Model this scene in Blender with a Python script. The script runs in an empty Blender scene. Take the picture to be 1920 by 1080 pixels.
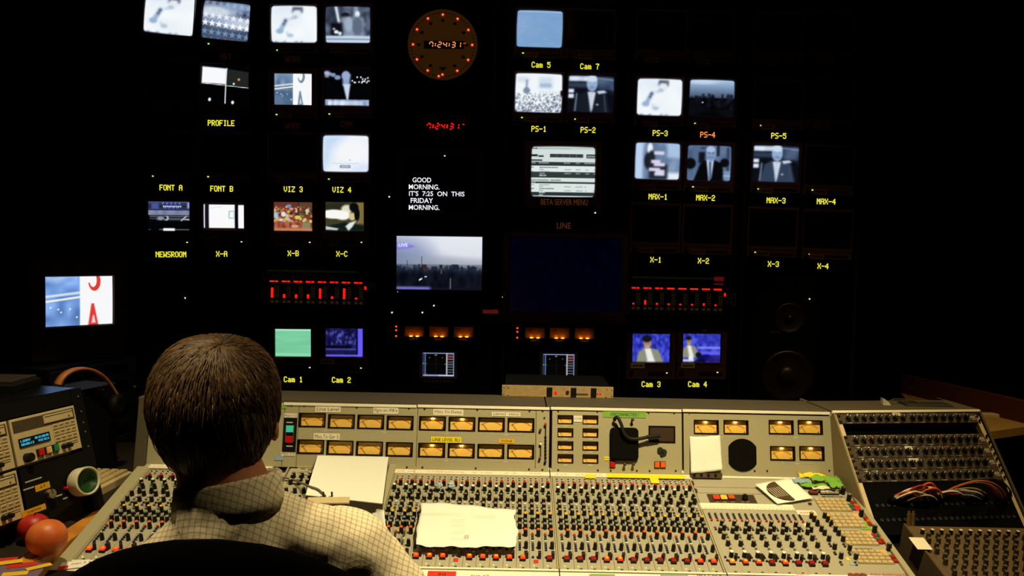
import bpy, bmesh, math, random
import numpy as np
from mathutils import Matrix, Vector
random.seed(7)
rng = np.random.default_rng(7)
scene = bpy.context.scene
PI = math.pi

# ------------------------------------------------------------------ camera
FOC = 1600.0                                  # focal length in pixels of the 1920x1080 frame
CAM = Vector((0.0, 0.0, 1.45))
PITCH = math.atan(82 / FOC)
ROLL = 0.020
_f = Vector((0, math.cos(PITCH), -math.sin(PITCH)))
_r0 = Vector((1, 0, 0)); _u0 = _r0.cross(_f)
_r = _r0 * math.cos(ROLL) + _u0 * math.sin(ROLL)
_u = _r.cross(_f)
cam_data = bpy.data.cameras.new('camera')
cam_data.sensor_width = 36.0
cam_data.lens = 36.0 * FOC / 1920.0
cam_data.clip_start = 0.02
cam = bpy.data.objects.new('camera', cam_data)
cam.matrix_world = Matrix(((_r.x, _u.x, -_f.x, CAM.x), (_r.y, _u.y, -_f.y, CAM.y), (_r.z, _u.z, -_f.z, CAM.z), (0, 0, 0, 1)))
scene.collection.objects.link(cam)
scene.camera = cam

# ------------------------------------------------------------------ view, world, lamps
scene.view_settings.view_transform = 'Standard'
scene.view_settings.look = 'None'
scene.view_settings.exposure = 0.0
scene.view_settings.gamma = 1.0
scene.view_settings.use_curve_mapping = False
world = bpy.data.worlds.new('world'); scene.world = world
world.use_nodes = True
world.node_tree.nodes['Background'].inputs[0].default_value = (0.004, 0.0022, 0.0008, 1)
world.node_tree.nodes['Background'].inputs[1].default_value = 0.25

def spot(name, loc, target, power, size_deg, blend, radius, col):
    l = bpy.data.lights.new(name, 'SPOT')
    l.energy = power; l.spot_size = math.radians(size_deg); l.spot_blend = blend
    l.shadow_soft_size = radius; l.color = col
    o = bpy.data.objects.new(name, l)
    o.location = loc
    o.rotation_euler = (Vector(target) - Vector(loc)).to_track_quat('-Z', 'Y').to_euler()
    scene.collection.objects.link(o)
    return o
WARM = (1.0, 0.825, 0.44)
spot('console_downlight', (0.50, 1.20, 2.62), (0.24, 1.97, 0.8), 280, 69, 1.0, 0.05, WARM)
spot('operator_downlight', (-0.74, 0.98, 2.66), (-0.42, 1.24, 1.0), 105, 46, 1.0, 0.05, WARM)
spot('side_downlight', (1.5, 2.3, 2.62), (1.55, 2.6, 0.8), 62, 80, 1.0, 0.08, (1.0, 0.70, 0.26))
spot('desk_downlight', (-0.85, 1.75, 2.62), (-1.15, 2.1, 0.85), 105, 56, 1.0, 0.05, WARM)
spot('rack_wash', (1.0, 2.35, 2.66), (1.0, 3.5, 1.3), 9, 46, 1.0, 0.05, (1.0, 0.55, 0.2))
spot('wall_fill', (-0.1, 2.2, 2.7), (-0.1, 3.5, 1.6), 3.5, 100, 1.0, 0.1, (1.0, 0.5, 0.18))  # added weak fill that lets plates and bezels show, no fixture of the room

# ------------------------------------------------------------------ materials
def lin(c):
    return tuple(((v / 255) / 12.92 if v / 255 <= 0.04045 else ((v / 255 + 0.055) / 1.055) ** 2.4) for v in c)

MATS = {}
def mat(name, rgb, rough=0.6, metal=0.0, var=0.12, scale=60.0, spec=0.4, bump=0.0):
    """painted / plastic surface with a little procedural unevenness of colour"""
    if name in MATS: return MATS[name]
    m = bpy.data.materials.new(name); m.use_nodes = True
    nt = m.node_tree; b = nt.nodes['Principled BSDF']
    c = lin(rgb)
    tc = nt.nodes.new('ShaderNodeTexCoord')
    nz = nt.nodes.new('ShaderNodeTexNoise'); nz.inputs['Scale'].default_value = scale; nz.inputs['Detail'].default_value = 2
    nt.links.new(tc.outputs['Object'], nz.inputs['Vector'])
    rp = nt.nodes.new('ShaderNodeValToRGB')
    rp.color_ramp.elements[0].position = 0.3; rp.color_ramp.elements[1].position = 0.7
    rp.color_ramp.elements[0].color = tuple(v * (1 - var) for v in c) + (1,)
    rp.color_ramp.elements[1].color = tuple(min(1, v * (1 + var)) for v in c) + (1,)
    nt.links.new(nz.outputs['Fac'], rp.inputs['Fac'])
    nt.links.new(rp.outputs['Color'], b.inputs['Base Color'])
    b.inputs['Roughness'].default_value = rough; b.inputs['Metallic'].default_value = metal
    b.inputs['Specular IOR Level'].default_value = spec
    if bump:
        bp = nt.nodes.new('ShaderNodeBump'); bp.inputs['Strength'].default_value = bump; bp.inputs['Distance'].default_value = 0.002
        nt.links.new(nz.outputs['Fac'], bp.inputs['Height']); nt.links.new(bp.outputs['Normal'], b.inputs['Normal'])
    MATS[name] = m
    return m
def emit(name, rgb, strength=1.0):
    if name in MATS: return MATS[name]
    m = bpy.data.materials.new(name); m.use_nodes = True
    b = m.node_tree.nodes['Principled BSDF']
    c = lin(rgb)
    b.inputs['Base Color'].default_value = tuple(v * 0.1 for v in c) + (1,)
    b.inputs['Emission Color'].default_value = c + (1,)
    b.inputs['Emission Strength'].default_value = strength
    b.inputs['Roughness'].default_value = 0.5; b.inputs['Specular IOR Level'].default_value = 0.1
    MATS[name] = m
    return m
def picture_mat():
    m = bpy.data.materials.new('screen_picture'); m.use_nodes = True
    nt = m.node_tree; b = nt.nodes['Principled BSDF']
    a = nt.nodes.new('ShaderNodeAttribute'); a.attribute_name = 'picture'
    tc = nt.nodes.new('ShaderNodeTexCoord')
    nz = nt.nodes.new('ShaderNodeTexNoise'); nz.inputs['Scale'].default_value = 900; nz.inputs['Detail'].default_value = 1
    nt.links.new(tc.outputs['Object'], nz.inputs['Vector'])
    mr = nt.nodes.new('ShaderNodeMapRange'); mr.inputs['To Min'].default_value = 0.86; mr.inputs['To Max'].default_value = 1.10
    nt.links.new(nz.outputs['Fac'], mr.inputs['Value'])
    b.inputs['Base Color'].default_value = (0.004, 0.004, 0.004, 1)
    b.inputs['Roughness'].default_value = 0.25; b.inputs['Specular IOR Level'].default_value = 0.3
    nt.links.new(a.outputs['Color'], b.inputs['Emission Color'])
    nt.links.new(mr.outputs['Result'], b.inputs['Emission Strength'])
    return m
PICMAT = picture_mat()

BLACK = mat('black_plastic', (14, 13, 12), 0.6, spec=0.15)
VOID = mat('matt_black_paint', (7, 7, 7), 0.85, spec=0.05)
RACKBLK = mat('rack_black_metal', (10, 9, 8), 0.7, spec=0.1)
BEZEL = mat('monitor_bezel', (70, 50, 34), 0.7, spec=0.12)
GLASS = mat('dark_tube_glass', (5, 5, 6), 0.18, spec=0.25)
GREY = mat('console_grey_paint', (164, 156, 125), 0.6, var=0.05, scale=250, spec=0.25)
GREYD = mat('console_cover_brown_grey', (84, 76, 62), 0.7, var=0.06, scale=200, spec=0.2)
GREYS = mat('channel_strip_metal', (164, 157, 136), 0.55, var=0.05, scale=250, spec=0.3)
SEAM = mat('dark_seam_gap', (40, 36, 30), 0.8, spec=0.1)  # one dark tone for seams, slots and the bed
CREAM = mat('cream_write_on_strip', (236, 228, 205), 0.55, var=0.03, spec=0.3)
KNOB = mat('knob_black', (13, 12, 11), 0.45, spec=0.3)
KTOP = mat('knob_tan_top', (146, 138, 118), 0.5)
KNOBTOP = mat('knob_pale_top', (196, 190, 176), 0.5)
WHITE = mat('cap_white', (236, 232, 220), 0.5)
RED = mat('cap_red', (186, 30, 16), 0.45)
BLUE = mat('cap_blue', (38, 44, 92), 0.5)
GREEN = mat('cap_green', (30, 92, 46), 0.5)
YEL = mat('cap_yellow', (240, 178, 20), 0.45)
ORG = mat('cap_orange', (232, 96, 14), 0.45)
GRYCAP = mat('cap_grey', (120, 118, 110), 0.5)
DGREY = mat('cap_dark_grey', (58, 56, 52), 0.5)
TEAL = mat('cap_grey_green', (104, 122, 110), 0.5)
SCREW = mat('screw_dark', (62, 44, 32), 0.4, metal=0.5)
STEEL = mat('bright_steel', (190, 184, 172), 0.3, metal=0.9)
PAPER = mat('white_paper', (236, 236, 226), 0.8, var=0.02, scale=400, spec=0.1)
INK = mat('pencil_ink', (96, 88, 74), 0.8)
INKR = mat('red_ink', (196, 70, 50), 0.8)
TAPEW = mat('masking_tape_white', (226, 216, 192), 0.75, var=0.04)
TAPEY = mat('yellow_tape', (236, 214, 30), 0.7, var=0.05)
TAPEO = mat('amber_tape', (226, 168, 22), 0.7, var=0.05)
TAPEG = mat('green_tape', (116, 170, 58), 0.7, var=0.08)
TAPEB = mat('pale_blue_tape', (140, 166, 186), 0.7, var=0.05)
AMBER = mat('meter_face_amber', (244, 194, 88), 0.7, var=0.05)
FRAME = mat('meter_frame_dark', (20, 10, 6), 0.7, spec=0.05)
NEEDLE = mat('needle_dark', (60, 34, 12), 0.6)
SCALER = mat('meter_scale_red', (190, 66, 24), 0.7)
BEIGE = mat('equipment_beige', (206, 186, 140), 0.6, var=0.04)
BEIGED = mat('equipment_brown_band', (78, 62, 44), 0.6)
WOOD = mat('orange_wood_edge', (196, 128, 44), 0.5, var=0.2, scale=30)
DESKM = mat('dark_laminate', (40, 31, 22), 0.65, var=0.15, scale=40, spec=0.2)
ANTH = mat('rack_panel_anthracite', (70, 58, 44), 0.6, var=0.08, spec=0.25)
LED_G = emit('led_green', (170, 235, 90), 1.6)
LED_Y = emit('led_yellow_green', (225, 240, 110), 1.4)
LED_R = emit('led_red', (255, 26, 8), 1.2)
LED_RB = emit('led_red_bright', (255, 150, 90), 1.3)
LED_W = emit('led_warm_white', (235, 230, 150), 1.2)
LED_A = emit('led_amber', (255, 170, 40), 1.2)
DOTY = emit('label_dots_yellow', (246, 238, 66), 1.0)
DOTO = emit('label_dots_orange', (255, 150, 70), 1.0)
DOTD = emit('label_dots_dim', (34, 9, 4), 0.7)
ENGR = emit('backlit_legend_brown', (96, 46, 8), 0.8)
PLATE = mat('brass_plate', (92, 66, 36), 0.5, spec=0.3)
PLATEL = mat('pale_plate', (170, 150, 104), 0.5)
BULB = emit('meter_bulb', (255, 205, 100), 16.0)
BULBW = emit('wall_meter_bulb', (255, 140, 25), 9.0)
LIT_R = emit('button_lit_red', (255, 66, 22), 1.0)
LIT_O = emit('button_lit_orange', (255, 130, 32), 1.05)
LIT_Y = emit('button_lit_yellow', (255, 190, 50), 1.1)
DARK_R = mat('button_dark_red', (150, 14, 8), 0.4)
FLAT_R = mat('button_flat_red', (226, 44, 26), 0.45)

# ------------------------------------------------------------------ pixel rays and planes of the place
def ray(px, py):
    return (_f + _r * ((px - 960) / FOC) - _u * ((py - 540) / FOC))
def P(px, py, y):
    """the point on the sight line of a pixel at world depth y"""
    d = ray(px, py)
    return CAM + d * (y / d.y)
class Frame:
    """a plane of the place: origin, u to the right, v up along it, n out of it"""
    def __init__(s, o, u, v):
        s.o = Vector(o); s.u = Vector(u).normalized(); s.v = Vector(v).normalized(); s.n = s.u.cross(s.v).normalized()
    def uv(s, px, py, lift=0.0):
        d = ray(px, py)
        t = (s.o + s.n * lift - CAM).dot(s.n) / d.dot(s.n)
        q = CAM + d * t - s.o
        return q.dot(s.u), q.dot(s.v)
    def pt(s, u, v, w=0.0):
        return s.o + s.u * u + s.v * v + s.n * w
    def Muv(s, u, v, w=0.0, rot=0.0):
        a = s.u * math.cos(rot) + s.v * math.sin(rot); b = s.n.cross(a); q = s.pt(u, v, w)
        return Matrix(((a.x, b.x, s.n.x, q.x), (a.y, b.y, s.n.y, q.y), (a.z, b.z, s.n.z, q.z), (0, 0, 0, 1)))
    def M(s, px, py, lift=0.0, rot=0.0):
        u, v = s.uv(px, py, lift)
        return s.Muv(u, v, lift, rot)
    def s(self, px, py):
        u, v = self.uv(px, py)
        return (self.pt(u, v) - CAM).dot(_f) / FOC

def box_between(frame, x0, y0, x1, y1):
    """(u0, u1, v0, v1) of a pixel rectangle laid on a plane"""
    a = frame.uv(x0, (y0 + y1) / 2)[0]; b = frame.uv(x1, (y0 + y1) / 2)[0]
    c = frame.uv((x0 + x1) / 2, y1)[1]; d = frame.uv((x0 + x1) / 2, y0)[1]
    return a, b, c, d

WALL = Frame((0, 3.5, 1.2), (1, 0, 0), (0, 0, 1))
_vs = ray(955, 45); _vs.x = 0
SURF = Frame(P(960, 890, 2.38), (1, 0, 0), _vs)
BRIDGE = Frame(P(960, 886, 2.39), (1, 0, 0), (0, math.cos(math.radians(78.6)), math.sin(math.radians(78.6))))

# ------------------------------------------------------------------ mesh building
I4 = Matrix.Identity(4)
class MB:
    def __init__(s): s.v = []; s.f = []; s.m = []
    def add(s, vs, fs, mi=0, M=None):
        k = len(s.v)
        s.v += [tuple(M @ Vector(q)) for q in vs] if M is not None else [tuple(q) for q in vs]
        s.f += [tuple(i + k for i in f) for f in fs]
        s.m += [mi] * len(fs)
        return s
    def box(s, x0, x1, y0, y1, z0, z1, mi=0, c=0.0, M=None):
        if c <= 0:
            v = [(x, y, z) for z in (z0, z1) for y in (y0, y1) for x in (x0, x1)]
            f = [(0, 2, 3, 1), (4, 5, 7, 6), (0, 1, 5, 4), (2, 6, 7, 3), (0, 4, 6, 2), (1, 3, 7, 5)]
        else:                                                        # chamfered front (z1) edge
            q = lambda a, z: [(x0 + a, y0 + a, z), (x1 - a, y0 + a, z), (x1 - a, y1 - a, z), (x0 + a, y1 - a, z)]
            v = q(0, z0) + q(0, z1 - c) + q(c, z1)
            f = [(3, 2, 1, 0), (8, 9, 10, 11)]
            for k in (0, 4):
                for i in range(4):
                    j = (i + 1) % 4; f.append((k + i, k + j, k + 4 + j, k + 4 + i))
        return s.add(v, f, mi, M)
    def ring(s, ax, ay, ix, iy, z0, z1, zi, mi=0, M=None):
        """rectangular frame: outer half sizes, inner half sizes at the front, sloping in to depth zi"""
        q = lambda a, b, z: [(-a, -b, z), (a, -b, z), (a, b, z), (-a, b, z)]
        v = q(ax, ay, z0) + q(ax, ay, z1) + q(ix, iy, z1) + q(ix * 0.97, iy * 0.97, zi)
        f = []
        for k in (0, 4, 8):
            for i in range(4):
                j = (i + 1) % 4; f.append((k + i, k + j, k + 4 + j, k + 4 + i))
        return s.add(v, f, mi, M)
    def cyl(s, cx, cy, z0, z1, r0, r1=None, n=12, mi=0, top=None, M=None):
        r1 = r0 if r1 is None else r1
        v = [(cx + r * math.cos(2 * PI * i / n), cy + r * math.sin(2 * PI * i / n), z) for r, z in ((r0, z0), (r1, z1)) for i in range(n)]
        s.add(v, [(i, (i + 1) % n, n + (i + 1) % n, n + i) for i in range(n)], mi, M)
        s.add(v[n:], [tuple(range(n))], mi if top is None else top, M)
        s.add(v[:n], [tuple(range(n))[::-1]], mi, M)
        return s
    def lathe(s, prof, n=24, mi=0, M=None):
        v = [(r * math.cos(2 * PI * i / n), r * math.sin(2 * PI * i / n), z) for r, z in prof for i in range(n)]
        f = [(k * n + i, k * n + (i + 1) % n, (k + 1) * n + (i + 1) % n, (k + 1) * n + i) for k in range(len(prof) - 1) for i in range(n)]
        return s.add(v, f, mi, M)
    def ell(s, c, r, nu=16, nv=10, mi=0, M=None):
        v = [(c[0], c[1], c[2] - r[2])]; f = []
        for j in range(1, nv):
            a = -PI / 2 + PI * j / nv
            v += [(c[0] + r[0] * math.cos(a) * math.cos(2 * PI * i / nu), c[1] + r[1] * math.cos(a) * math.sin(2 * PI * i / nu), c[2] + r[2] * math.sin(a)) for i in range(nu)]
        v.append((c[0], c[1], c[2] + r[2])); e = len(v) - 1
        for i in range(nu):
            j = (i + 1) % nu
            f.append((0, 1 + j, 1 + i)); f.append((e, e - nu + i, e - nu + j))
            for k in range(nv - 2): f.append((1 + k * nu + i, 1 + k * nu + j, 1 + (k + 1) * nu + j, 1 + (k + 1) * nu + i))
        return s.add(v, f, mi, M)
    def tube(s, pts, r, n=8, mi=0, M=None):
        pts = [Vector(p) for p in pts]; rs = r if isinstance(r, (list, tuple)) else [r] * len(pts)
        v = []; f = []; ref = None
        for i, p in enumerate(pts):
            t = (pts[min(i + 1, len(pts) - 1)] - pts[max(i - 1, 0)]).normalized()
            if ref is None: ref = t.orthogonal().normalized()
            a = (ref - t * ref.dot(t)).normalized(); ref = a; b = t.cross(a)
            v += [tuple(p + (a * math.cos(2 * PI * k / n) + b * math.sin(2 * PI * k / n)) * rs[i]) for k in range(n)]
        for i in range(len(pts) - 1):
            for k in range(n): f.append((i * n + k, i * n + (k + 1) % n, (i + 1) * n + (k + 1) % n, (i + 1) * n + k))
        f.append(tuple(range(n))[::-1]); f.append(tuple(range((len(pts) - 1) * n, len(pts) * n)))
        return s.add(v, f, mi, M)
    def prism(s, poly, z0, z1, mi=0, M=None):
        n = len(poly)
        v = [(x, y, z0) for x, y in poly] + [(x, y, z1) for x, y in poly]
        f = [tuple(range(n))[::-1], tuple(range(n, 2 * n))] + [(i, (i + 1) % n, n + (i + 1) % n, n + i) for i in range(n)]
        return s.add(v, f, mi, M)
    def line(s, x0, y0, x1, y1, w, z, mi=0, h=0.0004, M=None):
        """a thin raised bar lying in the plane"""
        d = Vector((x1 - x0, y1 - y0)); p = Vector((-d.y, d.x)).normalized() * w / 2
        return s.prism([(x0 - p.x, y0 - p.y), (x1 - p.x, y1 - p.y), (x1 + p.x, y1 + p.y), (x0 + p.x, y0 + p.y)], z, z + h, mi, M)
    def hull8(s, lo, hi, mi=0):
        """hexahedron from two quads of points"""
        return s.add(list(lo) + list(hi), [(3, 2, 1, 0), (4, 5, 6, 7)] + [(i, (i + 1) % 4, 4 + (i + 1) % 4, 4 + i) for i in range(4)], mi)
    def mesh(s, name, mats, smooth=False):
        me = bpy.data.meshes.new(name)
        me.from_pydata(s.v, [], s.f)
        for m in mats: me.materials.append(m)
        me.polygons.foreach_set('material_index', s.m)
        if smooth: me.polygons.foreach_set('use_smooth', [True] * len(s.f))
        me.update()
        return me

WM = {}
def inst(name, mesh, parent=None, world=None, **props):
    o = bpy.data.objects.new(name, mesh)
    scene.collection.objects.link(o)
    w = world.copy() if world is not None else (WM[parent] if parent is not None else I4).copy()
    if parent is not None:
        o.parent = parent
        o.matrix_basis = WM[parent].inverted() @ w
    else:
        o.matrix_basis = w
    WM[o] = w
    for k, v in props.items(): o[k] = v
    return o
def build(mb, name, mats, parent=None, world=None, smooth=False, **props):
    if not isinstance(mats, (list, tuple)): mats = [mats]
    return inst(name, mb.mesh(name, mats, smooth), parent, world, **props)
def thing(name, label, cat, world, group=None):
    o = inst(name, None, None, world)
    o.empty_display_size = 0.05
    o['label'] = label; o['category'] = cat
    if group: o['group'] = group
    return o
def tag(o, label, cat, group=None):
    o['label'] = label; o['category'] = cat
    if group: o['group'] = group
    return o
def struct(mb, name, m):
    return build(mb, name, m, kind='structure')
def T(x, y, z): return Matrix.Translation((x, y, z))
def smooth_by_angle(o, deg=40):
    o.data.polygons.foreach_set('use_smooth', [True] * len(o.data.polygons))
    o.data.set_sharp_from_angle(angle=math.radians(deg))

# ------------------------------------------------------------------ lettering
DOTS = {
 'A': '01110 10001 10001 11111 10001 10001 10001', 'B': '11110 10001 10001 11110 10001 10001 11110',
 'C': '01110 10001 10000 10000 10000 10001 01110', 'E': '11111 10000 10000 11110 10000 10000 11111',
 'F': '11111 10000 10000 11110 10000 10000 10000', 'I': '01110 00100 00100 00100 00100 00100 01110',
 'L': '10000 10000 10000 10000 10000 10000 11111', 'M': '10001 11011 10101 10101 10001 10001 10001',
 'N': '10001 11001 10101 10011 10001 10001 10001', 'O': '01110 10001 10001 10001 10001 10001 01110',
 'P': '11110 10001 10001 11110 10000 10000 10000', 'R': '11110 10001 10001 11110 10100 10010 10001',
 'S': '01111 10000 10000 01110 00001 00001 11110', 'T': '11111 00100 00100 00100 00100 00100 00100',
 'V': '10001 10001 10001 10001 10001 01010 00100', 'W': '10001 10001 10001 10101 10101 11011 10001',
 'X': '10001 10001 01010 00100 01010 10001 10001', 'Z': '11111 00001 00010 00100 01000 10000 11111',
 'a': '00000 00000 01110 00001 01111 10001 01111', 'm': '00000 00000 11010 10101 10101 10101 10101',
 '1': '00100 01100 00100 00100 00100 00100 01110', '2': '01110 10001 00001 00110 01000 10000 11111',
 '3': '01110 10001 00001 00110 00001 10001 01110', '4': '00010 00110 01010 10010 11111 00010 00010',
 '5': '11111 10000 11110 00001 00001 10001 01110', '7': '11111 00001 00010 00100 00100 00100 00100',
 '-': '00000 00000 00000 11111 00000 00000 00000', ' ': '00000 00000 00000 00000 00000 00000 00000'}
def dot_text(txt, adv, h):
    """dot-matrix lettering centred on the origin; adv = advance per character, h = letter height"""
    mb = MB(); cw = adv / 6.2; ch = h / 7; x0 = -adv * len(txt) / 2
    for k, c in enumerate(txt):
        rows = DOTS[c].split()
        for r, row in enumerate(rows):
            for q, b in enumerate(row):
                if b == '1':
                    x = x0 + k * adv + (q + 0.6) * cw; y = h / 2 - (r + 0.5) * ch
                    mb.box(x - cw * 0.62, x + cw * 0.62, y - ch * 0.56, y + ch * 0.56, 0, 0.0015)
    return mb
_txt = {}
def text_mesh(s, m, shear=0.0, bold=0.0):
    key = (s, m.name, shear, bold)
    if key in _txt: return _txt[key]
    cu = bpy.data.curves.new('lettering', 'FONT')
    cu.body = s; cu.size = 1.0; cu.align_x = 'CENTER'; cu.align_y = 'CENTER'; cu.shear = shear; cu.extrude = 0.002; cu.offset = bold
    cu.resolution_u = 3
    o = bpy.data.objects.new('lettering', cu)
    me = bpy.data.meshes.new_from_object(o)
    bpy.data.objects.remove(o); bpy.data.curves.remove(cu)
    me.materials.clear(); me.materials.append(m)
    _txt[key] = me
    return me
def text(s, parent, world, width, height, m, shear=0.0, bold=0.0, name='lettering', **props):
    """lettering stretched to a width and a cap height"""
    me = text_mesh(s, m, shear, bold)
    xs = [v.co.x for v in me.vertices]; ys = [v.co.y for v in me.vertices]
    w = max(xs) - min(xs); h = max(ys) - min(ys)
    cx = (max(xs) + min(xs)) / 2; cy = (max(ys) + min(ys)) / 2
    sx = width / w; sy = height / h
    M = world @ T(-cx * sx, -cy * sy, 0.0003) @ Matrix.Diagonal((sx, sy, min(sx, sy), 1))
    return inst(name, me, parent, M, **props)

# ------------------------------------------------------------------ pictures shown on screens
class Pic:
    """a small soft image painted shape by shape; x, y run 0..1 from the top left corner"""
    def __init__(s, nx, ny, base=(0, 0, 0)):
        s.nx, s.ny = nx, ny
        s.x, s.y = np.meshgrid(np.linspace(0, 1, nx), np.linspace(0, 1, ny))
        s.c = np.zeros((ny, nx, 3)) + np.array(base, float); s.asp = nx / ny
    def put(s, mask, col, a=1.0):
        k = (np.clip(mask, 0, 1) * a)[..., None]
        s.c = s.c * (1 - k) + np.array(col, float) * k
        return s
    def rect(s, x0, y0, x1, y1, col, soft=0.02, a=1.0):
        q = lambda t: np.clip(t / soft + 0.5, 0, 1)
        return s.put(q(s.x - x0) * q(x1 - s.x) * q(s.y - y0) * q(y1 - s.y), col, a)
    def ell(s, cx, cy, rx, ry, col, soft=0.2, a=1.0):
        d = np.sqrt(((s.x - cx) / rx) ** 2 + ((s.y - cy) / ry) ** 2)
        return s.put((1 - d) / soft + 0.5, col, a)
    def line(s, x0, y0, x1, y1, w, col, soft=0.02, a=1.0):
        dx, dy = x1 - x0, (y1 - y0); L = dx * dx + dy * dy
        t = np.clip(((s.x - x0) * dx + (s.y - y0) * dy) / L, 0, 1)
        d = np.sqrt((s.x - x0 - t * dx) ** 2 + ((s.y - y0 - t * dy)) ** 2)
        return s.put((w / 2 - d) / soft + 0.5, col, a)
    def poly(s, pts, col, soft=0.02, a=1.0):
        """convex polygon, points clockwise as seen"""
        m = np.ones_like(s.x)
        for (ax, ay), (bx, by) in zip(pts, pts[1:] + pts[:1]):
            L = math.hypot(bx - ax, by - ay)
            m = np.minimum(m, ((bx - ax) * (s.y - ay) - (by - ay) * (s.x - ax)) / L / soft + 0.5)
        return s.put(m, col, a)
    def star(s, cx, cy, r, col, a=1.0):
        X = (s.x - cx) * s.asp; Y = s.y - cy
        th = np.arctan2(X, -Y); rr = np.hypot(X, Y)
        t = np.abs((th + PI / 5) % (2 * PI / 5) - PI / 5)
        edge = r * 0.40 / np.maximum(0.05, np.cos(t) * 0.40 + np.sin(t) * (1 - 0.40 * math.cos(PI / 5)) / math.sin(PI / 5))
        return s.put((edge - rr) / 0.03 + 0.5, col, a)
    def grad(s, y0, c0, y1, c1, x0=0, x1=1):
        t = np.clip((s.y - y0) / (y1 - y0), 0, 1)[..., None]
        g = np.array(c0, float) * (1 - t) + np.array(c1, float) * t
        m = ((s.y >= y0) & (s.y <= y1) & (s.x >= x0) & (s.x <= x1))[..., None]
        s.c = np.where(m, g, s.c)
        return s
    def blotch(s, gx, gy, amp, x0=0, y0=0, x1=1, y1=1, tint=(1, 1, 1)):
        """uneven brightness, gx by gy cells, smoothly interpolated"""
        g = rng.uniform(-1, 1, (gy + 2, gx + 2))
        fx = s.x * gx; fy = s.y * gy; i = fx.astype(int); j = fy.astype(int); u = fx - i; v = fy - j
        b = (g[j, i] * (1 - u) + g[j, i + 1] * u) * (1 - v) + (g[j + 1, i] * (1 - u) + g[j + 1, i + 1] * u) * v
        m = ((s.x >= x0) & (s.x <= x1) & (s.y >= y0) & (s.y <= y1))
        s.c = np.clip(s.c + (b * amp * m)[..., None] * np.array(tint), 0, 255)
        return s
    def blur(s, n=1):
        for _ in range(n):
            q = np.pad(s.c, ((1, 1), (1, 1), (0, 0)), mode='edge')
            s.c = (q[:-2, 1:-1] + q[2:, 1:-1] + q[1:-1, :-2] + q[1:-1, 2:] + 2 * q[1:-1, 1:-1]) / 6
        return s
    def tube_mask(s, cr=0.10, soft=0.035, bow=0.02, mx=0.03, my=0.03):
        """rounded, slightly bowed outline of the lit area on the tube"""
        X = (s.x - 0.5) * 2; Y = (s.y - 0.5) * 2
        ax = np.abs(X) * (1 + bow * Y * Y) / (1 - mx); ay = np.abs(Y) * (1 + bow * X * X) / (1 - my)
        qx = ax - 1 + cr; qy = (ay - 1 + cr)
        d = np.hypot(np.maximum(qx, 0), np.maximum(qy, 0)) + np.minimum(np.maximum(qx, qy), 0) - cr
        return s.put(d / soft + 0.5, (6, 5, 22))
def screen_mesh(pic, w, h, bulge):
    ny, nx = pic.ny, pic.nx
    X = (pic.x - 0.5) * w; Y = (0.5 - pic.y) * h
    Z = bulge * (1 - 0.5 * ((pic.x - 0.5) * 2) ** 2 - 0.5 * ((pic.y - 0.5) * 2) ** 2)
    v = np.stack([X, Y, Z], -1).reshape(-1, 3)
    idx = np.arange(nx * ny).reshape(ny, nx)
    f = np.stack([idx[1:, :-1], idx[1:, 1:], idx[:-1, 1:], idx[:-1, :-1]], -1).reshape(-1, 4)
    me = bpy.data.meshes.new('screen')
    me.from_pydata(v.tolist(), [], f.tolist())
    at = me.attributes.new('picture', 'FLOAT_COLOR', 'POINT')
    c = np.clip(pic.c, 0, 255) / 255
    L = np.where(c <= 0.04045, c / 12.92, ((c + 0.055) / 1.055) ** 2.4)
    at.data.foreach_set('color', np.concatenate([L, np.ones((ny, nx, 1))], -1).astype(np.float32).ravel())
    me.materials.append(PICMAT)
    me.polygons.foreach_set('use_smooth', [True] * len(f))
    me.update()
    return me
# ================================================================== the room
SETBLK = mat('dark_carpet', (12, 10, 9), 0.95, spec=0.02)
WALLM = mat('dark_wall_paint', (9, 8, 7), 0.9, spec=0.03)
struct(MB().box(-3.4, 3.6, -1.8, 4.6, -0.1, 0.0), 'floor', SETBLK)
struct(MB().box(-3.4, 3.6, -1.8, 4.6, 2.9, 3.0), 'ceiling', WALLM)
struct(MB().box(-3.4, 3.6, 4.5, 4.6, 0.0, 2.9), 'wall_back', WALLM)
struct(MB().box(-3.4, -3.3, -1.8, 4.5, 0.0, 2.9), 'wall_left', WALLM)
struct(MB().box(3.5, 3.6, -1.8, 4.5, 0.0, 2.9), 'wall_right', WALLM)
struct(MB().box(-3.3, 3.5, -1.8, -1.7, 0.0, 2.9), 'wall_front', WALLM)

WS = WALL.s(960, 400)                                     # metres per pixel on the monitor wall
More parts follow.
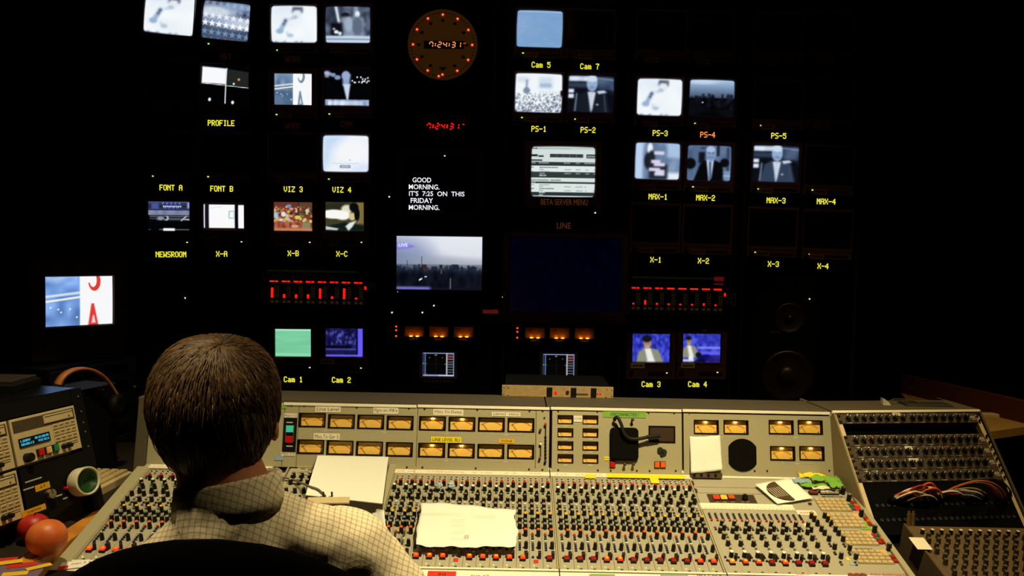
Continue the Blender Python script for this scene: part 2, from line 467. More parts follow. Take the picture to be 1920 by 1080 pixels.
# ================================================================== equipment racks of the monitor wall
def rack(x0, x1, shelves, label, panels=(), leds=()):
    """two posts, shelves at given picture heights, blank panels between"""
    xm = (x0 + x1) / 2
    u0 = WALL.uv(x0, 400)[0]; u1 = WALL.uv(x1, 400)[0]
    base = WALL.Muv((u0 + u1) / 2, -1.2, -0.2)
    t = thing('equipment_rack', label, 'equipment rack', Matrix.Translation(base.translation), 'racks of the monitor wall')
    hw = (u1 - u0) / 2
    W = WALL.Muv((u0 + u1) / 2, 0, 0)
    for s in (-1, 1):
        x = s * (hw - 0.008)
        build(MB().box(x - 0.008, x + 0.008, -1.2, 1.42, -0.36, -0.004), 'post', RACKBLK, t, W)
    build(MB().box(-hw + 0.016, hw - 0.016, -1.2, 1.42, -0.375, -0.36), 'back_panel', VOID, t, W)
    for y in shelves:
        v = WALL.uv(xm, y)[1]
        build(MB().box(-hw + 0.016, hw - 0.016, v - 0.006, v - 0.001, -0.36, -0.006), 'shelf', RACKBLK, t, W)
    for ya, yb in panels:
        va = WALL.uv(xm, ya)[1]; vb = WALL.uv(xm, yb)[1]
        build(MB().box(-hw + 0.016, hw - 0.016, vb, va, -0.02, -0.008), 'blank_panel', VOID, t, W)
    for lx, ly, lm in leds:
        build(MB().ell((0, 0, 0.004), (0.0030, 0.0030, 0.0025), 8, 6).cyl(0, 0, -0.018, 0.004, 0.0034, n=8), 'indicator_light', lm, t, WALL.M(lx, ly, -0.004))
    return t
rack(262, 476, (84, 206, 341, 464), 'tall black rack holding eight monitors from the starred flag down to NEWSROOM', [(86, 106), (208, 238), (343, 362), (466, 500)])
rack(497, 703, (99, 221, 343, 464, 700), 'tall black rack with the crowd picture, the plain white screen and the green screen', [(101, 118), (223, 243), (345, 364), (466, 512), (574, 600), (702, 742)])
rack(724, 926, (421, 560, 748), 'tall black rack under the round clock with the city skyline screen',
     [(200, 272), (424, 434), (562, 600), (642, 652), (716, 746)], [(735, 586, LED_W), (792, 586, LED_W), (813.5, 573, LED_W), (746, 547, LED_W), (834, 292, LED_W), (904, 340, LED_W), (899, 367, LED_W), (730, 369, LED_W)])
rack(944, 1172, (109, 231, 437, 604, 752), 'tall black rack with the running-order screen and the big dim blue screen',
     [(111, 132), (233, 262), (395, 436), (590, 606), (645, 655), (718, 750)], [(943, 557, LED_W), (973, 590, LED_W), (1030, 591, LED_W), (1116, 399, LED_W)])
rack(1178, 1382, (116, 240, 361, 480, 708), 'tall black rack with PS-3, MAX-1 and the seated presenters', [(118, 136), (242, 260), (363, 380), (482, 512), (582, 604), (710, 752)])
rack(1393, 1614, (121, 244, 368, 488), 'tall black rack with the single lit MAX-3 screen, above the speaker', [(123, 140), (246, 264), (370, 384), (490, 504)])

# ================================================================== monitors
def slope_rot(sl): return -(sl - ROLL)
def monitor(px, py, sw, sh, pic, label, sl=0.02, badge=(-16, 47), led=None, kind='mono', bulge=0.006, group=None, mark=None, plate=PLATE, ledm=None, tilt=0.0, cat='monitor'):
    """tube monitor in the rack. kind mono: square 9 inch body; colour: small body, wide control strip"""
    k = WALL.s(px, py)
    M = WALL.M(px, py, 0.0, slope_rot(sl))
    t = thing('monitor', label, cat, M @ T(0, -k * 54, 0), group)
    if kind == 'mono': hw, up, dn, cs = 47 * k, 40 * k, 40 * k, 54 * k
    elif kind == 'colour': hw, up, dn, cs = 46 * k, 36 * k, 30 * k, 58 * k
    else: hw, up, dn, cs = (sw / 2 + 12) * k, (sh / 2 + 10) * k, (sh / 2 + 10) * k, (sh / 2 + 20) * k
    w, h = sw * k, sh * k
    dep = -0.30
    cas = MB().box(-hw, hw, -cs, up, -0.17, -0.012)
    cas.hull8([(-hw * .7, -cs * .8, dep), (-hw * .7, up * .7, dep), (hw * .7, up * .7, dep), (hw * .7, -cs * .8, dep)],
              [(-hw, -cs, -0.17), (-hw, up, -0.17), (hw, up, -0.17), (hw, -cs, -0.17)])
    build(cas, 'casing', BLACK, t, M)
    bz = MB().ring(hw, min(up, dn), w / 2 + 0.004, h / 2 + 0.004, -0.012, 0.004, -0.004)
    build(bz, 'bezel', BEZEL, t, M)
    if pic is None:
        pm = MB()
        n = 10
        for j in range(n + 1):
            for i in range(n + 1):
                a = i / n * 2 - 1; b = j / n * 2 - 1
                pm.v.append((a * w / 2 * 1.02, b * h / 2 * 1.02, -0.006 + bulge * (1 - .5 * a * a - .5 * b * b)))
        for j in range(n):
            for i in range(n):
                q = j * (n + 1) + i; pm.f.append((q, q + 1, q + n + 2, q + n + 1)); pm.m.append(0)
        build(pm, 'screen', GLASS, t, M, smooth=True)
    else:
        inst('screen', screen_mesh(pic, w * 1.03, h * 1.03, bulge), t, M @ T(0, 0, -0.0055) @ Matrix.Rotation(tilt, 4, 'Z'))
    # control strip below the tube
    cst = MB().box(-hw, hw, -cs, -dn, -0.012, 0.002)
    cst.box(-hw * .1, hw * .85, -cs + (cs - dn) * .22, -cs + (cs - dn) * .5, 0.002, 0.003, 1)
    build(cst, 'control_strip', [BEZEL, BLACK], t, M)
    if kind != 'wide':
        bx, by = badge[0] * k, -badge[1] * k
        bm = MB().box(-13 * k, 13 * k, -5 * k, 5 * k, 0, 0.003, 0, 0.001)
        for i in range(6):
            x = (-8 + i * 3.2) * k
            bm.box(x - 1.1 * k, x + 1.1 * k, -1.6 * k, 1.6 * k, 0.003, 0.0034, 1)
        build(bm, 'maker_plate', [plate, BLACK], t, M @ T(bx, by, 0.002))
        build(MB().cyl(0, 0, 0, 0.008, 5 * k, 4.2 * k, 12), 'knob', BLACK, t, M @ T(-hw + 9 * k, -cs + (cs - dn) * .4, 0.002))
    if led:
        build(MB().box(-1.5 * k, 1.5 * k, -1.0 * k, 1.0 * k, 0, 0.002), 'power_light', ledm or LED_G, t, M @ T(led[0] * k, -led[1] * k, 0.002))
    if mark:
        build(MB().box(-4 * k, 4 * k, -2.5 * k, 2.5 * k, 0, 0.002), 'name_plate', PLATE, t, M @ T(mark[0] * k, -mark[1] * k, 0.004))
    return t

# ---- pictures
WB = (242, 248, 252); SK = (178, 204, 236)
def p_helmet(n=64):
    p = Pic(n, int(n * .78), WB)
    p.blotch(5, 4, 7).rect(0, 0, .5, .3, (214, 228, 246), .4, .6)
    p.ell(.56, .17, .13, .10, (196, 212, 230), .4).rect(.47, .05, .68, .13, (86, 94, 116), .04).rect(.47, .10, .50, .19, (96, 104, 128), .03).rect(.64, .06, .69, .2, (110, 116, 136), .04)
    p.ell(.57, .24, .09, .10, (232, 238, 240), .4).ell(.52, .32, .06, .05, (178, 196, 216), .5).ell(.45, .36, .05, .04, (206, 216, 228), .6)
    p.line(.33, .40, .22, .66, .09, (150, 176, 208), .06).ell(.2, .69, .08, .07, (150, 180, 212), .4).ell(.32, .42, .03, .04, (84, 92, 116), .5).ell(.29, .50, .03, .04, (96, 106, 132), .5)
    p.ell(.42, .80, .07, .05, (176, 200, 222), .5).ell(.36, .74, .03, .05, (206, 220, 232), .5)
    for x in (.12, .3, .55, .66): p.ell(x, .97, .04, .02, (150, 172, 196), .5)
    return p.blur(2).tube_mask(.13, .05)
def p_stars():
    p = Pic(88, 70, (62, 76, 104))
    p.blotch(6, 5, 26)
    p.ell(.28, .28, .42, .16, (236, 242, 252), .9, .85).ell(.78, .55, .38, .16, (226, 236, 250), .8, .8).ell(.75, .12, .3, .12, (150, 172, 206), .8, .8).ell(.3, .52, .36, .14, (170, 190, 216), .9, .7)
    p.rect(0, .74, 1, 1, (70, 84, 112), .08, .8)
    for r, (y, a, c) in enumerate(((.05, .5, SK), (.21, .45, SK), (.38, .9, (240, 246, 255)), (.58, 1, (252, 254, 255)), (.80, .65, (150, 178, 214)), (1.0, .35, SK))):
        for i in range(8): p.star(.08 + i * .145 - (r % 2) * .0, y + i * .012, .095, c, a)
    return p.tube_mask(.1, .04)
def p_studio():
    p = Pic(80, 64, (74, 84, 104))
    p.blotch(14, 10, 40)
    p.rect(.0, .0, .3, .45, (40, 48, 64), .05, .7).line(.24, .02, .32, .5, .06, (214, 226, 240), .03).rect(.62, .0, .72, .3, (190, 206, 226), .05, .6)
    p.ell(.45, .25, .09, .07, (20, 22, 30), .3).rect(.38, .3, .86, .82, (132, 146, 168), .1).blotch(8, 6, 26, .36, .28, .9, .85)
    p.ell(.71, .22, .05, .09, (230, 240, 250), .4).ell(.71, .55, .11, .26, (96, 108, 130), .4).ell(.52, .5, .08, .2, (160, 176, 198), .4)
    p.rect(.13, .45, .38, .82, (12, 14, 20), .08).ell(.25, .7, .05, .05, (236, 242, 250), .3).ell(.33, .74, .04, .05, (220, 230, 244), .3).ell(.2, .62, .03, .03, (190, 200, 220), .3)
    p.rect(0, .8, 1, 1, (206, 222, 240), .05).rect(0, .87, 1, .91, (120, 140, 168), .03)
    return p.blur(2).tube_mask(.09, .05)
def p_split():
    p = Pic(88, 72, (2, 2, 3))
    p.poly([(0.02, .07), (.53, .10), (.53, .13), (.02, .12)], (96, 110, 140), .03)
    p.poly([(.02, .09), (.525, .11), (.525, .50), (.02, .49)], (250, 251, 255), .025)
    p.poly([(.54, .11), (.98, .16), (.99, .54), (.54, .50)], (34, 38, 34), .03)
    p.ell(.79, .36, .025, .03, (226, 150, 90), .6).ell(.69, .475, .02, .025, (240, 244, 250), .5)
    p.line(.02, .50, .99, .555, .014, (248, 250, 255), .012)
    p.line(.53, .10, .525, .97, .02, (244, 246, 255), .012).ell(.20, .9, .028, .042, (252, 252, 255), .5).ell(.68, .94, .028, .042, (252, 252, 255), .5)
    return p
def p_sign(n, hue=True, ny=None):
    p = Pic(n, ny or int(n * .8), (246, 248, 252))
    a = (116, 158, 226) if hue else (112, 140, 172)
    p.grad(0, a, 1, tuple(v * .92 for v in a), 0, .5).blotch(9, 7, 34, 0, 0, .5, 1)
    p.poly([(0, 0), (.5, 0), (.5, .18), (.16, .1), (.05, .16)], (206, 224, 250), .15, .8) if hue else None
    p.line(0, .40, .5, .33, .05, (226, 236, 250), .03, .9).line(0, .50, .5, .42, .04, (248, 248, 236), .02)
    if not hue: p.rect(0, .55, .48, 1, (70, 96, 132), .06, .7).ell(.1, .85, .12, .16, (96, 120, 150), .6)
    for x, y in ((.07, .62), (.18, .66), (.35, .66), (.45, .83), (.22, .72)): p.ell(x, y, .014, .018, (240, 246, 255), .5)
    p.rect(.5, -.1, 1.1, 1.1, (250, 250, 252), .02)
    ink = (222, 62, 52) if hue else (122, 142, 160)
    p.ell(.72, .10, .095, .20, ink, .08).ell(.70, .08, .055, .14, (250, 250, 252), .12).poly([(.56, -.1), (.70, -.1), (.66, .13), (.56, .13)], (250, 250, 252), .03)
    p.poly([(.67, .56), (.71, .56), (.78, 1.02), (.62, 1.02)], ink, .02)
    p.poly([(.695, .80), (.71, .80), (.735, .96), (.672, .96)], (240, 220, 220) if hue else (214, 222, 230), .02)
    return p
def p_mic():
    p = Pic(84, 66, (2, 3, 6))
    for x, y, r in ((.05, .08, .05), (.12, .1, .05), (.2, .13, .06), (.30, .2, .07)): p.ell(x, y, r, r * .9, (130, 150, 184), .6)
    p.rect(.02, .02, .12, .2, (176, 192, 220), .06, .8)
    for i in range(16): p.ell(.6 + rng.uniform(0, .4), .2 + rng.uniform(-.02, .14), .016, .022, (230, 238, 250), .6)
    p.poly([(.40, .12), (.58, .12), (.56, .42), (.42, .42)], (146, 166, 204), .06).ell(.48, .14, .09, .12, (150, 172, 210), .4)
    p.poly([(.42, .38), (.58, .38), (.53, .86), (.51, .86)], (206, 216, 236), .04)
    p.rect(.03, .80, .98, .96, (150, 170, 206), .03).rect(.1, .84, .84, .95, (212, 222, 240), .03).blotch(20, 2, 40, .05, .8, .98, .97).rect(.02, .965, .98, .98, (30, 34, 44), .02)
    return p
def p_white():
    p = Pic(68, 54, (238, 244, 252))
    p.poly([(0, 0), (.5, 0), (.1, .8), (0, 1)], (188, 214, 246), .25, .8).ell(.9, .95, .3, .2, (206, 226, 250), .8, .6).ell(.62, .45, .4, .3, (250, 250, 252), .8, .7)
    for i in range(14): p.ell(.24 + i * .04, .75 + .01 * (i % 3), .012, .012, (170, 186, 206), .6)
    p.rect(.38, .81, .60, .88, (96, 104, 124), .02).rect(.40, .83, .58, .86, (216, 222, 232), .02).ell(.59, .67, .02, .025, (190, 206, 228), .5)
    return p.tube_mask(.12, .05)
def p_newsroom():
    p = Pic(80, 58, (3, 4, 8))
    for i in range(6): p.rect(0, .03 + i * .055, 1, .045 + i * .055, (130, 144, 190), .012)
    p.rect(.08, .06, .26, .26, (86, 96, 190), .05, .8)
    for i in range(9):
        p.ell(.36 + .05 * i, .08 + .13 * (i % 2), .025, .035, (96, 110, 240), .5).ell(.38 + .05 * i, .18, .02, .03, (200, 214, 255), .5)
    p.rect(.94, .04, 1, .24, (150, 160, 240), .04)
    p.rect(0, .31, 1, .47, (124, 134, 164), .03).blotch(10, 3, 14, 0, .31, 1, .47)
    for i in range(4): p.rect(.04, .5 + i * .045, 1, .512 + i * .045, (150, 160, 176), .012)
    p.ell(.3, .58, .08, .06, (140, 150, 156), .4).ell(.44, .57, .06, .08, (180, 190, 196), .4).ell(.42, .56, .035, .05, (20, 24, 32), .4).line(.8, .65, .92, .5, .03, (206, 212, 216), .02).line(.84, .6, .98, .62, .03, (190, 198, 206), .02)
    p.rect(.02, .60, .2, .72, (4, 5, 8), .05).rect(.26, .94, .98, .97, (96, 104, 96), .02).rect(.36, .91, .64, 1.0, (250, 250, 250), .03).rect(.0, .95, .06, .97, (90, 90, 80), .02)
    return p
def p_xa():
    p = Pic(74, 50, (4, 4, 10))
    p.rect(.0, .04, .035, .93, (244, 246, 255), .02).rect(.13, .05, .77, .93, (252, 252, 252), .02).rect(.855, .06, 1.0, .94, (252, 252, 255), .02)
    p.rect(.62, .28, .75, .58, (160, 206, 206), .02).rect(.65, .32, .74, .54, (250, 252, 252), .02).line(.14, .2, .45, .12, .012, (190, 214, 230), .02)
    p.rect(.13, .94, .8, .98, (50, 26, 20), .03).rect(.035, .0, .13, 1, (34, 20, 36), .03, .6)
    return p
def p_crowd():
    p = Pic(72, 54, (120, 66, 44))
    p.rect(0, 0, 1, .25, (104, 52, 44), .05).rect(.62, 0, .66, .4, (56, 40, 44), .03).rect(.66, 0, 1, .5, (92, 66, 44), .05).rect(.34, .08, .45, .2, (130, 140, 170), .04)
    cols = ((206, 90, 50), (60, 36, 28), (226, 200, 96), (210, 206, 196), (170, 60, 40), (96, 110, 80), (226, 130, 80), (40, 30, 30), (190, 150, 110))
    for i in range(110):
        x, y = rng.uniform(0, 1), rng.uniform(.16, .72)
        r = .02 + .035 * y
        p.ell(x, y, r, r * 1.3, cols[int(rng.integers(len(cols)))], .5, .9)
    p.poly([(0, .3), (.12, .4), (.12, .6), (0, .55)], (176, 196, 210), .06).ell(.25, .42, .06, .09, (226, 226, 214), .4).ell(.62, .52, .08, .06, (222, 202, 96), .4).ell(.87, .3, .05, .07, (214, 200, 180), .4)
    p.rect(0, .68, .7, 1, (150, 76, 52), .08).blotch(16, 8, 34, 0, .6, 1, 1).ell(.84, .82, .12, .16, (140, 130, 96), .4).ell(.55, .84, .1, .05, (216, 160, 130), .5).rect(0, .9, 1, 1, (196, 126, 88), .06)
    return p
def p_xc():
    p = Pic(72, 54, (66, 62, 38))
    p.rect(.8, 0, 1, .75, (126, 112, 62), .08).ell(.3, .15, .4, .14, (40, 44, 26), .6).ell(.55, .25, .14, .16, (226, 220, 196), .5)
    p.ell(.22, .42, .34, .16, (250, 250, 246), .3).ell(.45, .46, .2, .16, (250, 250, 244), .4).ell(.7, .5, .09, .13, (214, 196, 140), .5)
    p.ell(.74, .18, .12, .16, (8, 12, 16), .3).ell(.82, .42, .07, .24, (8, 12, 16), .3)
    p.poly([(0, .58), (.5, .7), (.7, .64), (1, .74), (1, 1), (0, 1)], (16, 28, 24), .06).poly([(.62, .72), (.8, .64), (.7, .86), (.6, 1), (.52, .84)], (226, 232, 232), .05)
    p.poly([(0, .84), (.34, .92), (.3, .98), (0, .96)], (200, 206, 206), .04)
    return p
def p_bars(n=86):
    p = Pic(n, int(n * .79), (124, 164, 208)).blotch(8, 20, 4)
    return p.rect(0, .0, 1, .06, (170, 200, 236), .05, .7).tube_mask(.11, .04)
def p_plaza():
    p = Pic(88, 72, WB)
    p.rect(.04, .1, .3, .24, (196, 212, 232), .1, .6).rect(.5, .1, .78, .4, (196, 214, 234), .1, .7).rect(.52, .26, .76, .36, (150, 174, 204), .06, .7)
    p.line(.25, .2, .25, .5, .04, (126, 150, 184), .05).ell(.25, .45, .07, .08, (120, 142, 172), .6)
    for i in range(7): p.rect(.52 + i * .065, .45, .545 + i * .065, .56, (196, 206, 208), .03, .8)
    for i in range(420):
        x, y = rng.uniform(0, 1), .52 + .46 * rng.uniform(0, 1) ** .8
        g = rng.uniform(.25, .95) ** .6 * 250
        if rng.uniform() < .45: g *= .45 + .4 * (1 - y)
        p.ell(x, y, .013, .018, (g * .86, g * .94, min(255, g * 1.06)), .6, .85)
    p.rect(.95, .43, 1.0, .56, (10, 12, 20), .02)
    return p.blur(1).tube_mask(.1, .06)
def p_anchor(dark=True):
    p = Pic(84, 68, (10, 13, 20))
    p.rect(.02, .03, .58, .17, (214, 226, 246), .05).blotch(10, 4, 22, .02, .02, .6, .2).rect(.0, .2, .45, .34, (56, 72, 98), .08, .8).rect(.62, .05, 1, .4, (62, 80, 108), .1).blotch(8, 6, 26, .6, .05, 1, .5)
    p.line(.66, .08, .98, .12, .03, (130, 150, 180), .03).rect(.02, .38, .14, .48, (226, 234, 250), .03).rect(.02, .51, .14, .62, (226, 234, 250), .03)
    jc = (22, 27, 38) if dark else (50, 64, 88)
    p.poly([(.26, .52), (.42, .42), (.62, .42), (.82, .52), (.92, 1), (.16, 1)], jc, .05)
    p.poly([(.62, .42), (.78, .40), (.84, .46), (.66, .5)], (206, 216, 238), .03)
    p.line(.2, .5, .17, .95, .03, (130, 146, 170), .03).line(.78, .5, .82, .95, .03, (60, 72, 92), .03)
    p.poly([(.43, .45), (.60, .45), (.54, .9), (.51, 1)], (222, 232, 246), .03)
    for i in range(7): p.line(.47, .52 + i * .065, .55, .49 + i * .065, .012, (120, 136, 160), .015)
    p.ell(.52, .22, .115, .22, (150, 176, 212), .25).ell(.52, .1, .11, .1, (206, 220, 242), .4).ell(.52, .33, .06, .04, (120, 142, 176), .6).ell(.48, .2, .03, .03, (132, 156, 190), .9, .6).ell(.56, .2, .03, .03, (132, 156, 190), .9, .6)
    p.ell(.64, .78, .03, .02, (190, 200, 216), .4)
    return p.blur(3).tube_mask(.09, .06)
def p_dusk(nx=84, ny=68):
    p = Pic(nx, ny, (4, 5, 9))
    p.grad(0, (176, 206, 240), .5, (66, 84, 110)).ell(.3, .08, .3, .06, (214, 230, 250), .9, .6)
    for i in range(34):
        x = rng.uniform(0, 1); h = rng.uniform(.38, .52)
        p.rect(x, h, x + rng.uniform(.02, .06), 1, (18, 22, 31), .03, .8)
    p.rect(0, .56, 1, 1, (9, 11, 16), .2).blotch(14, 10, 14, .3, .45, 1, .8).ell(.3, .62, .02, .02, (214, 220, 230), .5)
    p.poly([(0, .5), (.2, .56), (.55, .82), (1, .66), (1, 1), (0, 1)], (3, 3, 5), .14)
    return p.blur(1).tube_mask(.1, .05)
def p_graphic():
    p = Pic(84, 68, (110, 132, 166))
    p.blotch(7, 6, 34).rect(0, 0, .2, 1, (188, 212, 242), .1).rect(.68, .0, 1, .4, (170, 196, 230), .1).rect(.7, .8, 1, 1, (230, 238, 250), .1).rect(.2, .1, .7, 1, (96, 118, 150), .1, .6)
    p.ell(.33, .18, .06, .16, (236, 242, 252), .4).ell(.3, .5, .09, .22, (26, 30, 40), .4).ell(.37, .42, .07, .2, (30, 34, 44), .4).rect(.32, .58, .72, .98, (34, 38, 50), .08)
    for x0, y0, x1 in ((.42, .24, .64), (.36, .47, .56), (.42, .55, .66), (.32, .68, .56), (.46, .73, .66), (.44, .80, .66)): p.rect(x0, y0, x1, y0 + .09, (222, 216, 240), .04)
    return p.blur(3).tube_mask(.11, .05)
def p_suit():
    p = Pic(82, 66, (84, 106, 140))
    p.blotch(6, 5, 16).rect(.0, .15, .12, .8, (70, 90, 122), .08).rect(.26, .2, .4, .5, (16, 20, 30), .05).rect(.3, .05, .5, .12, (60, 74, 100), .04).rect(.88, .05, .94, .7, (50, 64, 88), .04).rect(.66, .0, .72, .3, (24, 28, 40), .04)
    p.ell(.08, .52, .12, .15, (8, 9, 13), .3).ell(.84, .48, .1, .12, (10, 10, 14), .3)
    p.poly([(.3, .52), (.42, .42), (.62, .42), (.78, .5), (.86, 1), (.16, 1)], (6, 6, 9), .04)
    p.poly([(.43, .4), (.60, .4), (.56, .9), (.50, 1)], (190, 210, 236), .03).poly([(.49, .46), (.54, .46), (.555, .9), (.51, .98)], (76, 92, 122), .02)
    p.ell(.53, .24, .11, .21, (128, 152, 190), .25).ell(.52, .12, .1, .09, (170, 190, 222), .4).line(.47, .34, .58, .34, .015, (80, 98, 130), .03).ell(.49, .22, .025, .02, (76, 92, 126), .6).ell(.57, .22, .025, .02, (76, 92, 126), .6)
    p.rect(.0, .72, .16, .92, (84, 106, 136), .05).rect(.82, .7, 1, .95, (120, 144, 178), .05).rect(.82, .82, 1, .85, (170, 192, 222), .02)
    return p.blur(2).tube_mask(.1, .05)
def p_list():
    p = Pic(132, 102, (212, 224, 220))
    K = (26, 34, 34); G = (120, 134, 132)
    p.rect(0, 0, 1, .07, (190, 204, 202), .01).rect(.02, .05, .06, .065, K, .01).rect(.07, .045, .1, .065, K, .01).rect(.1, .055, .6, .06, G, .01)
    p.rect(.0, .17, .11, .21, K, .012).rect(.12, .19, .2, .22, K, .012).rect(.0, .27, .18, .295, K, .012)
    p.rect(.295, .16, .80, .225, K, .01)
    for i in range(5): p.rect(.3 + i * .1, .19, .39 + i * .1, .197, (150, 160, 156), .01).rect(.392 + i * .1, .165, .396 + i * .1, .22, (180, 190, 186), .008)
    p.rect(.85, .16, 1, .235, K, .01)
    for i in range(6): p.rect(.865 + i * .022, .18, .88 + i * .022, .22, (170, 186, 180), .01)
    def words(y, segs, col, t=.018):
        for a, b in segs:
            x = a
            while x < b:
                w = rng.uniform(.008, .02); p.rect(x, y - t / 2, min(b, x + w), y + t / 2, col, .008, .85); x += w + .006
    L = (220, 230, 226)
    p.rect(0, .315, 1, .39, (44, 54, 54), .012); words(.335, ((.02, .08), (.13, .28), (.51, .6), (.69, .75), (.82, .98)), L)
    p.rect(0, .39, 1, .505, (226, 236, 232), .012); words(.42, ((.02, .05), (.14, .42)), K); words(.46, ((.14, .2), (.52, .62), (.69, .76), (.84, .88), (.96, .99)), G)
    p.rect(0, .505, 1, .62, (50, 60, 60), .012); words(.5, ((.02, .05), (.14, .3)), G); words(.535, ((.14, .22), (.52, .62), (.69, .76), (.84, .9), (.96, .99)), L); words(.575, ((.14, .24),), (250, 252, 250), .026)
    p.rect(0, .62, 1, .695, (216, 228, 224), .012); words(.665, ((.02, .28), (.31, .47)), K)
    p.rect(0, .695, 1, .73, (50, 58, 58), .012); words(.715, ((.02, .08),), L)
    p.rect(0, .73, 1, .9, (220, 232, 228), .012); words(.755, ((.02, .06), (.14, .3)), G); words(.79, ((.14, .2), (.52, .62), (.69, .8), (.83, .85)), G); words(.83, ((.02, .06), (.14, .36)), K); words(.865, ((.14, .2), (.52, .62), (.7, .8), (.84, .86), (.96, .99)), G)
    p.rect(0, .895, 1, .965, (44, 54, 54), .012); words(.905, ((.14, .23),), (250, 252, 250), .026); words(.95, ((.14, .2),), (250, 252, 250), .022)
    p.rect(0, .965, 1, 1, (214, 226, 226), .012)
    return p.tube_mask(.09, .02)
def p_green():
    p = Pic(50, 40, (120, 204, 158))
    p.blotch(2, 14, 7).rect(0, 0, 1, .06, (206, 246, 222), .05, .7).rect(0, .88, 1, .97, (150, 226, 186), .05, .8).ell(.5, .3, .4, .2, (132, 212, 168), .8, .5)
    return p
def p_blue(n=64):
    p = Pic(n, int(n * .78), (22, 20, 74))
    p.blotch(18, 14, 30, tint=(.5, .55, 1.3))
    for i in range(26): p.ell(rng.uniform(.02, .82), rng.uniform(.1, .55), .03, .06, (96, 110, 210), .8, .5)
    p.rect(0, .6, .7, .7, (6, 6, 22), .05).rect(0, .7, .82, .76, (90, 96, 190), .04, .7).rect(0, .76, .82, .9, (24, 22, 80), .04, .7)
    p.rect(.86, .0, 1, .98, (104, 92, 250), .04).rect(0, .92, .96, .98, (112, 100, 250), .04).rect(.82, 0, .86, .9, (10, 8, 40), .03)
    return p
def p_city(n=150, ny=92):
    p = Pic(n, ny, (12, 14, 24))
    p.grad(0, (196, 206, 232), .52, (110, 124, 150)).ell(.85, .15, .6, .4, (238, 240, 246), .9, .85).ell(.1, .35, .3, .3, (120, 134, 178), .9, .5).ell(.5, .5, .5, .12, (160, 168, 178), .9, .5)
    for i in range(60):
        x = rng.uniform(0, 1); h = rng.uniform(.53, .63)
        p.rect(x, h, x + rng.uniform(.012, .035), 1, (26, 36, 54), .014, .75)
    for x, w, h in ((.30, .05, .53), (.64, .08, .52), (.41, .06, .56), (.50, .04, .53), (.74, .04, .57), (.84, .09, .56), (.26, .02, .52)): p.rect(x, h, x + w, 1, (24, 34, 52), .014, .9)
    p.rect(.31, .53, .355, .85, (64, 36, 40), .02).rect(.0, .66, 1, 1, (12, 15, 28), .1).blotch(24, 10, 9, 0, .6, 1, .95)
    for x, y0 in ((.133, .45), (.30, .38)): p.rect(x - .003, y0, x + .003, .66, (26, 30, 40), .006)
    p.poly([(.27, .80), (.305, .77), (.305, .80), (.27, .83)], (236, 240, 244), .01).ell(.345, .75, .014, .012, (210, 212, 216), .5).rect(.625, .77, .632, .97, (150, 150, 140), .006).rect(.52, .6, .53, .7, (120, 90, 66), .012)
    p.poly([(-.02, .07), (.07, .12), (.2, .175), (.34, .20), (.2, .22), (.07, .26), (-.02, .30)], (112, 104, 226), .04)
    p.ell(.06, .185, .1, .045, (150, 146, 236), .6).rect(0, .94, .4, .99, (150, 140, 250), .05, .85)
    return p
def p_desk(two=False):
    p = Pic(68, 52, (54, 62, 190))
    p.blotch(18, 10, 40, tint=(.8, .9, 1.3))
    if two: p.rect(.4, .0, 1, .34, (44, 50, 170), .1, .6).rect(.4, .45, 1, .52, (130, 140, 250), .03).rect(.4, .62, 1, .72, (100, 96, 240), .04).rect(.4, .74, 1, 1, (26, 22, 110), .05).blotch(9, 4, 20, .4, .7, 1, 1)
    cx = .42 if not two else .17; s = 1.0 if not two else .62; y0 = .0 if not two else .02
    f = lambda x, y: (cx + (x - .42) * s, y0 + y * s * (1 if not two else 1.25))
    p.poly([f(.1, 1.05), f(.16, .66), f(.32, .5), f(.5, .5), f(.7, .56), f(.86, 1.05)], (142, 144, 122), .04)
    p.poly([f(.33, .5), f(.48, .5), f(.62, 1.0), f(.42, 1.0)], (236, 238, 232), .04)
    p.ell(*f(.4, .33), .105 * s, .19 * s, (176, 138, 108), .25).ell(*f(.38, .17), .13 * s, .12 * s, (20, 20, 26), .25).ell(*f(.40, .45), .05 * s, .03 * s, (206, 170, 140), .5).ell(*f(.36, .32), .02, .015, (90, 64, 54), .6).ell(*f(.44, .32), .02, .015, (90, 64, 54), .6)
    if two:
        p.ell(.42, .74, .08, .1, (16, 16, 30), .3).poly([(0, .9), (.3, .9), (.52, 1), (0, .97)], (206, 210, 216), .03).ell(.22, .85, .07, .08, (236, 238, 240), .4).rect(.3, .93, .6, 1, (8, 8, 14), .04)
    else: p.ell(.5, .97, .12, .03, (244, 244, 240), .5).rect(.0, .97, 1, 1, (16, 14, 40), .02, .6)
    return p.blur(2)

G8 = 'square tube monitors of the wall'
# upper rows, first rack
monitor(317, 27, 94, 72, p_helmet(), 'monitor with pale helmet picture in the top corner, beside the starred flag screen', .075, (-16, 49), None, tilt=-.04, group=G8)
monitor(423, 39, 88, 70, p_stars(), 'monitor showing rows of white stars on grey cloth', .075, (-14, 47), (-29, 45), tilt=-.03, group=G8)
monitor(317, 152, 86, 68, None, 'dark monitor beneath the cut-off helmet picture in the top corner', .04, (-14, 54), None, group=G8)
monitor(421, 158, 88, 72, p_split(), 'monitor split into a bright white block and a dark block, above PROFILE', .045, (-12, 54), None, tilt=-.02, group=G8)
monitor(320, 285, 86, 68, None, 'dark monitor above the yellow FONT A lettering', .025, (-17, 48), (-33, 46), group=G8)
monitor(420, 287, 86, 68, None, 'dark monitor above the yellow FONT B lettering', .025, (-12, 47), (-29, 45), group=G8)
monitor(316, 405, 76, 54, p_newsroom(), 'small monitor with blue ceiling lights and a dark room, above NEWSROOM', .01, (-27, 35), (35, 49), 'colour', .003, G8, ledm=LED_W)
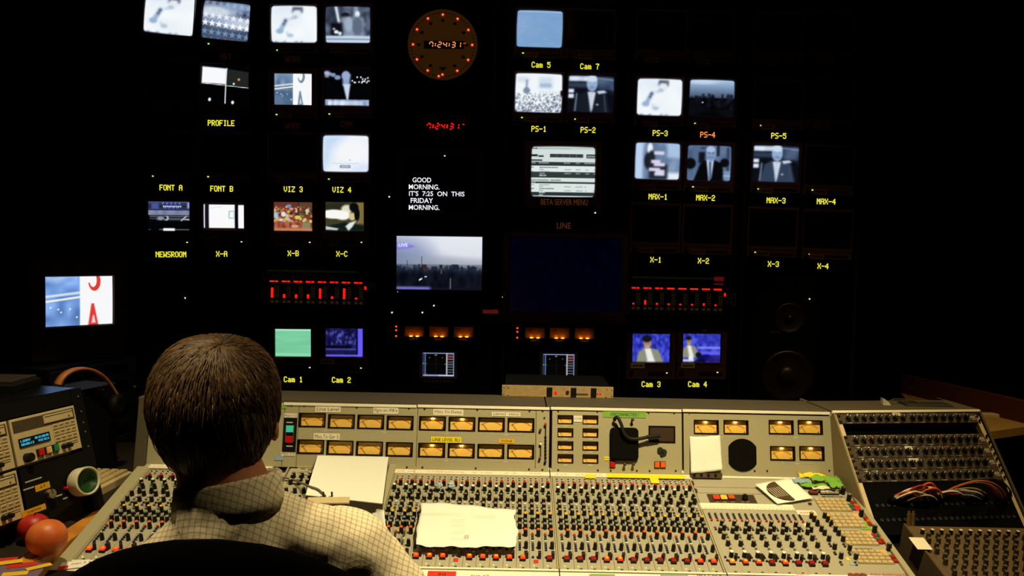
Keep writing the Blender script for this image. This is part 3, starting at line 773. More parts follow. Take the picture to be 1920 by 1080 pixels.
monitor(419, 406, 74, 48, p_xa(), 'small monitor with a bright white panel between dark bars, above X-A', .01, (-26, 34), (34, 47), 'colour', .003, G8, ledm=LED_W)
# second rack
monitor(551, 45, 86, 68, p_helmet(), 'monitor with pale helmet picture beside the grey studio picture', .01, (-17, 50), (-31, 49), group=G8)
monitor(652, 46, 84, 67, p_studio(), 'monitor with a busy grey studio picture on the top row', .01, (-18, 48), None, group=G8)
monitor(549, 167, 68, 56, p_sign(64, False), 'monitor with blue-grey street picture and a tall pale letter sign', .015, (-15, 49), (-30, 48), bulge=.003, group=G8)
monitor(650, 166, 84, 66, p_mic(), 'monitor with a white cone shape over a lit bar on black', .015, (-17, 50), (-32, 48), group=G8)
monitor(549, 288, 86, 68, None, 'dark monitor beside the plain white glowing screen', .012, (-17, 49), None, group=G8)
monitor(648, 288, 86, 68, p_white(), 'monitor glowing plain white with a small grey caption box', .012, (-16, 49), (-31, 48), group=G8)
monitor(549, 406, 70, 52, p_crowd(), 'small colour monitor showing a reddish crowd of people, above X-B', .01, (-29, 34), (32, 48), 'colour', .003, G8, ledm=LED_W)
monitor(646, 406, 70, 52, p_xc(), 'small colour monitor with a blurred head in white and black, above X-C', .01, (-30, 34), (32, 48), 'colour', .003, G8, ledm=LED_W)
monitor(549, 643, 65, 50, p_green(), 'small monitor with a plain mint green screen, above Cam 1', .008, (-28, 33), (32, 46), 'colour', .002, G8, (-2, -33), PLATEL, LED_W)
monitor(645, 643, 68, 52, p_blue(), 'small monitor with a dark blue studio and bright violet edge, above Cam 2', .008, (-31, 35), (32, 47), 'colour', .002, G8, (-2, -33), PLATEL, LED_W)
# fourth rack
monitor(1012, 54, 86, 68, p_bars(), 'monitor with an empty flat pale blue screen, above Cam 5', .03, (-14, 49), (-30, 46), group=G8)
monitor(1108, 57, 86, 68, None, 'dark monitor above the yellow Cam 7 lettering', .03, (-10, 49), None, group=G8)
monitor(1010, 174, 88, 72, p_plaza(), 'monitor with an overexposed crowd before a building, above PS-1', .03, (-14, 50), (-30, 47), group=G8)
monitor(1108, 176, 86, 68, p_anchor(True), 'monitor with a man in dark jacket and striped tie, above PS-2', .03, (-14, 50), (-28, 48), group=G8)
monitor(1056, 322, 120, 94, p_list(), 'larger monitor showing a running-order list in grey and white rows', .015, kind='wide', group=G8)
monitor(1060, 516, 210, 138, Pic(60, 40, (0, 0, 13)).blotch(20, 14, 4, tint=(.3, .3, 1)), 'big nearly dark monitor with a faint deep blue screen, below LINE', .015, kind='wide', bulge=.004, group=G8)
# fifth rack
monitor(1240, 58, 86, 68, None, 'dark top-row monitor two rows above the MAX-1 picture', .03, (-15, 55), None, group=G8)
monitor(1334, 60, 86, 68, None, 'dark top-row monitor two rows above the MAX-2 picture', .03, (-12, 56), None, group=G8)
monitor(1237, 182, 84, 68, p_helmet(), 'monitor with pale helmet picture above PS-3', .03, (-16, 51), None, group=G8)
monitor(1335, 184, 84, 68, p_dusk(), 'monitor with a dusk sky over a dark skyline, above PS-4', .03, (-17, 53), (-30, 48), group=G8)
monitor(1233, 302, 84, 68, p_graphic(), 'monitor with a blurred figure and lines of caption, above MAX-1', .03, (-15, 50), None, group=G8)
monitor(1330, 306, 82, 66, p_suit(), 'monitor with a man in black suit and grey tie, above MAX-2', .03, (-14, 49), (-29, 45), group=G8)
monitor(1229, 420, 84, 66, None, 'unlit monitor above the yellow X-1 lettering', .03, (-15, 50), None, group=G8)
monitor(1326, 423, 84, 66, None, 'unlit monitor above the yellow X-2 lettering', .03, (-15, 50), None, group=G8)
monitor(1221, 653, 68, 52, p_desk(), 'small colour monitor with a seated presenter close up on blue, above Cam 3', .012, (-25, 33), (30, 46), 'colour', .002, G8, (3, -33), PLATEL, LED_W)
monitor(1316, 653, 68, 52, p_desk(True), 'small colour monitor with a presenter small beside a violet desk, above Cam 4', .012, (-26, 33), (30, 45), 'colour', .002, G8, (4, -33), PLATEL, LED_W)
# sixth rack
monitor(1460, 62, 86, 68, None, 'dark top-row monitor two rows above the MAX-3 picture', .03, (-12, 56), None, group=G8)
monitor(1558, 60, 86, 68, None, 'dark top-row monitor in the upper corner of the end rack', .03, (-8, 54), None, group=G8)
monitor(1460, 188, 86, 68, None, 'dark monitor above the yellow PS-5 lettering', .03, (-18, 51), (-32, 48), group=G8)
monitor(1557, 188, 86, 68, None, 'dark monitor beside the one above PS-5, at the end of the row', .03, (-12, 49), None, group=G8)
monitor(1455, 307, 86, 68, p_anchor(False), 'monitor with a man in grey jacket and striped tie, above MAX-3', .03, (-17, 51), (-32, 48), group=G8)
monitor(1555, 312, 86, 68, None, 'dark monitor above the yellow MAX-4 lettering', .03, (-15, 48), (-30, 45), group=G8)
monitor(1449, 428, 86, 66, None, 'unlit monitor above the yellow X-3 lettering', .035, (-17, 48), (-31, 46), group=G8)
monitor(1552, 432, 88, 66, None, 'unlit monitor above the yellow X-4 lettering', .035, (-18, 50), (-34, 46), group=G8)

# ================================================================== under-monitor name displays
def name_display(px, py, txt, m=DOTY, sl=.02, adv=7.3, h=10.5, say=None):
    k = WALL.s(px, py)
    M = WALL.M(px, py, -0.006, slope_rot(sl))
    t = thing('name_display', say or 'black name display lit with yellow letters reading ' + txt, 'name display', M, 'name displays under the monitors')
    w = max(len(txt) * adv / 2 + 5, 28) * k
    build(MB().box(-w, w, -8.5 * k, 8.5 * k, -0.03, 0.004, 0, 0.001), 'casing', VOID, t, M)
    build(dot_text(txt, adv * k, h * k), 'lettering', m, t, M @ T(0, 0, 0.0042))
for a in ((416, 231, 'PROFILE', .015), (322, 352, 'FONT A', .015), (417, 354, 'FONT B', .015), (551, 355, 'VIZ 3', .012), (642, 356, 'VIZ 4', .012), (322, 477, 'NEWSROOM', .0),
          (417, 476, 'X-A', .0), (551, 475, 'X-B', .0), (642, 476, 'X-C', .005), (551, 711, 'Cam 1', .01), (641, 712, 'Cam 2', .01), (1015, 122, 'Cam 5', .02), (1106, 125, 'Cam 7', .02),
          (1011, 242, 'PS-1', .02), (1103, 244, 'PS-2', .02), (1238, 250, 'PS-3', .025), (1460, 255, 'PS-5', .025), (1234, 369, 'MAX-1', .025), (1323, 371, 'MAX-2', .025), (1455, 376, 'MAX-3', .025),
          (1549, 378, 'MAX-4', .025), (1230, 487, 'X-1', .025), (1319, 489, 'X-2', .025), (1450, 495, 'X-3', .03), (1543, 499, 'X-4', .03), (1221, 720, 'Cam 3', .01), (1308, 720, 'Cam 4', .01)):
    name_display(a[0], a[1], a[2], DOTY, a[3])
name_display(1327, 253, 'PS-4', DOTO, .025, say='black name display lit with orange letters reading PS-4')
name_display(650, 233, 'CNN', DOTD, .015, say='black name display with barely lit red letters, under the white cone picture')
name_display(425, 107, 'NET', DOTD, .03, say='black name display with barely lit red letters, under the starred flag picture')
name_display(550, 236, 'WNBC', DOTD, .015, say='black name display with barely lit red letters, under the blue-grey street picture')
name_display(550, 111, 'WCBS', DOTD, .015, say='black name display with barely lit red letters, over the blue-grey street picture')

# ================================================================== clocks
SEG7 = {'0': 'abcdef', '1': 'bc', '2': 'abged', '3': 'abgcd', '4': 'fgbc', '7': 'abcf'}
def digits(txt, w, h, adv, t, slant=0.12):
    """seven-segment numerals centred on the origin; ':' takes half an advance"""
    mb = MB(); wid = sum(adv * (.55 if c == ':' else 1) for c in txt); x = -wid / 2
    for c in txt:
        a = adv * (.55 if c == ':' else 1); cx = x + a / 2; x += a
        sh = lambda px, py: (cx + px + slant * py, py)
        if c == ':':
            for y in (-h * .18, h * .18):
                p = sh(0, y); mb.box(p[0] - t * .65, p[0] + t * .65, p[1] - t * .65, p[1] + t * .65, 0, 0.001)
            continue
        W, H = w / 2, h / 2
        ends = {'a': (-W, H, W, H), 'b': (W, H, W, 0), 'c': (W, 0, W, -H), 'd': (-W, -H, W, -H), 'e': (-W, 0, -W, -H), 'f': (-W, H, -W, 0), 'g': (-W, 0, W, 0)}
        for s in SEG7[c]:
            q = ends[s]; p0, p1 = Vector(sh(q[0], q[1])), Vector(sh(q[2], q[3])); d = (p1 - p0).normalized() * t * .55
            p0 += d; p1 -= d
            mb.line(p0.x, p0.y, p1.x, p1.y, t, 0, 0, 0.001)
    return mb
k = WALL.s(830, 84); M = WALL.M(830, 84, 0.0, slope_rot(.01))
t = thing('wall_clock', 'round brown clock with a ring of red lights and red digits', 'clock', M)
DISC = emit('clock_face_glow', (46, 24, 4), 0.85)  # brown of the face put in as emission, though it is no lamp
CLKINK = mat('clock_marks', (10, 8, 6), 0.8)
build(MB().lathe([(0.001, -0.05), (66 * k, -0.05), (67.5 * k, -0.01), (67.5 * k, 0.002), (66 * k, 0.004), (65.5 * k, 0)], 64).lathe([(0.001, -0.0005), (65.5 * k, -0.0005)], 64), 'case', VOID, t, M)
fc = MB().cyl(0, 0, -0.0004, 0.001, 65.5 * k, n=64)
for i in range(60):
    a = i * PI / 30; r = 59 * k
    fc.cyl(r * math.cos(a), r * math.sin(a), 0.001, 0.0016, 1.3 * k, n=8, mi=1)
for i in range(12):
    a = i * PI / 6; fc.box(45 * k * math.cos(a) - 3 * k, 45 * k * math.cos(a) + 3 * k, 45 * k * math.sin(a) - 2.5 * k, 45 * k * math.sin(a) + 2.5 * k, 0.001, 0.0013, 1)
fc.box(-6 * k, 7 * k, -44 * k, -41.5 * k, 0.001, 0.0016, 1)
build(fc, 'face', [DISC, CLKINK], t, M)
HALO = emit('red_lamp_halo', (170, 30, 10), 0.8)  # dim disc painting the glow around each red light
lamp = MB().cyl(0, 0, 0, 0.002, 3.6 * k, 3.0 * k, 12).ell((0, 0, 0.002), (1.7 * k, 1.7 * k, 1.2 * k), 10, 6, 1).mesh('hour_light', [HALO, LED_RB])
for i in range(12):
    a = i * PI / 6; inst('hour_light', lamp, t, M @ T(55.5 * k * math.cos(a), 55.5 * k * math.sin(a), 0.001))
inst('second_light', lamp, t, M @ T(-7 * k, -58.5 * k, 0.001))
build(MB().box(-35 * k, 40 * k, -7.5 * k, 7 * k, 0.001, 0.002), 'digit_window', VOID, t, M)
build(digits('7:24:31', 6.2 * k, 9.5 * k, 10.2 * k, 1.5 * k), 'digits', LED_RB, t, M @ T(4.5 * k, 0, 0.0022))
build(MB().box(-3 * k, 2 * k, -.7 * k, .7 * k, 0, 0.001), 'tenths_dash', LED_R, t, M @ T(41.5 * k, 3 * k, 0.0022))
M = WALL.M(833, 237, 0.0, slope_rot(.01))
t = thing('digital_clock', 'black strip clock with plain red digits below the round clock', 'clock', M)
build(MB().box(-52 * k, 52 * k, -14 * k, 14 * k, -0.05, 0.002, 0, 0.002), 'casing', VOID, t, M)
build(digits('7:24:31', 6.4 * k, 10 * k, 10.4 * k, 2.2 * k, .2), 'digits', LED_R, t, M @ T(-2.5 * k, 0, 0.0022))
build(MB().box(-2 * k, 2 * k, -.7 * k, .7 * k, 0, 0.001), 'tenths_dash', LED_R, t, M @ T(36 * k, 4 * k, 0.0022))

# ================================================================== prompter, skyline screen
k = WALL.s(822, 345); M = WALL.M(822, 345, 0.0, slope_rot(.012))
t = thing('prompter_monitor', 'black script monitor with a five-line white GOOD MORNING text', 'monitor', M)
build(MB().box(-84 * k, 84 * k, -66 * k, 62 * k, -0.28, -0.008), 'casing', BLACK, t, M)
build(MB().ring(84 * k, 64 * k, 70 * k, 54 * k, -0.008, 0.003, -0.005), 'bezel', BLACK, t, M)
build(MB().box(-70 * k, 70 * k, -54 * k, 54 * k, -0.0075, -0.005), 'screen', GLASS, t, M)
PW = emit('prompter_white', (246, 246, 255), 1.0)
for s, x0, x1, y in (('GOOD', 773.5, 808.5, 337.5), ('MORNING.', 766.5, 824, 350.5), ("IT'S  7:25  ON  THIS", 767, 871, 363.2), ('FRIDAY', 770, 812, 376), ('MORNING.', 766.5, 824, 389)):
    text(s, t, WALL.M((x0 + x1) / 2, y, -0.003, slope_rot(.012)), (x1 - x0) * k, 9.2 * k, PW, bold=0.012)
build(MB().box(-8 * k, 8 * k, -1 * k, 1 * k, 0, 0.001), 'maker_plate', PLATE, t, M @ T(-8 * k, -59 * k, 0.003))
k = WALL.s(823, 494); M = WALL.M(823.5, 493.5, 0.0, slope_rot(.012))
t = thing('flat_monitor', 'wide flat monitor with a hazy city skyline at dawn', 'monitor', M)
build(MB().box(-96 * k, 96 * k, -62 * k, 58 * k, -0.08, -0.004, 0, 0.002).box(-96 * k, 96 * k, -66 * k, -60 * k, -0.08, 0.0), 'casing', BLACK, t, M)
build(MB().ring(96 * k, 60 * k, 82.5 * k, 51.5 * k, -0.004, 0.002, -0.003), 'bezel', BLACK, t, M)
inst('screen', screen_mesh(p_city(), 164 * k, 102 * k, 0.0), t, M @ T(0, 0, -0.0028))
text('LIVE', t, M @ T(-68 * k, 33.5 * k, -0.0022), 17 * k, 6 * k, PW, bold=.01)
build(MB().box(-10 * k, 10 * k, -.8 * k, .8 * k, 0, 0.001), 'maker_plate', PLATE, t, M @ T(-2 * k, 56 * k, 0.002))

# engraved legends on the fourth rack
for s, px, py, w, h in (('BETA SERVER MENU', 1058, 379, 88, 11), ('LINE', 1057, 423, 26, 11)):
    k = WALL.s(px, py); M = WALL.M(px, py, 0.0, slope_rot(.015))
    t = thing('legend_strip', 'black strip with dim brown backlit letters reading ' + s, 'label', M)
    build(MB().box(-(w / 2 + 8) * k, (w / 2 + 8) * k, -9 * k, 9 * k, -0.03, 0.004, 0, 0.001), 'casing', VOID, t, M)
    text(s, t, M @ T(0, 0, 0.004), w * k, h * k, ENGR)

# ================================================================== red bargraph meters
def bargraph(px, py, w, h, x0, pitch, heights, dashes, label, top):
    k = WALL.s(px, py); M = WALL.M(px, py, 0.0, slope_rot(.02))
    t = thing('bargraph_meter', label, 'audio meter', M, 'red bargraph meters')
    build(MB().box(-w / 2 * k, w / 2 * k, -h / 2 * k, h / 2 * k, -0.12, 0.002, 0, 0.001), 'casing', VOID, t, M)
    DIM = MATS.get('dim_segment') or emit('dim_segment', (44, 28, 8), 0.8)
    for i in range(8):
        x = (x0 + i * pitch - px) * k
        db = MB()
        for a, b in dashes[i]: db.box(x + a * k, x + b * k, -1.5 * k, 1.5 * k, 0, 0.0015, 0, 0.0004)
        build(db, 'overload_light', LED_R, t, M @ T(0, (py - top) * k, 0.002))
        b0 = (py - (top + 31)) * k
        a, hh = heights[i]
        build(MB().box(x - a * k, x + a * k, b0, b0 + hh * k, 0, 0.0015, 0, 0.0004), 'level_bar', LED_R, t, M @ T(0, 0, 0.002))
        sg = MB()
        for q in range(5):                                       # unlit segments, drawn as small open boxes
            y = b0 + (2 + q * 4.6) * k
            for e in ((-3, -3, -1.6, 1.6), (3, 3, -1.6, 1.6), (-3, 3, -1.6, -1.6), (-3, 3, 1.6, 1.6)):
                sg.line(x + (9 + e[0]) * k, y + e[2] * k, x + (9 + e[1]) * k, y + (e[3] + .01) * k, 0.7 * k, 0.002)
        for dx in (0, 9):
            y = b0 - 7 * k
            sg.box(x + (dx - 3) * k, x + (dx + 3) * k, y - 2.4 * k, y + 2.4 * k, 0.002, 0.0026)
        build(sg, 'scale_segments', DIM, t, M)
    x = (x0 + 7 * pitch + 17 - px) * k
    build(MB().box(x - 1.7 * k, x + 1.7 * k, -3.2 * k, 3.2 * k, 0, 0.0015), 'peak_light', LED_R, t, M @ T(0, (py - top - 9.5) * k, 0.002))
    gm = MB()
    for i in range(38): gm.box((-w / 2 + 6 + i * 4.4) * k, (-w / 2 + 9 + i * 4.4) * k, -2 * k, 2 * k, 0.002, 0.0024)
    build(gm, 'green_scale', emit('dim_green_scale', (18, 26, 6), 0.6), t, M @ T(0, (py - top + 20) * k, 0))
    return t, M, k
two = [(-4.5, 4), (5.5, 11)]
bargraph(596, 548, 200, 68, 510.5, 22.5, [(2.2, 19), (2.2, 7), (2.2, 7), (2.2, 7.5), (2.2, 19), (2.2, 4.5), (2.2, 20), (2.2, 3)], [two] * 8, 'red bargraph meter with three tall bars, above Cam 1 and Cam 2', 528.8)
t, M, k = bargraph(1280, 552, 200, 66, 1188, 22, [(1.8, 3), (1.8, 8.5), (1.8, 3.6), (1.8, 3), (1.8, 3), (1.8, 3), (1.8, 4.6), (1.8, 3)],
         [[(-4, 4), (5.5, 10.5)]] * 3 + [[(-4, 10)]] + [[(-4.5, 10.5)]] * 4, 'red bargraph meter with only short bars, above Cam 3 and Cam 4', 541.5)
build(MB().box(-10 * k, 8 * k, -4 * k, 4 * k, 0, 0.001).box(-10 * k, 8 * k, -11 * k, -8.5 * k, 0, 0.001), 'red_legend', emit('dim_red_legend', (96, 12, 12), 0.8), t, WALL.M(1349, 523, 0.003))
build(MB().ring(3.6 * k, 11.5 * k, 2.4 * k, 10 * k, 0, 0.002, 0.0), 'handle', PLATE, t, WALL.M(1375, 562, 0.002))
build(MB().box(-10 * k, 10 * k, -1 * k, 1 * k, 0, 0.001), 'maker_plate', PLATE, t, WALL.M(1257, 579, 0.002))

# ================================================================== amber needle panels, scopes
AMBW = mat('wall_meter_face', (206, 150, 70), 0.8)
def needle_panel(x0, y0, label):
    k = WALL.s(x0, y0); M = WALL.M(x0 + 46.5, y0, 0.0, slope_rot(.012))
    t = thing('needle_meter_panel', label, 'audio meter', M, 'amber needle meter panels')
    build(MB().box(-98 * k, 98 * k, -18 * k, 16 * k, -0.12, -0.022), 'casing', VOID, t, M)
    pf = MB()                                                     # front plate with three windows
    xs = [-98, -18.6 - 46.5, 18.6 - 46.5, -18.6, 18.6, 46.5 - 18.6, 46.5 + 18.6, 98]
    for i in (0, 2, 4, 6): pf.box(xs[i] * k, xs[i + 1] * k, -10.4 * k, 10 * k, -0.022, 0.002)
    pf.box(-98 * k, 98 * k, -18 * k, -10.4 * k, -0.022, 0.002).box(-98 * k, 98 * k, 10 * k, 16 * k, -0.022, 0.002)
    build(pf, 'front_plate', VOID, t, M)
    for i, s in enumerate(('LEFT', 'RIGHT', 'MONO')):
        m2 = M @ T((i - 1) * 46.5 * k, 0, 0)
        f = MB().box(-18.6 * k, 18.6 * k, -10.4 * k, 10 * k, -0.021, -0.020)
        for q in range(9):
            a = (q - 4) * .2; f.line(30 * k * math.sin(a), (-24 + 28 * math.cos(a)) * k, 31 * k * math.sin(a) * 1.03, (-24 + 31 * math.cos(a)) * k, 0.5 * k, -0.020, 1)
        build(f, 'meter_face', [AMBW, NEEDLE], t, m2)
        build(MB().line(0, -10 * k, -9 * k, 6 * k, 0.6 * k, -0.016, 0), 'needle', NEEDLE, t, m2)
        lb = MB()
        for dx in (-6, 6): lb.ell((dx * k, -9.6 * k, -0.012), (3.4 * k, 0.9 * k, 0.003), 8, 6)
        build(lb, 'lamp', BULBW, t, m2)
        text(s, t, m2 @ T(0, -13.6 * k, 0.002), 15 * k, 4.2 * k, ENGR)
    for dy in (9, 2, -9): build(MB().ell((0, 0, 0.001), (2.0 * k, 2.0 * k, 1.5 * k), 8, 6), 'indicator_light', emit('panel_red_led', (255, 70, 40), 1.3), t, M @ T(-79.5 * k, dy * k, 0.002))
needle_panel(776, 622, 'black panel with three amber needle meters, above the scope under the skyline screen')
needle_panel(1003, 625, 'black panel with three amber needle meters, below the big dim blue screen')
def p_scope():
    p = Pic(62, 50, (4, 4, 5))
    B = (140, 160, 214)
    p.rect(0, 0, 1, .05, B, .02).rect(0, .92, 1, 1, B, .02).rect(0, 0, .03, 1, (96, 116, 180), .02).rect(.075, 0, .10, 1, B, .02).rect(.74, 0, .775, 1, (200, 206, 220), .02).rect(.96, 0, 1, 1, B, .02)
    p.rect(.03, .05, .075, .92, (20, 22, 60), .02).rect(.5, .93, 1, .99, (206, 214, 236), .02, .7)
    p.rect(.78, .06, .96, .32, (84, 22, 20), .02)
    for i in range(8): p.rect(.78, .05 + i * .108, .96, .075 + i * .108, (156, 160, 170), .015, .8)
    for i in range(4): p.rect(.78, .38 + i * .05, .96, .40 + i * .05, (120, 124, 132), .015, .7)
    p.ell(.42, .11, .03, .02, (200, 196, 130), .5).ell(.22, .22, .015, .018, (110, 130, 90), .5).ell(.62, .22, .015, .018, (110, 130, 90), .5).ell(.13, .47, .015, .018, (110, 130, 90), .5).ell(.71, .48, .015, .018, (110, 130, 90), .5)
    p.rect(.14, .475, .7, .49, (34, 14, 8), .012).rect(.415, .1, .43, .9, (34, 14, 8), .012).ell(.12, .9, .03, .02, (180, 40, 40), .5).ell(.04, .46, .012, .02, (120, 220, 120), .5)
    return p
def scope(px, py, label):
    k = WALL.s(px, py); M = WALL.M(px, py, 0.0, slope_rot(.012))
    t = thing('scope_display', label, 'scope display', M, 'scope displays')
    build(MB().box(-98 * k, 98 * k, -38 * k, 31 * k, -0.15, -0.003, 0, 0.001), 'casing', VOID, t, M)
    build(MB().ring(35 * k, 26 * k, 30 * k, 22.5 * k, -0.003, 0.006, -0.002), 'bezel', ANTH, t, M)
    inst('screen', screen_mesh(p_scope(), 60.5 * k, 45.5 * k, 0.0), t, M @ T(0, 0, -0.0015))
    for i in range(8): build(MB().box(-2.4 * k, 2.4 * k, -2.2 * k, 2.2 * k, 0, 0.003, 0, 0.001), 'push_button', BEZEL, t, M @ T((-24 + 7 * i) * k, -31.5 * k, -0.003))
    build(MB().ring(5 * k, 7 * k, 4.4 * k, 6.4 * k, 0, 0.001, 0), 'key_plate', ANTH, t, M @ T(48 * k, -1 * k, -0.003))
scope(822, 683.5, 'square scope display under the amber meters below the city skyline')
scope(1047.5, 686, 'square scope display behind the silver rack unit')
t = tag(build(MB().box(-14.5 * WS, 14.5 * WS, -3.5 * WS, 3.5 * WS, -0.02, 0.002), 'legend_plate', emit('dim_red_plate', (92, 24, 14), 0.7), None, WALL.M(919.5, 584.5, -0.004)), 'small dim red lettered plate beside the amber meter panel', 'label')

# ================================================================== speakers
def speaker(px, label, mirror):
    k = WALL.s(px, 640); s = -1 if mirror else 1
    M = WALL.M(px, 640, -0.02, 0)
    t = thing('loudspeaker', label, 'loudspeaker', M @ T(0, -120 * k, 0), 'black loudspeakers')
    build(MB().box(-64 * k, 64 * k, -118 * k, 132 * k, -0.3, 0.0, 0, 0.012), 'cabinet', VOID, t, M)
    SP = MATS.get('speaker_cone') or mat('speaker_cone', (26, 20, 15), 0.4, spec=0.4)
    def drv(name, x, y, r, cap):
        m2 = M @ T(x * k, y * k, 0)
        build(MB().lathe([(r * 1.12 * k, 0.0), (r * 1.1 * k, 0.006), (r * 1.0 * k, 0.006), (r * .9 * k, 0.002), (r * .42 * k, -0.02 + 0.022), (cap * k, 0.003)], 40), name, SP, t, m2, smooth=True)
        build(MB().ell((0, 0, 0.004), (cap * k * 1.1, cap * k * 1.1, 0.016), 20, 10), 'dust_cap', SP, t, m2, smooth=True)
    drv('woofer', 8 * s, -66, 44, 17)
    drv('tweeter', 8 * s, 44, 26, 7)
    text('GENELEC', t, M @ T(-16 * s * k, 18 * k, 0.0005), 21 * k, 5 * k, PLATE)
    build(MB().ell((0, 0, 0.001), (1.6 * k, 1.6 * k, 1 * k), 8, 6), 'power_light', LED_G, t, M @ T(45 * s * k, (640 - 559) * k, 0))
speaker(1470, 'black loudspeaker on the wall below the X-3 display', False)
speaker(392, 'black loudspeaker on the wall below the NEWSROOM display', True)
# ================================================================== the mixing console
CON = thing('mixing_console', 'wide grey broadcast mixing console with needle meters and rows of knobs', 'mixing console', T(0, 2.2, 0))
BS = BRIDGE.s(960, 830)
def on_bridge(x0, y0, x1, y1):
    a, b, c, d = box_between(BRIDGE, x0, y0, x1, y1)
    cu, cv = (a + b) / 2, (c + d) / 2
    return BRIDGE.Muv(cu, cv), (b - a) / 2, (d - c) / 2
uL = SURF.uv(262, 888)[0]; uR = SURF.uv(1566, 888)[0]     # ends of the console at the back of the control surface
vF = SURF.uv(1000, 1076)[1]                               # front end of the control surface
vB = SURF.uv(960, 893)[1]
_bu, _bv = BRIDGE.uv(960, 884)
bT = BRIDGE.uv(960, 766)[1]; bB = BRIDGE.uv(960, 884)[1]
# --- body under the surface, down to the floor
fz = SURF.pt(0, vF); bz_ = SURF.pt(0, vB)
body = MB()
xa, xb = uL + SURF.o.x, uR + SURF.o.x
body.add([(x, y, z) for x in (xa, xb) for y, z in ((fz.y - .01, fz.z - .02), (2.62, bz_.z + .0), (2.62, .58), (fz.y - .01, .58))],
         [(0, 1, 2, 3), (7, 6, 5, 4), (0, 4, 5, 1), (1, 5, 6, 2), (2, 6, 7, 3), (3, 7, 4, 0)])
for x in (xa + .1, xb - .1): body.box(x - .06, x + .06, 2.0, 2.55, 0, .58)
build(body, 'body', GREYD, CON, I4)
# --- bridge: closed case with a brown-grey top cover
top_pt = BRIDGE.pt(0, bT + .008)
ca, cb = BRIDGE.uv(262, 766)[0], BRIDGE.uv(1566, 766)[0]
case = MB()
p0 = BRIDGE.pt(0, bB - .02, -.032); p1 = BRIDGE.pt(0, bT + .006, -.024); pc_ = BRIDGE.pt(0, bT + .006, -.004)
case.add([(x, y, z) for x in (ca, cb) for y, z in ((p0.y, p0.z), (p1.y, p1.z), (2.60, p1.z), (2.60, p0.z))],
         [(0, 1, 2, 3), (7, 6, 5, 4), (0, 4, 5, 1), (1, 5, 6, 2), (2, 6, 7, 3), (3, 7, 4, 0)])
build(case, 'bridge_case', GREYD, CON, I4)
for x0, x1 in ((266, 1030), (1032.5, 1567)):
    a, b = BRIDGE.uv(x0, 752)[0], BRIDGE.uv(x1, 752)[0]
    build(MB().box(a, b, pc_.y - .004, 2.58, pc_.z, pc_.z + .006), 'top_cover', GREYD, CON, I4)
# --- cream trim strips above and below the meters
for x0, x1 in ((266, 530), (532, 781), (783, 1030.5), (1032.5, 1277.5), (1279.5, 1560.5)):
    M, hw, hh = on_bridge(x0, 0, x1, 0)
    M, hw, hh = on_bridge(x0, 761 + (x0 + x1 - 1800) * .0085, x1, 766.5 + (x0 + x1 - 1800) * .0085)
    build(MB().box(-hw, hw, -.0042, .0042, -.012, 0.004, 0, .001), 'trim_strip', CREAM, CON, M)
# --- meter panels
PAN = [(268, 530), (531, 557), (558, 781), (782, 1004), (1005, 1029.5), (1035, 1278.5), (1282, 1561)]
RA = [(585.5, 787.5), (640.3, 790), (695.3, 791), (750.4, 792.7), (811, 793.7), (866.3, 795), (921.5, 796), (977, 797)]
RB = [(582.3, 837.5), (637.5, 839.5), (692.8, 841), (748.8, 842.5), (809.5, 844), (865.1, 845), (920.5, 846), (976.5, 847)]
SMALL = [(x, y) for x, ys in ((1060.3, (786.5, 811, 835.5, 859.8)), (1107.2, (787, 811.5, 836, 860.3))) for y in ys]
MID = [(1324.3, 800.7), (1380, 801), (1464.7, 801), (1519.3, 801), (1467.5, 850), (1522.3, 850)]
HOLES = [(x, y, 50.5, 26.5) for x, y in RA + RB] + [(x, y, 29.5, 16.5) for x, y in SMALL] + [(x, y, 47, 26.5) for x, y in MID]
def holed_plate(x0, x1, y0, y1, holes):
    """panel front with rectangular openings, over a closed back"""
    mb = MB().box(x0, x1, y0, y1, -.018, -.0128)
    xs = sorted({x0, x1, *[q for h in holes for q in (h[0], h[1])]}); ys = sorted({y0, y1, *[q for h in holes for q in (h[2], h[3])]})
    for a, b in zip(xs, xs[1:]):
        for c, d in zip(ys, ys[1:]):
            mx, my = (a + b) / 2, (c + d) / 2
            if any(h[0] < mx < h[1] and h[2] < my < h[3] for h in holes): continue
            mb.add([(a, c, 0), (b, c, 0), (b, d, 0), (a, d, 0)], [(0, 1, 2, 3)])
    q = [(x0, y0), (x1, y0), (x1, y1), (x0, y1)]
    for i in range(4):
        (a, b), (c, d) = q[i], q[(i + 1) % 4]
        mb.add([(a, b, -.0128), (c, d, -.0128), (c, d, 0), (a, b, 0)], [(0, 1, 2, 3)])
    return mb
PANEL = {}
for x0, x1 in PAN:
    M, hw, hh = on_bridge(x0, 768, x1, 884)
    yc = (bT + bB) / 2; a = BRIDGE.uv(x0, 826)[0]; b = BRIDGE.uv(x1, 826)[0]
    M = BRIDGE.Muv((a + b) / 2, yc)
    hs = []
    for x, y, w, h in HOLES:
        if x0 < x < x1:
            u, v = BRIDGE.uv(x, y); u -= (a + b) / 2; v -= yc; hs.append((u - (w / 2 - .5) * BS, u + (w / 2 - .5) * BS, v - (h / 2 - .5) * BS, v + (h / 2 - .5) * BS))
    PANEL[x0] = build(holed_plate(-(b - a) / 2, (b - a) / 2, bB - yc, bT - yc - .004, hs), 'meter_panel', GREY, CON, M)
def panel_at(px):
    for x0, x1 in PAN:
        if x0 - 2 <= px <= x1 + 3: return PANEL[x0]
    return CON
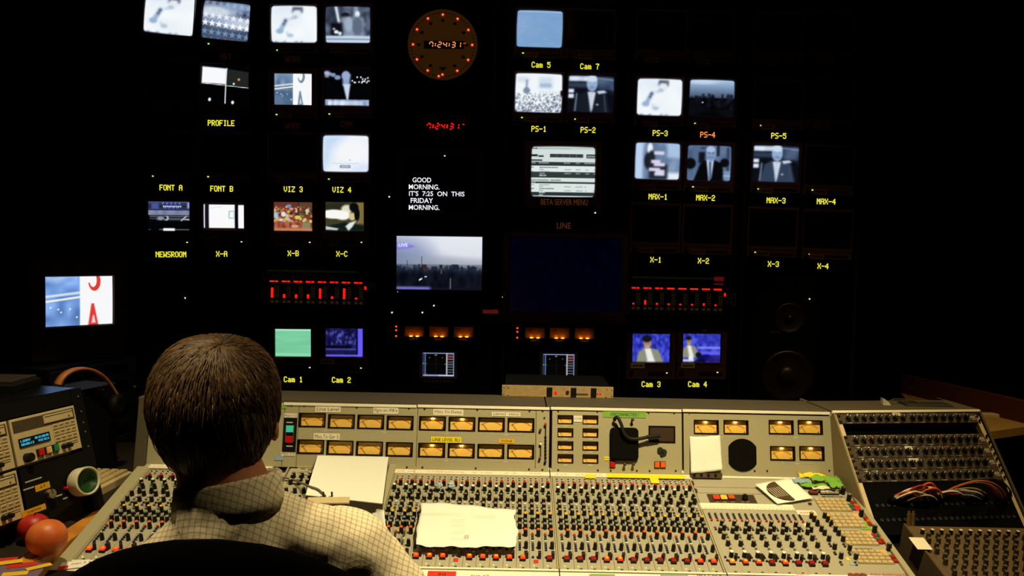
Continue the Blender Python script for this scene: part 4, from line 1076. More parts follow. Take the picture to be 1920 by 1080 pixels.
# --- needle meters
def vu_meshes(w, h, small=False):
    """frame, face (with scale) and needle of one meter, w x h outside"""
    k = w / 50.0
    fr = MB().ring(w / 2, h / 2, w / 2 - 2.4 * k, h / 2 - 2.2 * k, -.0005, .0014, -.0110)
    fc = MB().box(-w / 2 + 2 * k, w / 2 - 2 * k, -h / 2 + 2 * k, h / 2 - 2 * k, -.0112, -.0106)
    n = 11; R = 26 * k if not small else 24 * k; c0 = -h / 2 - 8 * k
    for i in range(n):
        a = math.radians(-42 + 84 * i / (n - 1)); l = 2.6 * k if i % 2 == 0 else 1.8 * k
        fc.line(R * math.sin(a) * 1.02, c0 + R * math.cos(a), (R + l) * math.sin(a) * 1.02, c0 + (R + l) * math.cos(a), .55 * k, -.0106, 1 if i < 8 else 2)
    for i in range(14):
        a, b = (math.radians(-42 + 84 * q / 14) for q in (i, i + 1))
        fc.line(R * math.sin(a) * 1.02, c0 + R * math.cos(a), R * math.sin(b) * 1.02, c0 + R * math.cos(b), (.4 if i < 10 else 1.0) * k, -.0106, 1 if i < 10 else 2)
    if not small:
        fc.box(w / 2 - 8 * k, w / 2 - 4.5 * k, -h / 2 + 3.4 * k, -h / 2 + 5 * k, -.0106, -.0103, 1)
    nd = MB().line(-7 * k, -h / 2 + 2.5 * k, -17 * k, h / 2 - 11 * k, .5 * k, -.0088, 0)
    lm = MB().ell((0, h / 2 - 4.2 * k, -.0062), (3.4 * k, 1.0 * k, .0014), 12, 8)
    return fr.mesh('vu_meter', [FRAME]), fc.mesh('meter_face', [AMBER, NEEDLE, SCALER]), nd.mesh('needle', [NEEDLE]), lm.mesh('meter_lamp', [BULB])
def put_meter(ms, x, y, lit):
    M = BRIDGE.M(x, y, 0.0004)
    f = inst('vu_meter', ms[0], panel_at(x), M)
    inst('meter_face', ms[1], f, M); inst('needle', ms[2], f, M)
    if lit: inst('meter_lamp', ms[3], f, M)
big = vu_meshes(50.5 * BS, 26.5 * BS)
for r in (RA, RB):
    for i, (x, y) in enumerate(r): put_meter(big, x, y, i in (4, 5))
sml = vu_meshes(29.5 * BS, 16.5 * BS, True)
for x, y in SMALL: put_meter(sml, x, y, False)
mid = vu_meshes(47 * BS, 26.5 * BS)
for x, y in MID: put_meter(mid, x, y, True)
# bracket legends printed under the meter pairs
def bracket(xm, y, w):
    M = BRIDGE.M(xm, y, 0.0003); h = w / 2 * BS
    b = MB().line(-h, 0, -6 * BS, 0, .5 * BS, 0).line(6 * BS, 0, h, 0, .5 * BS, 0).line(-h, 0, -h, 5 * BS, .5 * BS, 0).line(h, 0, h, 5 * BS, .5 * BS, 0).box(-4 * BS, 4 * BS, -1 * BS, .8 * BS, 0, .0003)
    build(b, 'printed_legend', KNOBTOP, panel_at(xm), M)
for xm, y in ((610, 807.5), (720, 810.5), (838, 813.3), (949.5, 815.5), (836, 864), (948, 866), (720, 861), (1352, 820), (1492, 820.5), (1495, 869.5)): bracket(xm, y, 55)
for x, ys in ((1060.3, (798.7, 823, 847.5, 872)), (1107.2, (799, 823.3, 847.8, 872.3))):
    for y in ys: build(MB().box(-4 * BS, 4 * BS, -1 * BS, 1 * BS, 0, .0003), 'printed_legend', KNOBTOP, panel_at(x), BRIDGE.M(x, y, .0003))
# screws
scr = MB().cyl(0, 0, 0, .0016, 1.9 * BS, 1.5 * BS, 10).box(-1.3 * BS, 1.3 * BS, -.25 * BS, .25 * BS, .0016, .0018, 1).mesh('screw', [SCREW, KNOB])
for x, y in ((547, 759.5 + 1), (571, 761), (669, 764), (767, 766), (796, 767), (895, 768.5), (993, 771), (1017.5, 771), (763, 876), (792, 876.5), (892, 878), (992, 880), (1017, 881), (1046.7, 771), (1120, 772),
             (1216, 774), (1264, 774.5), (1046.7, 881.5), (1121, 882), (1145, 882.5), (1194, 882.7), (1218, 883), (1267, 883), (1292.5, 774.5), (1410, 775.5), (1433, 775.5), (1547.5, 775.5), (1415, 883), (1438.5, 883), (1555, 882.5)):
    inst('screw', scr, panel_at(x), BRIDGE.M(x, y, .0002))
# handwritten and printed tapes on the bridge
def tape(frame, x0, y0, x1, y1, m, txt, ink, parent, label=None, fw=.84, fh=.5, sl=.02, lift=.0004, bold=0.0, shear=0.0):
    k = frame.s((x0 + x1) / 2, (y0 + y1) / 2)
    M = frame.M((x0 + x1) / 2, (y0 + y1) / 2, lift, slope_rot(sl))
    w, h = (x1 - x0) * k, box_between(frame, x0, y0, x1, y1); h = h[3] - h[2]
    mb = MB(); n = 8
    for i in range(n):
        a, b = -w / 2 + w * i / n, -w / 2 + w * (i + 1) / n
        mb.box(a, b, -h / 2, h / 2, 0, .0004)
    o = build(mb, 'tape_label', m, parent, M)
    if label: o['label'] = label
    if txt: text(txt, o, M @ T(0, 0, .0004), w * fw, h * fh, ink, shear, bold)
    return o
for a in ((591, 761, 639, 773, TAPEW, 'Line Level', INK, 'white tape lettered Line Level', .86, .5), (700, 764, 747, 776, TAPEW, "Pgm to IFB's", INK, 'white tape lettered Pgm to IFBs', .9, .62),
          (588, 812.5, 637, 824.5, TAPEW, 'Mics To Ger 5', INK, 'white tape lettered Mics To Ger 5', .9, .62), (812, 767, 869, 779, TAPEW, 'Mics To Delay', INK, 'white tape lettered Mics To Delay', .88, .52),
          (922, 773, 976, 780.5, TAPEW, 'DEMO  FEED', SCREW, 'white tape printed DEMO FEED', .9, .42), (808, 819, 865, 830, TAPEY, 'LINE LEVEL BU', KNOB, 'yellow tape lettered LINE LEVEL BU', .9, .55),
          (935.5, 823, 964, 831, TAPEO, 'TONE', KNOB, 'amber tape printed TONE', .74, .45), (533, 775, 556.5, 783, TAPEW, 'Mast 1+2', INK, 'white tape lettered Mast 1+2', .9, .5),
          (527, 847, 553, 854.5, TAPEW, 'Mast 3-4', INK, 'white tape lettered Mast 3-4', .9, .5), (526, 755.5 + 1, 537.5, 766, TAPEG, None, None, 'small green tape patch', 1, 1),
          (515, 854, 531.5, 863, TAPEB, None, None, 'small pale blue tape patch', 1, 1), (1131, 771.5, 1211, 783, TAPEG, 'DISCONNECTED !', KNOB, 'green tape lettered DISCONNECTED', .66, .5),
          (1133, 856, 1143.5, 863, TAPEY, '----', INK, 'tiny yellow tape', .8, .2), (1075.5, 779.5, 1092, 791, TAPEW, 'P-CTR', INK, 'small pale tape between small meters', .8, .25)):
    tape(BRIDGE, *a[:4], a[4], a[5], a[6], panel_at((a[0] + a[2]) / 2), a[7], a[8], a[9], lift=.0012 if a[0] < 1240 else .0006)
# button column at the head of the meter panels
pn = PANEL[531]
M = BRIDGE.M(543.5, 814.5, .0003)
bx = build(MB().box(-12 * BS, 12.4 * BS, -32 * BS, 31 * BS, 0, .004, 0, .001).box(-8 * BS, -6 * BS, -14 * BS, 18 * BS, .004, .006, 1).box(7 * BS, 9 * BS, -14 * BS, 18 * BS, .004, .006, 1), 'button_block', [KNOB, DGREY], pn, M)
build(MB().box(-6.5 * BS, 6.5 * BS, -6.2 * BS, 6.2 * BS, 0, .005, 0, .001), 'push_button', emit('button_lit_green', (70, 190, 140), .8), bx, BRIDGE.M(543.5, 804, .0045))
build(MB().box(-6.5 * BS, 6.5 * BS, -6.2 * BS, 6.2 * BS, 0, .005, 0, .001), 'push_button', mat('button_red', (190, 12, 14), .4), bx, BRIDGE.M(542.5, 824, .0045))
for y in (792, 836.5): build(MB().box(-6 * BS, 6 * BS, -1 * BS, 1 * BS, 0, .0004), 'printed_legend', KNOBTOP, bx, BRIDGE.M(543, y, .0046))
# slim slider panel
pn = PANEL[1005]
sl = MB()
sl.box(-1.2 * BS, 1.2 * BS, -38 * BS, 38 * BS, 0, .0006)
build(sl, 'slot', SEAM, pn, BRIDGE.M(1022.5, 833, .0003))
build(MB().box(-1.2 * BS, 1.2 * BS, -14 * BS, 14 * BS, 0, .0006), 'slot', SEAM, pn, BRIDGE.M(1013.5, 842, .0003))
for i in range(7): build(MB().box(-2 * BS, 2 * BS, -1.8 * BS, 1.8 * BS, 0, .003, 0, .0006), 'push_button', KNOB, pn, BRIDGE.M(1022.7, 820 + 6.3 * i, .0006))
for x, y, m in ((1022.8, 795.5, RED), (1013.3, 806, DGREY), (1013.5, 832, WHITE), (1012, 860, BLUE), (1022.5, 865, BLUE)):
    build(MB().cyl(0, 0, 0, .009, 2.6 * BS, 2.3 * BS, 12), 'knob', m, pn, BRIDGE.M(x, y, .0004))
build(MB().cyl(0, 0, 0, .002, 1.6 * BS, n=10), 'key_hole', KNOB, pn, BRIDGE.M(1020.7, 783.5, .0003))
# talkback section
pn = PANEL[1035]
def rounded(w, h, r, n=6):
    pts = []
    for cx, cy, a0 in ((w / 2 - r, h / 2 - r, 0), (-w / 2 + r, h / 2 - r, PI / 2), (-w / 2 + r, -h / 2 + r, PI), (w / 2 - r, -h / 2 + r, 1.5 * PI)):
        for i in range(n + 1):
            a = a0 + PI / 2 * i / n; pts.append((cx + r * math.cos(a), cy + r * math.sin(a)))
    return pts
FOAM = mat('black_foam', (16, 14, 12), .95, var=.4, scale=500, spec=.05, bump=.6)
M = BRIDGE.M(1169.8, 832.5, .0003)
tb = MB()
for i, (z0, z1, s) in enumerate(((0, .009, 1), (.009, .012, .96), (.012, .0135, .88))): tb.prism(rounded(53 * BS * s, 61 * BS * s, 8 * BS * s), z0, z1)
build(tb, 'talkback_pad', FOAM, pn, M)
bolt = MB().cyl(0, 0, 0, .012, 1.8 * BS, n=10).ell((0, 0, .014), (3.1 * BS, 3.1 * BS, .004), 12, 8).mesh('thumb_bolt', [DGREY])
for x, y in ((1151.5, 787), (1185, 787), (1170.5, 870), (1186.5, 870)): inst('thumb_bolt', bolt, pn, BRIDGE.M(x, y, .0003))
RUBBER = mat('black_rubber', (18, 16, 15), .6, spec=.3)
gp = [BRIDGE.M(x, y, l).translation for x, y, l in ((1152, 787, .012), (1154, 783.5, .020), (1159, 784, .024), (1165, 796, .026), (1170, 812, .026), (1180, 821.5, .024), (1196, 823, .022), (1214, 819.5, .020))]
def spline(pts, n=6):
    out = []
    q = [pts[0]] + list(pts) + [pts[-1]]
    for i in range(1, len(q) - 2):
        for j in range(n):
            t = j / n
            out.append(.5 * ((2 * q[i]) + (q[i + 1] - q[i - 1]) * t + (2 * q[i - 1] - 5 * q[i] + 4 * q[i + 1] - q[i + 2]) * t * t + (3 * q[i] - q[i - 1] - 3 * q[i + 1] + q[i + 2]) * t ** 3))
    out.append(pts[-1]); return out
gn = build(MB().tube(spline(gp), 3.2 * BS, 10), 'gooseneck', RUBBER, pn, I4, smooth=True)
a, b = BRIDGE.M(1213, 819.7, .020).translation, BRIDGE.M(1238, 817, .018).translation
build(MB().tube([a, a.lerp(b, .06), a.lerp(b, .1), a.lerp(b, .9), b], [2.2 * BS, 4.4 * BS, 4 * BS, 3.8 * BS, 2.4 * BS], 12), 'microphone', RUBBER, gn, I4, smooth=True)
M, hw, hh = on_bridge(1216, 798.5, 1266, 830)
o = build(MB().ring(hw, hh, hw - .004, hh - .004, 0, .002, -.004), 'dead_meter', FRAME, pn, M @ T(0, 0, .0003))
build(MB().box(-hw + .003, hw - .003, -hh + .003, hh - .003, 0, .0008), 'meter_face', mat('unlit_meter_face', (52, 32, 18), .5), o, M @ T(0, 0, .0004))
build(MB().cyl(-3.4 * BS, 2.6 * BS, 0, .006, 5.4 * BS, n=16).cyl(3.2 * BS, -1 * BS, 0, .006, 5.6 * BS, n=16).cyl(0, -4 * BS, 0, .006, 4 * BS, n=14), 'selector_knob', mat('dark_green_knob', (24, 40, 28), .5), pn, BRIDGE.M(1241, 846.5, .0003))
def bbtn(x0, y0, x1, y1, m):
    M, hw, hh = on_bridge(x0, y0, x1, y1)
    o = build(MB().box(-hw, hw, -hh, hh, 0, .003), 'push_button', KNOB, pn, M @ T(0, 0, .0003))
    build(MB().box(-hw * .86, hw * .86, -hh * .84, hh * .84, .003, .006, 0, .001), 'button_cap', m, o, M @ T(0, 0, .0003))
bbtn(1143, 864.5, 1153.5, 877, mat('button_red', (190, 12, 14)))
bbtn(1226.5, 865, 1237, 877.5, ORG); bbtn(1237.5, 865, 1248, 877.5, ORG)
# round loudspeaker grille with flattened sides
pn = PANEL[1282]
pts = []
for i in range(48):
    a = 2 * PI * i / 48; pts.append((max(-26, min(26, 30 * math.cos(a))) * BS, 30 * math.sin(a) * BS))
build(MB().prism(pts, 0, .003), 'speaker_grille', FOAM, pn, BRIDGE.M(1391.8, 853, .0003))

# ================================================================== control surface
def sv(y, x=1100): return SURF.uv(x, y)[1]
V = sv
def surf_poly(x_top0, x_top1, y0, y1, name, m, lift0=-.012, lift1=0.0, parent=None):
    """strip running down the surface between two picture heights"""
    a = SURF.uv(x_top0, 911)[0]; b = SURF.uv(x_top1, 911)[0]
    mb = MB().box(a, b, V(y1), V(y0), lift0, lift1)
    return build(mb, name, m, parent or CON, SURF.Muv(0, 0))
# cream strips at the head of the strips, with faint printing, and the yellow run
for x0, x1 in ((266, 505), (737, 776), (777, 1030), (1032, 1294)):
    a, b = SURF.uv(x0, 890)[0], SURF.uv(x1, 890)[0]
    for ya, yb, h in ((883.5, 888, .009), (889, 896, .004)):
        st = MB().box(a, b, V(yb), V(ya), -.012, h)
        n = max(2, int((x1 - x0) / 22))
        for i in range(n + 1): st.box(a + (b - a) * i / n - .0004, a + (b - a) * i / n + .0004, V(yb), V(ya), h, h + .0003, 1)
        if ya > 888:
            for i in range(n * 3):
                q = a + (b - a) * (i + .5) / n / 3
                if rng.uniform() < .6: st.box(q - .004, q + .004, V(893.2), V(892), h, h + .0003, 2)
        build(st, 'label_strip', [CREAM, KNOBTOP, mat('pale_red_ink', (226, 160, 136), .8)], CON, SURF.Muv(0, 0))
YRUN = []
for x0, x1 in ((1097, 1116), (1138, 1283)):
    tape(SURF, x0, 889.5, x1, 896.5, TAPEY, None, None, CON, 'yellow tape on the strip heads', lift=.0045, sl=.02)
tape(SURF, 1219, 894, 1235, 906, TAPEY, None, None, CON, 'yellow tape tab hanging over knobs', lift=.005)
u12 = SURF.uv(1036, 911)[0]

PARTS_K, PARTS_B = [], []      # (mesh, world matrix, owner strip): knobs and small buttons
def kn(r, h, caps, z=0.0):
    r *= 1.12
    m = MB().cyl(0, 0, z, z + h, r * 1.08, r * .92, 12, 0)
    if caps is not None:
        m.cyl(0, 0, z + h, z + h + .0016, r * .86, r * .8, 12, 1)
        return m.mesh('knob', [KNOB, caps])
    return m.mesh('knob', [KNOB])
def dual(top):
    return MB().cyl(0, 0, 0, .010, .0058, .0054, 12).cyl(0, 0, .010, .019, .0038, .0034, 10, 0, 1).mesh('knob', [KNOB, top])
K_RED = kn(.0046, .016, RED); K_WHT = kn(.0048, .015, WHITE); K_BLK2 = dual(KTOP); K_GRY = kn(.0048, .015, GRYCAP); K_PALE = kn(.0048, .016, KTOP)
K_YEL = kn(.0046, .018, YEL); K_TEAL = kn(.0048, .012, TEAL); K_ORG = kn(.0046, .019, ORG)
K_TALL = MB().cyl(0, 0, 0, .016, .0052, .0046, 12).cyl(-.002, 0, .016, .021, .0012, n=6, mi=1).cyl(.002, 0, .016, .021, .0012, n=6, mi=1).mesh('knob', [KNOB, DGREY])
K_FAD = MB().box(-.0036, .0036, -.005, .005, 0, .018, 0, .001).mesh('knob', [mat('fader_cap_dark', (34, 22, 22), .5)])
K_GRN = kn(.0044, .004, GREEN)
def btn(m, w=.0036, d=.003, h=.005): return MB().box(-w / 2 - .0006, w / 2 + .0006, -d / 2 - .0006, d / 2 + .0006, 0, .001, 1).box(-w / 2, w / 2, -d / 2, d / 2, .001, h, 0, .0006).mesh('push_button', [m, KNOB])
B_BLU = btn(BLUE, .005, .0036); B_RED = btn(RED, .005, .004, .006); B_GRY = btn(GRYCAP, .005, .0034); B_WHT = btn(WHITE, .005, .003); B_GRN = btn(GREEN, .0056, .004); B_ORG = btn(ORG, .0058, .004, .007); B_DGR = btn(DGREY, .005, .0034)
LEDG = MB().ell((0, 0, .0005), (.0019, .0019, .0016), 8, 6).mesh('indicator_light', [LED_G]); LEDA = MB().ell((0, 0, .0005), (.0017, .0017, .0014), 8, 6).mesh('indicator_light', [LED_A])
REDB = MB().box(-.0068, .0068, -.0068, .0068, 0, .007, 0, .0008).mesh('channel_button', [KNOB])
GLOW = {'button_lit_orange': LIT_Y, 'button_lit_yellow': emit('button_lit_hot', (255, 226, 96), 1.1), 'button_lit_red': LIT_O}
def cap(m):
    q = MB().box(-.006, .006, -.006, .006, .007, .011, 0, .0012)
    if m.name in GLOW: return q.box(-.0034, .0034, -.0032, .0032, .011, .0114, 1, .0004).mesh('button_cap', [LIT_R if m.name != 'button_lit_yellow' else LIT_O, GLOW[m.name]])
    return q.mesh('button_cap', [m])
CAPS = {'l': cap(LIT_R), 'o': cap(LIT_O), 'y': cap(LIT_Y), 'd': cap(DARK_R), 'f': MB().box(-.0056, .0056, -.0056, .0056, .0004, .003, 0, .001).mesh('button_cap', [FLAT_R])}
LSYM = mat('strip_print_light', (206, 200, 184), .6)
def strip(u, w, yA, yB, own, spec, state, amber, led=True, stack=True, lift=0.0, butY=1054, slotY=1067):
    """one channel strip: u = its left edge on the surface"""
    c = u + w / 2
    mb = MB().box(u + .0004, u + w - .0004, V(yB), V(yA), -.01, 0.0)
    if stack:
        for s in (-.24, .2):
            for q in range(5):
                y = V(899 + q * 2.0)
                mb.box(c + s * w - .0022, c + s * w + .0022, y - .0012, y + .0012, 0, .003, 1 if q % 2 == 0 else 2)
    for i in range(12):                                               # printed rings and lines around the controls
        y = V(rng.uniform(yA + 14, yB - 12)); x = c + rng.choice((-.24, .2)) * w
        mb.box(x - .004, x + .004, y - .0003, y + .0003, 0, .0003, 1)
    mb.box(c - .003, c + .003, V(slotY) - .0014, V(slotY) + .0014, 0, .0006, 2)
    st = build(mb, 'channel_strip', [GREYS, LSYM, KNOB], CON, SURF.Muv(0, 0, lift))
    for col, y, me in spec:
        M = SURF.Muv(c + col * w, V(y) + rng.uniform(-1, 1) * .0003, 0.0, rng.uniform(-.5, .5))
        if me.name.startswith('push_button'):
            M = SURF.Muv(c + col * w, V(y)); PARTS_B.append((me, M, st))
        else: PARTS_K.append((me, M, st))
    if state:
        M = SURF.Muv(c - .02 * w, V(butY - (2 if state != 'f' else -1.5)))
        b = inst('channel_button', REDB, st, M) if state != 'f' else inst('channel_button', CAPS['f'], st, M)
        if state != 'f': inst('button_cap', CAPS[state], b, M)
        if led: inst('indicator_light', LEDG, st, SURF.Muv(c - .2 * w, V(butY + 9)))
        if amber: inst('indicator_light', LEDA, st, SURF.Muv(c + .3 * w, V(butY + 8.5)))
    return st
L_, R_ = -.24, .21
STD = [(R_, 916, K_RED), (L_, 911, B_RED), (L_, 914, B_BLU), (L_, 924, K_WHT), (L_, 928.5, B_GRN), (R_, 933, K_BLK2), (R_, 941, K_BLK2), (L_, 946, K_PALE), (L_, 956.5, K_PALE), (L_, 966.5, K_PALE),
       (R_, 949, B_WHT), (R_, 954, B_GRY), (R_, 960, B_DGR), (R_, 964, B_GRY), (R_, 976, K_YEL), (L_, 971, B_GRY), (L_, 982, K_PALE), (R_, 984, K_TEAL), (L_, 993, K_GRY), (R_, 994, K_PALE), (R_, 1007, K_ORG),
       (L_, 1005, B_ORG), (L_, 1009, B_BLU), (L_, 1013, B_GRN), (L_, 1018.5, B_WHT), (L_, 1021.5, B_GRY), (L_, 1025.5, B_BLU), (L_, 1029.5, B_BLU), (L_, 1034, B_BLU), (R_ + .02, 1030, K_TALL), (R_ + .03, 1048, K_FAD), (L_ - .02, 1048, B_BLU)]
pitch = (SURF.uv(1280, 911)[0] - SURF.uv(1045, 911)[0]) / 11
STATES = {'A': 'ooooooolllll', 'B': None}
mods = [
 ('left', SURF.uv(270, 890)[0] + .006, 12, 'llllllllllll'),
 ('pair', SURF.uv(742, 911)[0] - pitch * .3, 2, 'ff'),
 ('mid', SURF.uv(777.5, 911)[0] - pitch * .18, 12, 'foolfolooldd'),
 ('right', SURF.uv(1045, 911)[0] - pitch * .26, 12, 'ddd' + 'oo' + 'ddddd' + 'll'),
]
# order of lit buttons as seen along the bottom row
SEQ = {'left': 'llllllllllll', 'pair': 'ff', 'mid': 'foolfylooyfd', 'right': 'dddoodddddll'}
SEQ['mid'] = 'flol' + 'f' + 'olollf' + 'd'
AMB = {'mid': (2, 3, 6), 'right': (2, 3, 5, 6, 7), 'left': (), 'pair': ()}
for nm, u0, n, _ in mods:
    for i in range(n):
        strip(u0 + i * pitch, pitch, 897.5, 1068.5, CON, STD, SEQ[nm][i], i in AMB[nm])
    # raised ribs between the modules
    for u in (u0 - .0022, u0 + n * pitch + .0022): build(MB().box(u - .0018, u + .0018, V(1070), V(884), -.012, .0035), 'rib', GREY, CON, SURF.Muv(0, 0))
# bed under everything, dark seams
ua, ub = SURF.uv(262, 890)[0], SURF.uv(1570, 890)[0]
build(MB().box(ua, ub, V(1077), V(886), -.03, -.0095), 'surface_bed', SEAM, CON, SURF.Muv(0, 0))
# end cheek on the operator's left
cw = SURF.uv(270, 890)[0]
build(MB().box(cw - .036, cw, V(1090), V(872), -.09, .004, 0, .002), 'end_cheek', GREY, CON, SURF.Muv(0, 0))
# its upright side at the bridge end
build(MB().box(BRIDGE.uv(270, 826)[0] - .02, BRIDGE.uv(270, 826)[0] + .012, bB - .02, bT + .012, -.2, .012, 0, .002), 'end_cheek', GREYD, CON, BRIDGE.Muv(0, 0))
# section behind the operator: patch of jacks and small controls under the papers
ca_, cb_ = mods[0][1] + 12 * pitch + .008, mods[1][1] - .008
cs = MB().box(ca_, cb_, V(1069), V(889), -.01, 0.0).box(ca_ + .004, cb_ - .03, V(882), V(872), -.01, .004, 1).box(ca_ + .02, cb_ - .05, V(889), V(884), .0, .006, 2)
for i in range(30):
    x = rng.uniform(ca_ + .02, cb_ - .05); y = V(rng.uniform(890, 902)); cs.box(x - .006, x + .006, y - .0012, y + .0012, 0, .0012, rng.choice((1, 2, 3)))
build(cs, 'centre_panel', [GREYS, KNOB, BEIGE, GREYD], CON, SURF.Muv(0, 0))
for i in range(11):
    for y, me in ((906, K_PALE), (912, K_BLK2), (919, K_PALE), (935, K_PALE), (950, K_BLK2), (966, K_PALE), (985, K_ORG), (1004, K_PALE), (1030, K_TALL)):
        PARTS_K.append((me, SURF.Muv(ca_ + .022 + i * (cb_ - ca_ - .06) / 10, V(y)), CON))
# raised ridge beside the script stand
build(MB().box(cb_ - .014, cb_ + .006, V(1070), V(872), -.01, .016, 0, .003), 'ridge', GREY, CON, SURF.Muv(0, 0))

# ---- monitor section on the right
mu = mods[3][1] + 12 * pitch + .007
me_ = SURF.uv(1569, 890)[0]
build(MB().box(mu, me_ - .004, V(1069), V(893), -.01, 0.0), 'monitor_panel', GREYS, CON, SURF.Muv(0, 0))
MP = CON
sm = MB().box(mu, me_ - .004, V(888.5), V(884), -.012, .006).box(mu, me_ - .004, V(892.5), V(889.5), -.012, .004)
build(sm, 'label_strip', CREAM, CON, SURF.Muv(0, 0))
for y in (909, 920): build(MB().box(SURF.uv(1302, y)[0], SURF.uv(1520, y)[0], -.0005, .0005, 0, .0004), 'seam_line', SEAM, CON, SURF.Muv(0, V(y)))
grm = MB().lathe([(.0052, 0), (.0052, .0025), (.0026, .0025), (.0024, .0004), (.0001, .0004)], 14).mesh('grommet', [mat('brown_grommet', (70, 52, 36), .5)])
for x, y in ((1292, 895.5), (1297, 904.5), (1298.5, 908.5), (1303.5, 919), (1304.5, 922.5), (1316, 947), (1518.5, 945.5), (1566, 895), (1572, 907)): inst('grommet', grm, CON, SURF.M(x, y, .0003))
a, b, c, d = box_between(SURF, 1328, 927.5, 1416, 943)
rc = build(MB().box(a, b, c, d, 0, .0006), 'button_bay', mat('bay_brown', (58, 44, 28), .6), CON, SURF.Muv(0, 0, .0002))
for x, m in ((1343, LIT_R), (1357, LIT_Y), (1371, mat('button_orange_dull', (206, 84, 20), .4))):
    M = SURF.M(x, 935, .0008)
    o = build(MB().box(-.0088, .0088, -.0085, .0085, 0, .003), 'push_button', KNOB, rc, M)
    build(MB().box(-.0078, .0078, -.0075, .0075, .003, .008, 0, .001), 'button_cap', m, o, M)
build(MB().cyl(0, 0, 0, .012, .0082, .0072, 20).cyl(0, 0, .012, .014, .0055, n=16), 'knob', KNOB, rc, SURF.M(1396.5, 936.5, .0008))
for x in (1345, 1359, 1374, 1393, 1402): build(MB().box(-.005, .005, -.0006, .0006, 0, .0003), 'printed_legend', KNOBTOP, rc, SURF.M(x, 941.2, .0008))
a, b, c, d = box_between(SURF, 1311, 946.5, 1487, 957)
ls = MB().box(a, b, c, d, 0, .003)
for i in range(9): ls.box(a + (b - a) * i / 8 - .0004, a + (b - a) * i / 8 + .0004, c, d, .003, .0033, 1)
ls.box(a, b, (c + d) / 2, (c + d) / 2 + .0006, .003, .0033, 1)
for i in range(24): ls.box(a + (b - a) * (i + .3) / 24, a + (b - a) * (i + .75) / 24, c + .003, c + .0045, .003, .0033, 2)
build(ls, 'label_strip', [CREAM, KNOBTOP, INKR], CON, SURF.Muv(0, 0, .0002))
MSPEC = [(-.3, 960, B_BLU), (-.3, 962.5, B_DGR), (-.3, 965, B_BLU), (-.3, 967.5, B_DGR), (.2, 960, B_BLU), (.2, 962.5, B_DGR), (.2, 965, B_BLU), (.2, 967.5, B_DGR), (-.3, 972, B_RED), (.2, 972, B_RED),
         (.36, 981, K_PALE), (.4, 989, K_PALE), (.0, 994, K_PALE), (-.25, 985, B_GRY), (-.25, 989, B_DGR), (.1, 1005, K_PALE), (.45, 998, B_GRY), (.45, 1003, B_GRY), (.2, 1018, K_PALE), (.4, 1011, B_GRY), (.4, 1016, B_DGR), (.3, 1024, B_GRY),
         (.12, 1039, K_WHT), (.34, 1045, K_FAD), (-.36, 1041, B_BLU), (-.3, 1047, B_BLU)]
mp = (SURF.uv(1542, 1052)[0] - SURF.uv(1371, 1052)[0]) / 7
u8 = SURF.uv(1371, 1052)[0] - mp * .5
for i in range(8): strip(u8 + i * mp, mp, 957.5, 1068.5, CON, MSPEC, 'yoododdd'[i], False, False, False, lift=.0006)
for x0, ys in ((1516, (963, 969, 977, 987, 994, 1005, 1020, 1037)), (1538, (962, 969, 977, 987, 994, 1005, 1022, 1038))):
    u = SURF.uv(x0, 963)[0] + (.004 if x0 > 1520 else .0)
    for j, y in enumerate(ys): PARTS_K.append(((K_PALE, K_YEL, K_BLK2)[j % 3] if j < 3 else K_PALE, SURF.Muv(u + .014 * j / 7, V(y)), CON))
    for y in (1012, 1016, 1028, 1031, 1046, 1050): PARTS_B.append((B_DGR if y % 3 else B_GRY, SURF.Muv(u + .006, V(y)), CON))
# keypads with tall knobs and coloured keys
KEY = mat('keypad_key', (190, 168, 122), .6)
PADM = mat('keypad_base', (150, 132, 96), .6)
KEYL = emit('keypad_key_lit', (255, 176, 80), .9)
def keypad(x0, y0, x1, y1, lit):
    a, b, c, d = box_between(SURF, x0, y0, x1, y1)
    o = build(MB().box(a, b, c, d, 0, .002, 0, .0008), 'keypad', PADM, CON, SURF.Muv(0, 0, .0002))
    for r in range(4):
        km = MB(); lm = MB()
        for q in range(6):
            x = a + (b - a) * (q + .5) / 6; y = d - (d - c) * (r + .5) / 4; w = (b - a) / 14; h = (d - c) / 10.5
            (lm if lit and r == 0 and q == 5 else km).box(x - w, x + w, y - h, y + h, .002, .0044, 0, .0008)
        build(km, 'key_row', KEY, o, SURF.Muv(0, 0, .0002))
        if lm.v: build(lm, 'lit_key', KEYL, o, SURF.Muv(0, 0, .0002))
keypad(1533, 936, 1590, 959, False); keypad(1551, 964, 1616, 990, True); keypad(1580, 998, 1640, 1023, True); keypad(1602, 1032, 1668, 1058, True)
for (x, y), w in (((1561, 931.5), 40), ((1570, 964 - .5), 32), ((1594.5, 996), 32), ((1620, 1029.5), 34)):
    text('MONITOR', CON, SURF.M(x, y, .0008, slope_rot(.02)), w * SURF.s(x, y), .0052, KNOB, bold=.02, name='printed_legend')
for x, y in ((1580, 926), (1591, 939), (1614, 968), (1639, 998), (1666, 1032)):
    PARTS_K.append((MB().cyl(0, 0, 0, .020, .0062, .0056, 14).cyl(0, 0, .02, .0212, .0048, n=12, mi=1).mesh('knob', [KNOB, GRYCAP]), SURF.M(x, y, 0), CON))
CK = {'r': mat('key_dark_red', (156, 22, 14), .5), 'o': mat('key_orange', (206, 86, 26), .5), 'g': mat('key_green', (36, 108, 58), .5), 'b': mat('key_slate', (76, 84, 82), .5), 'l': emit('key_lit_red', (240, 40, 24), .9)}
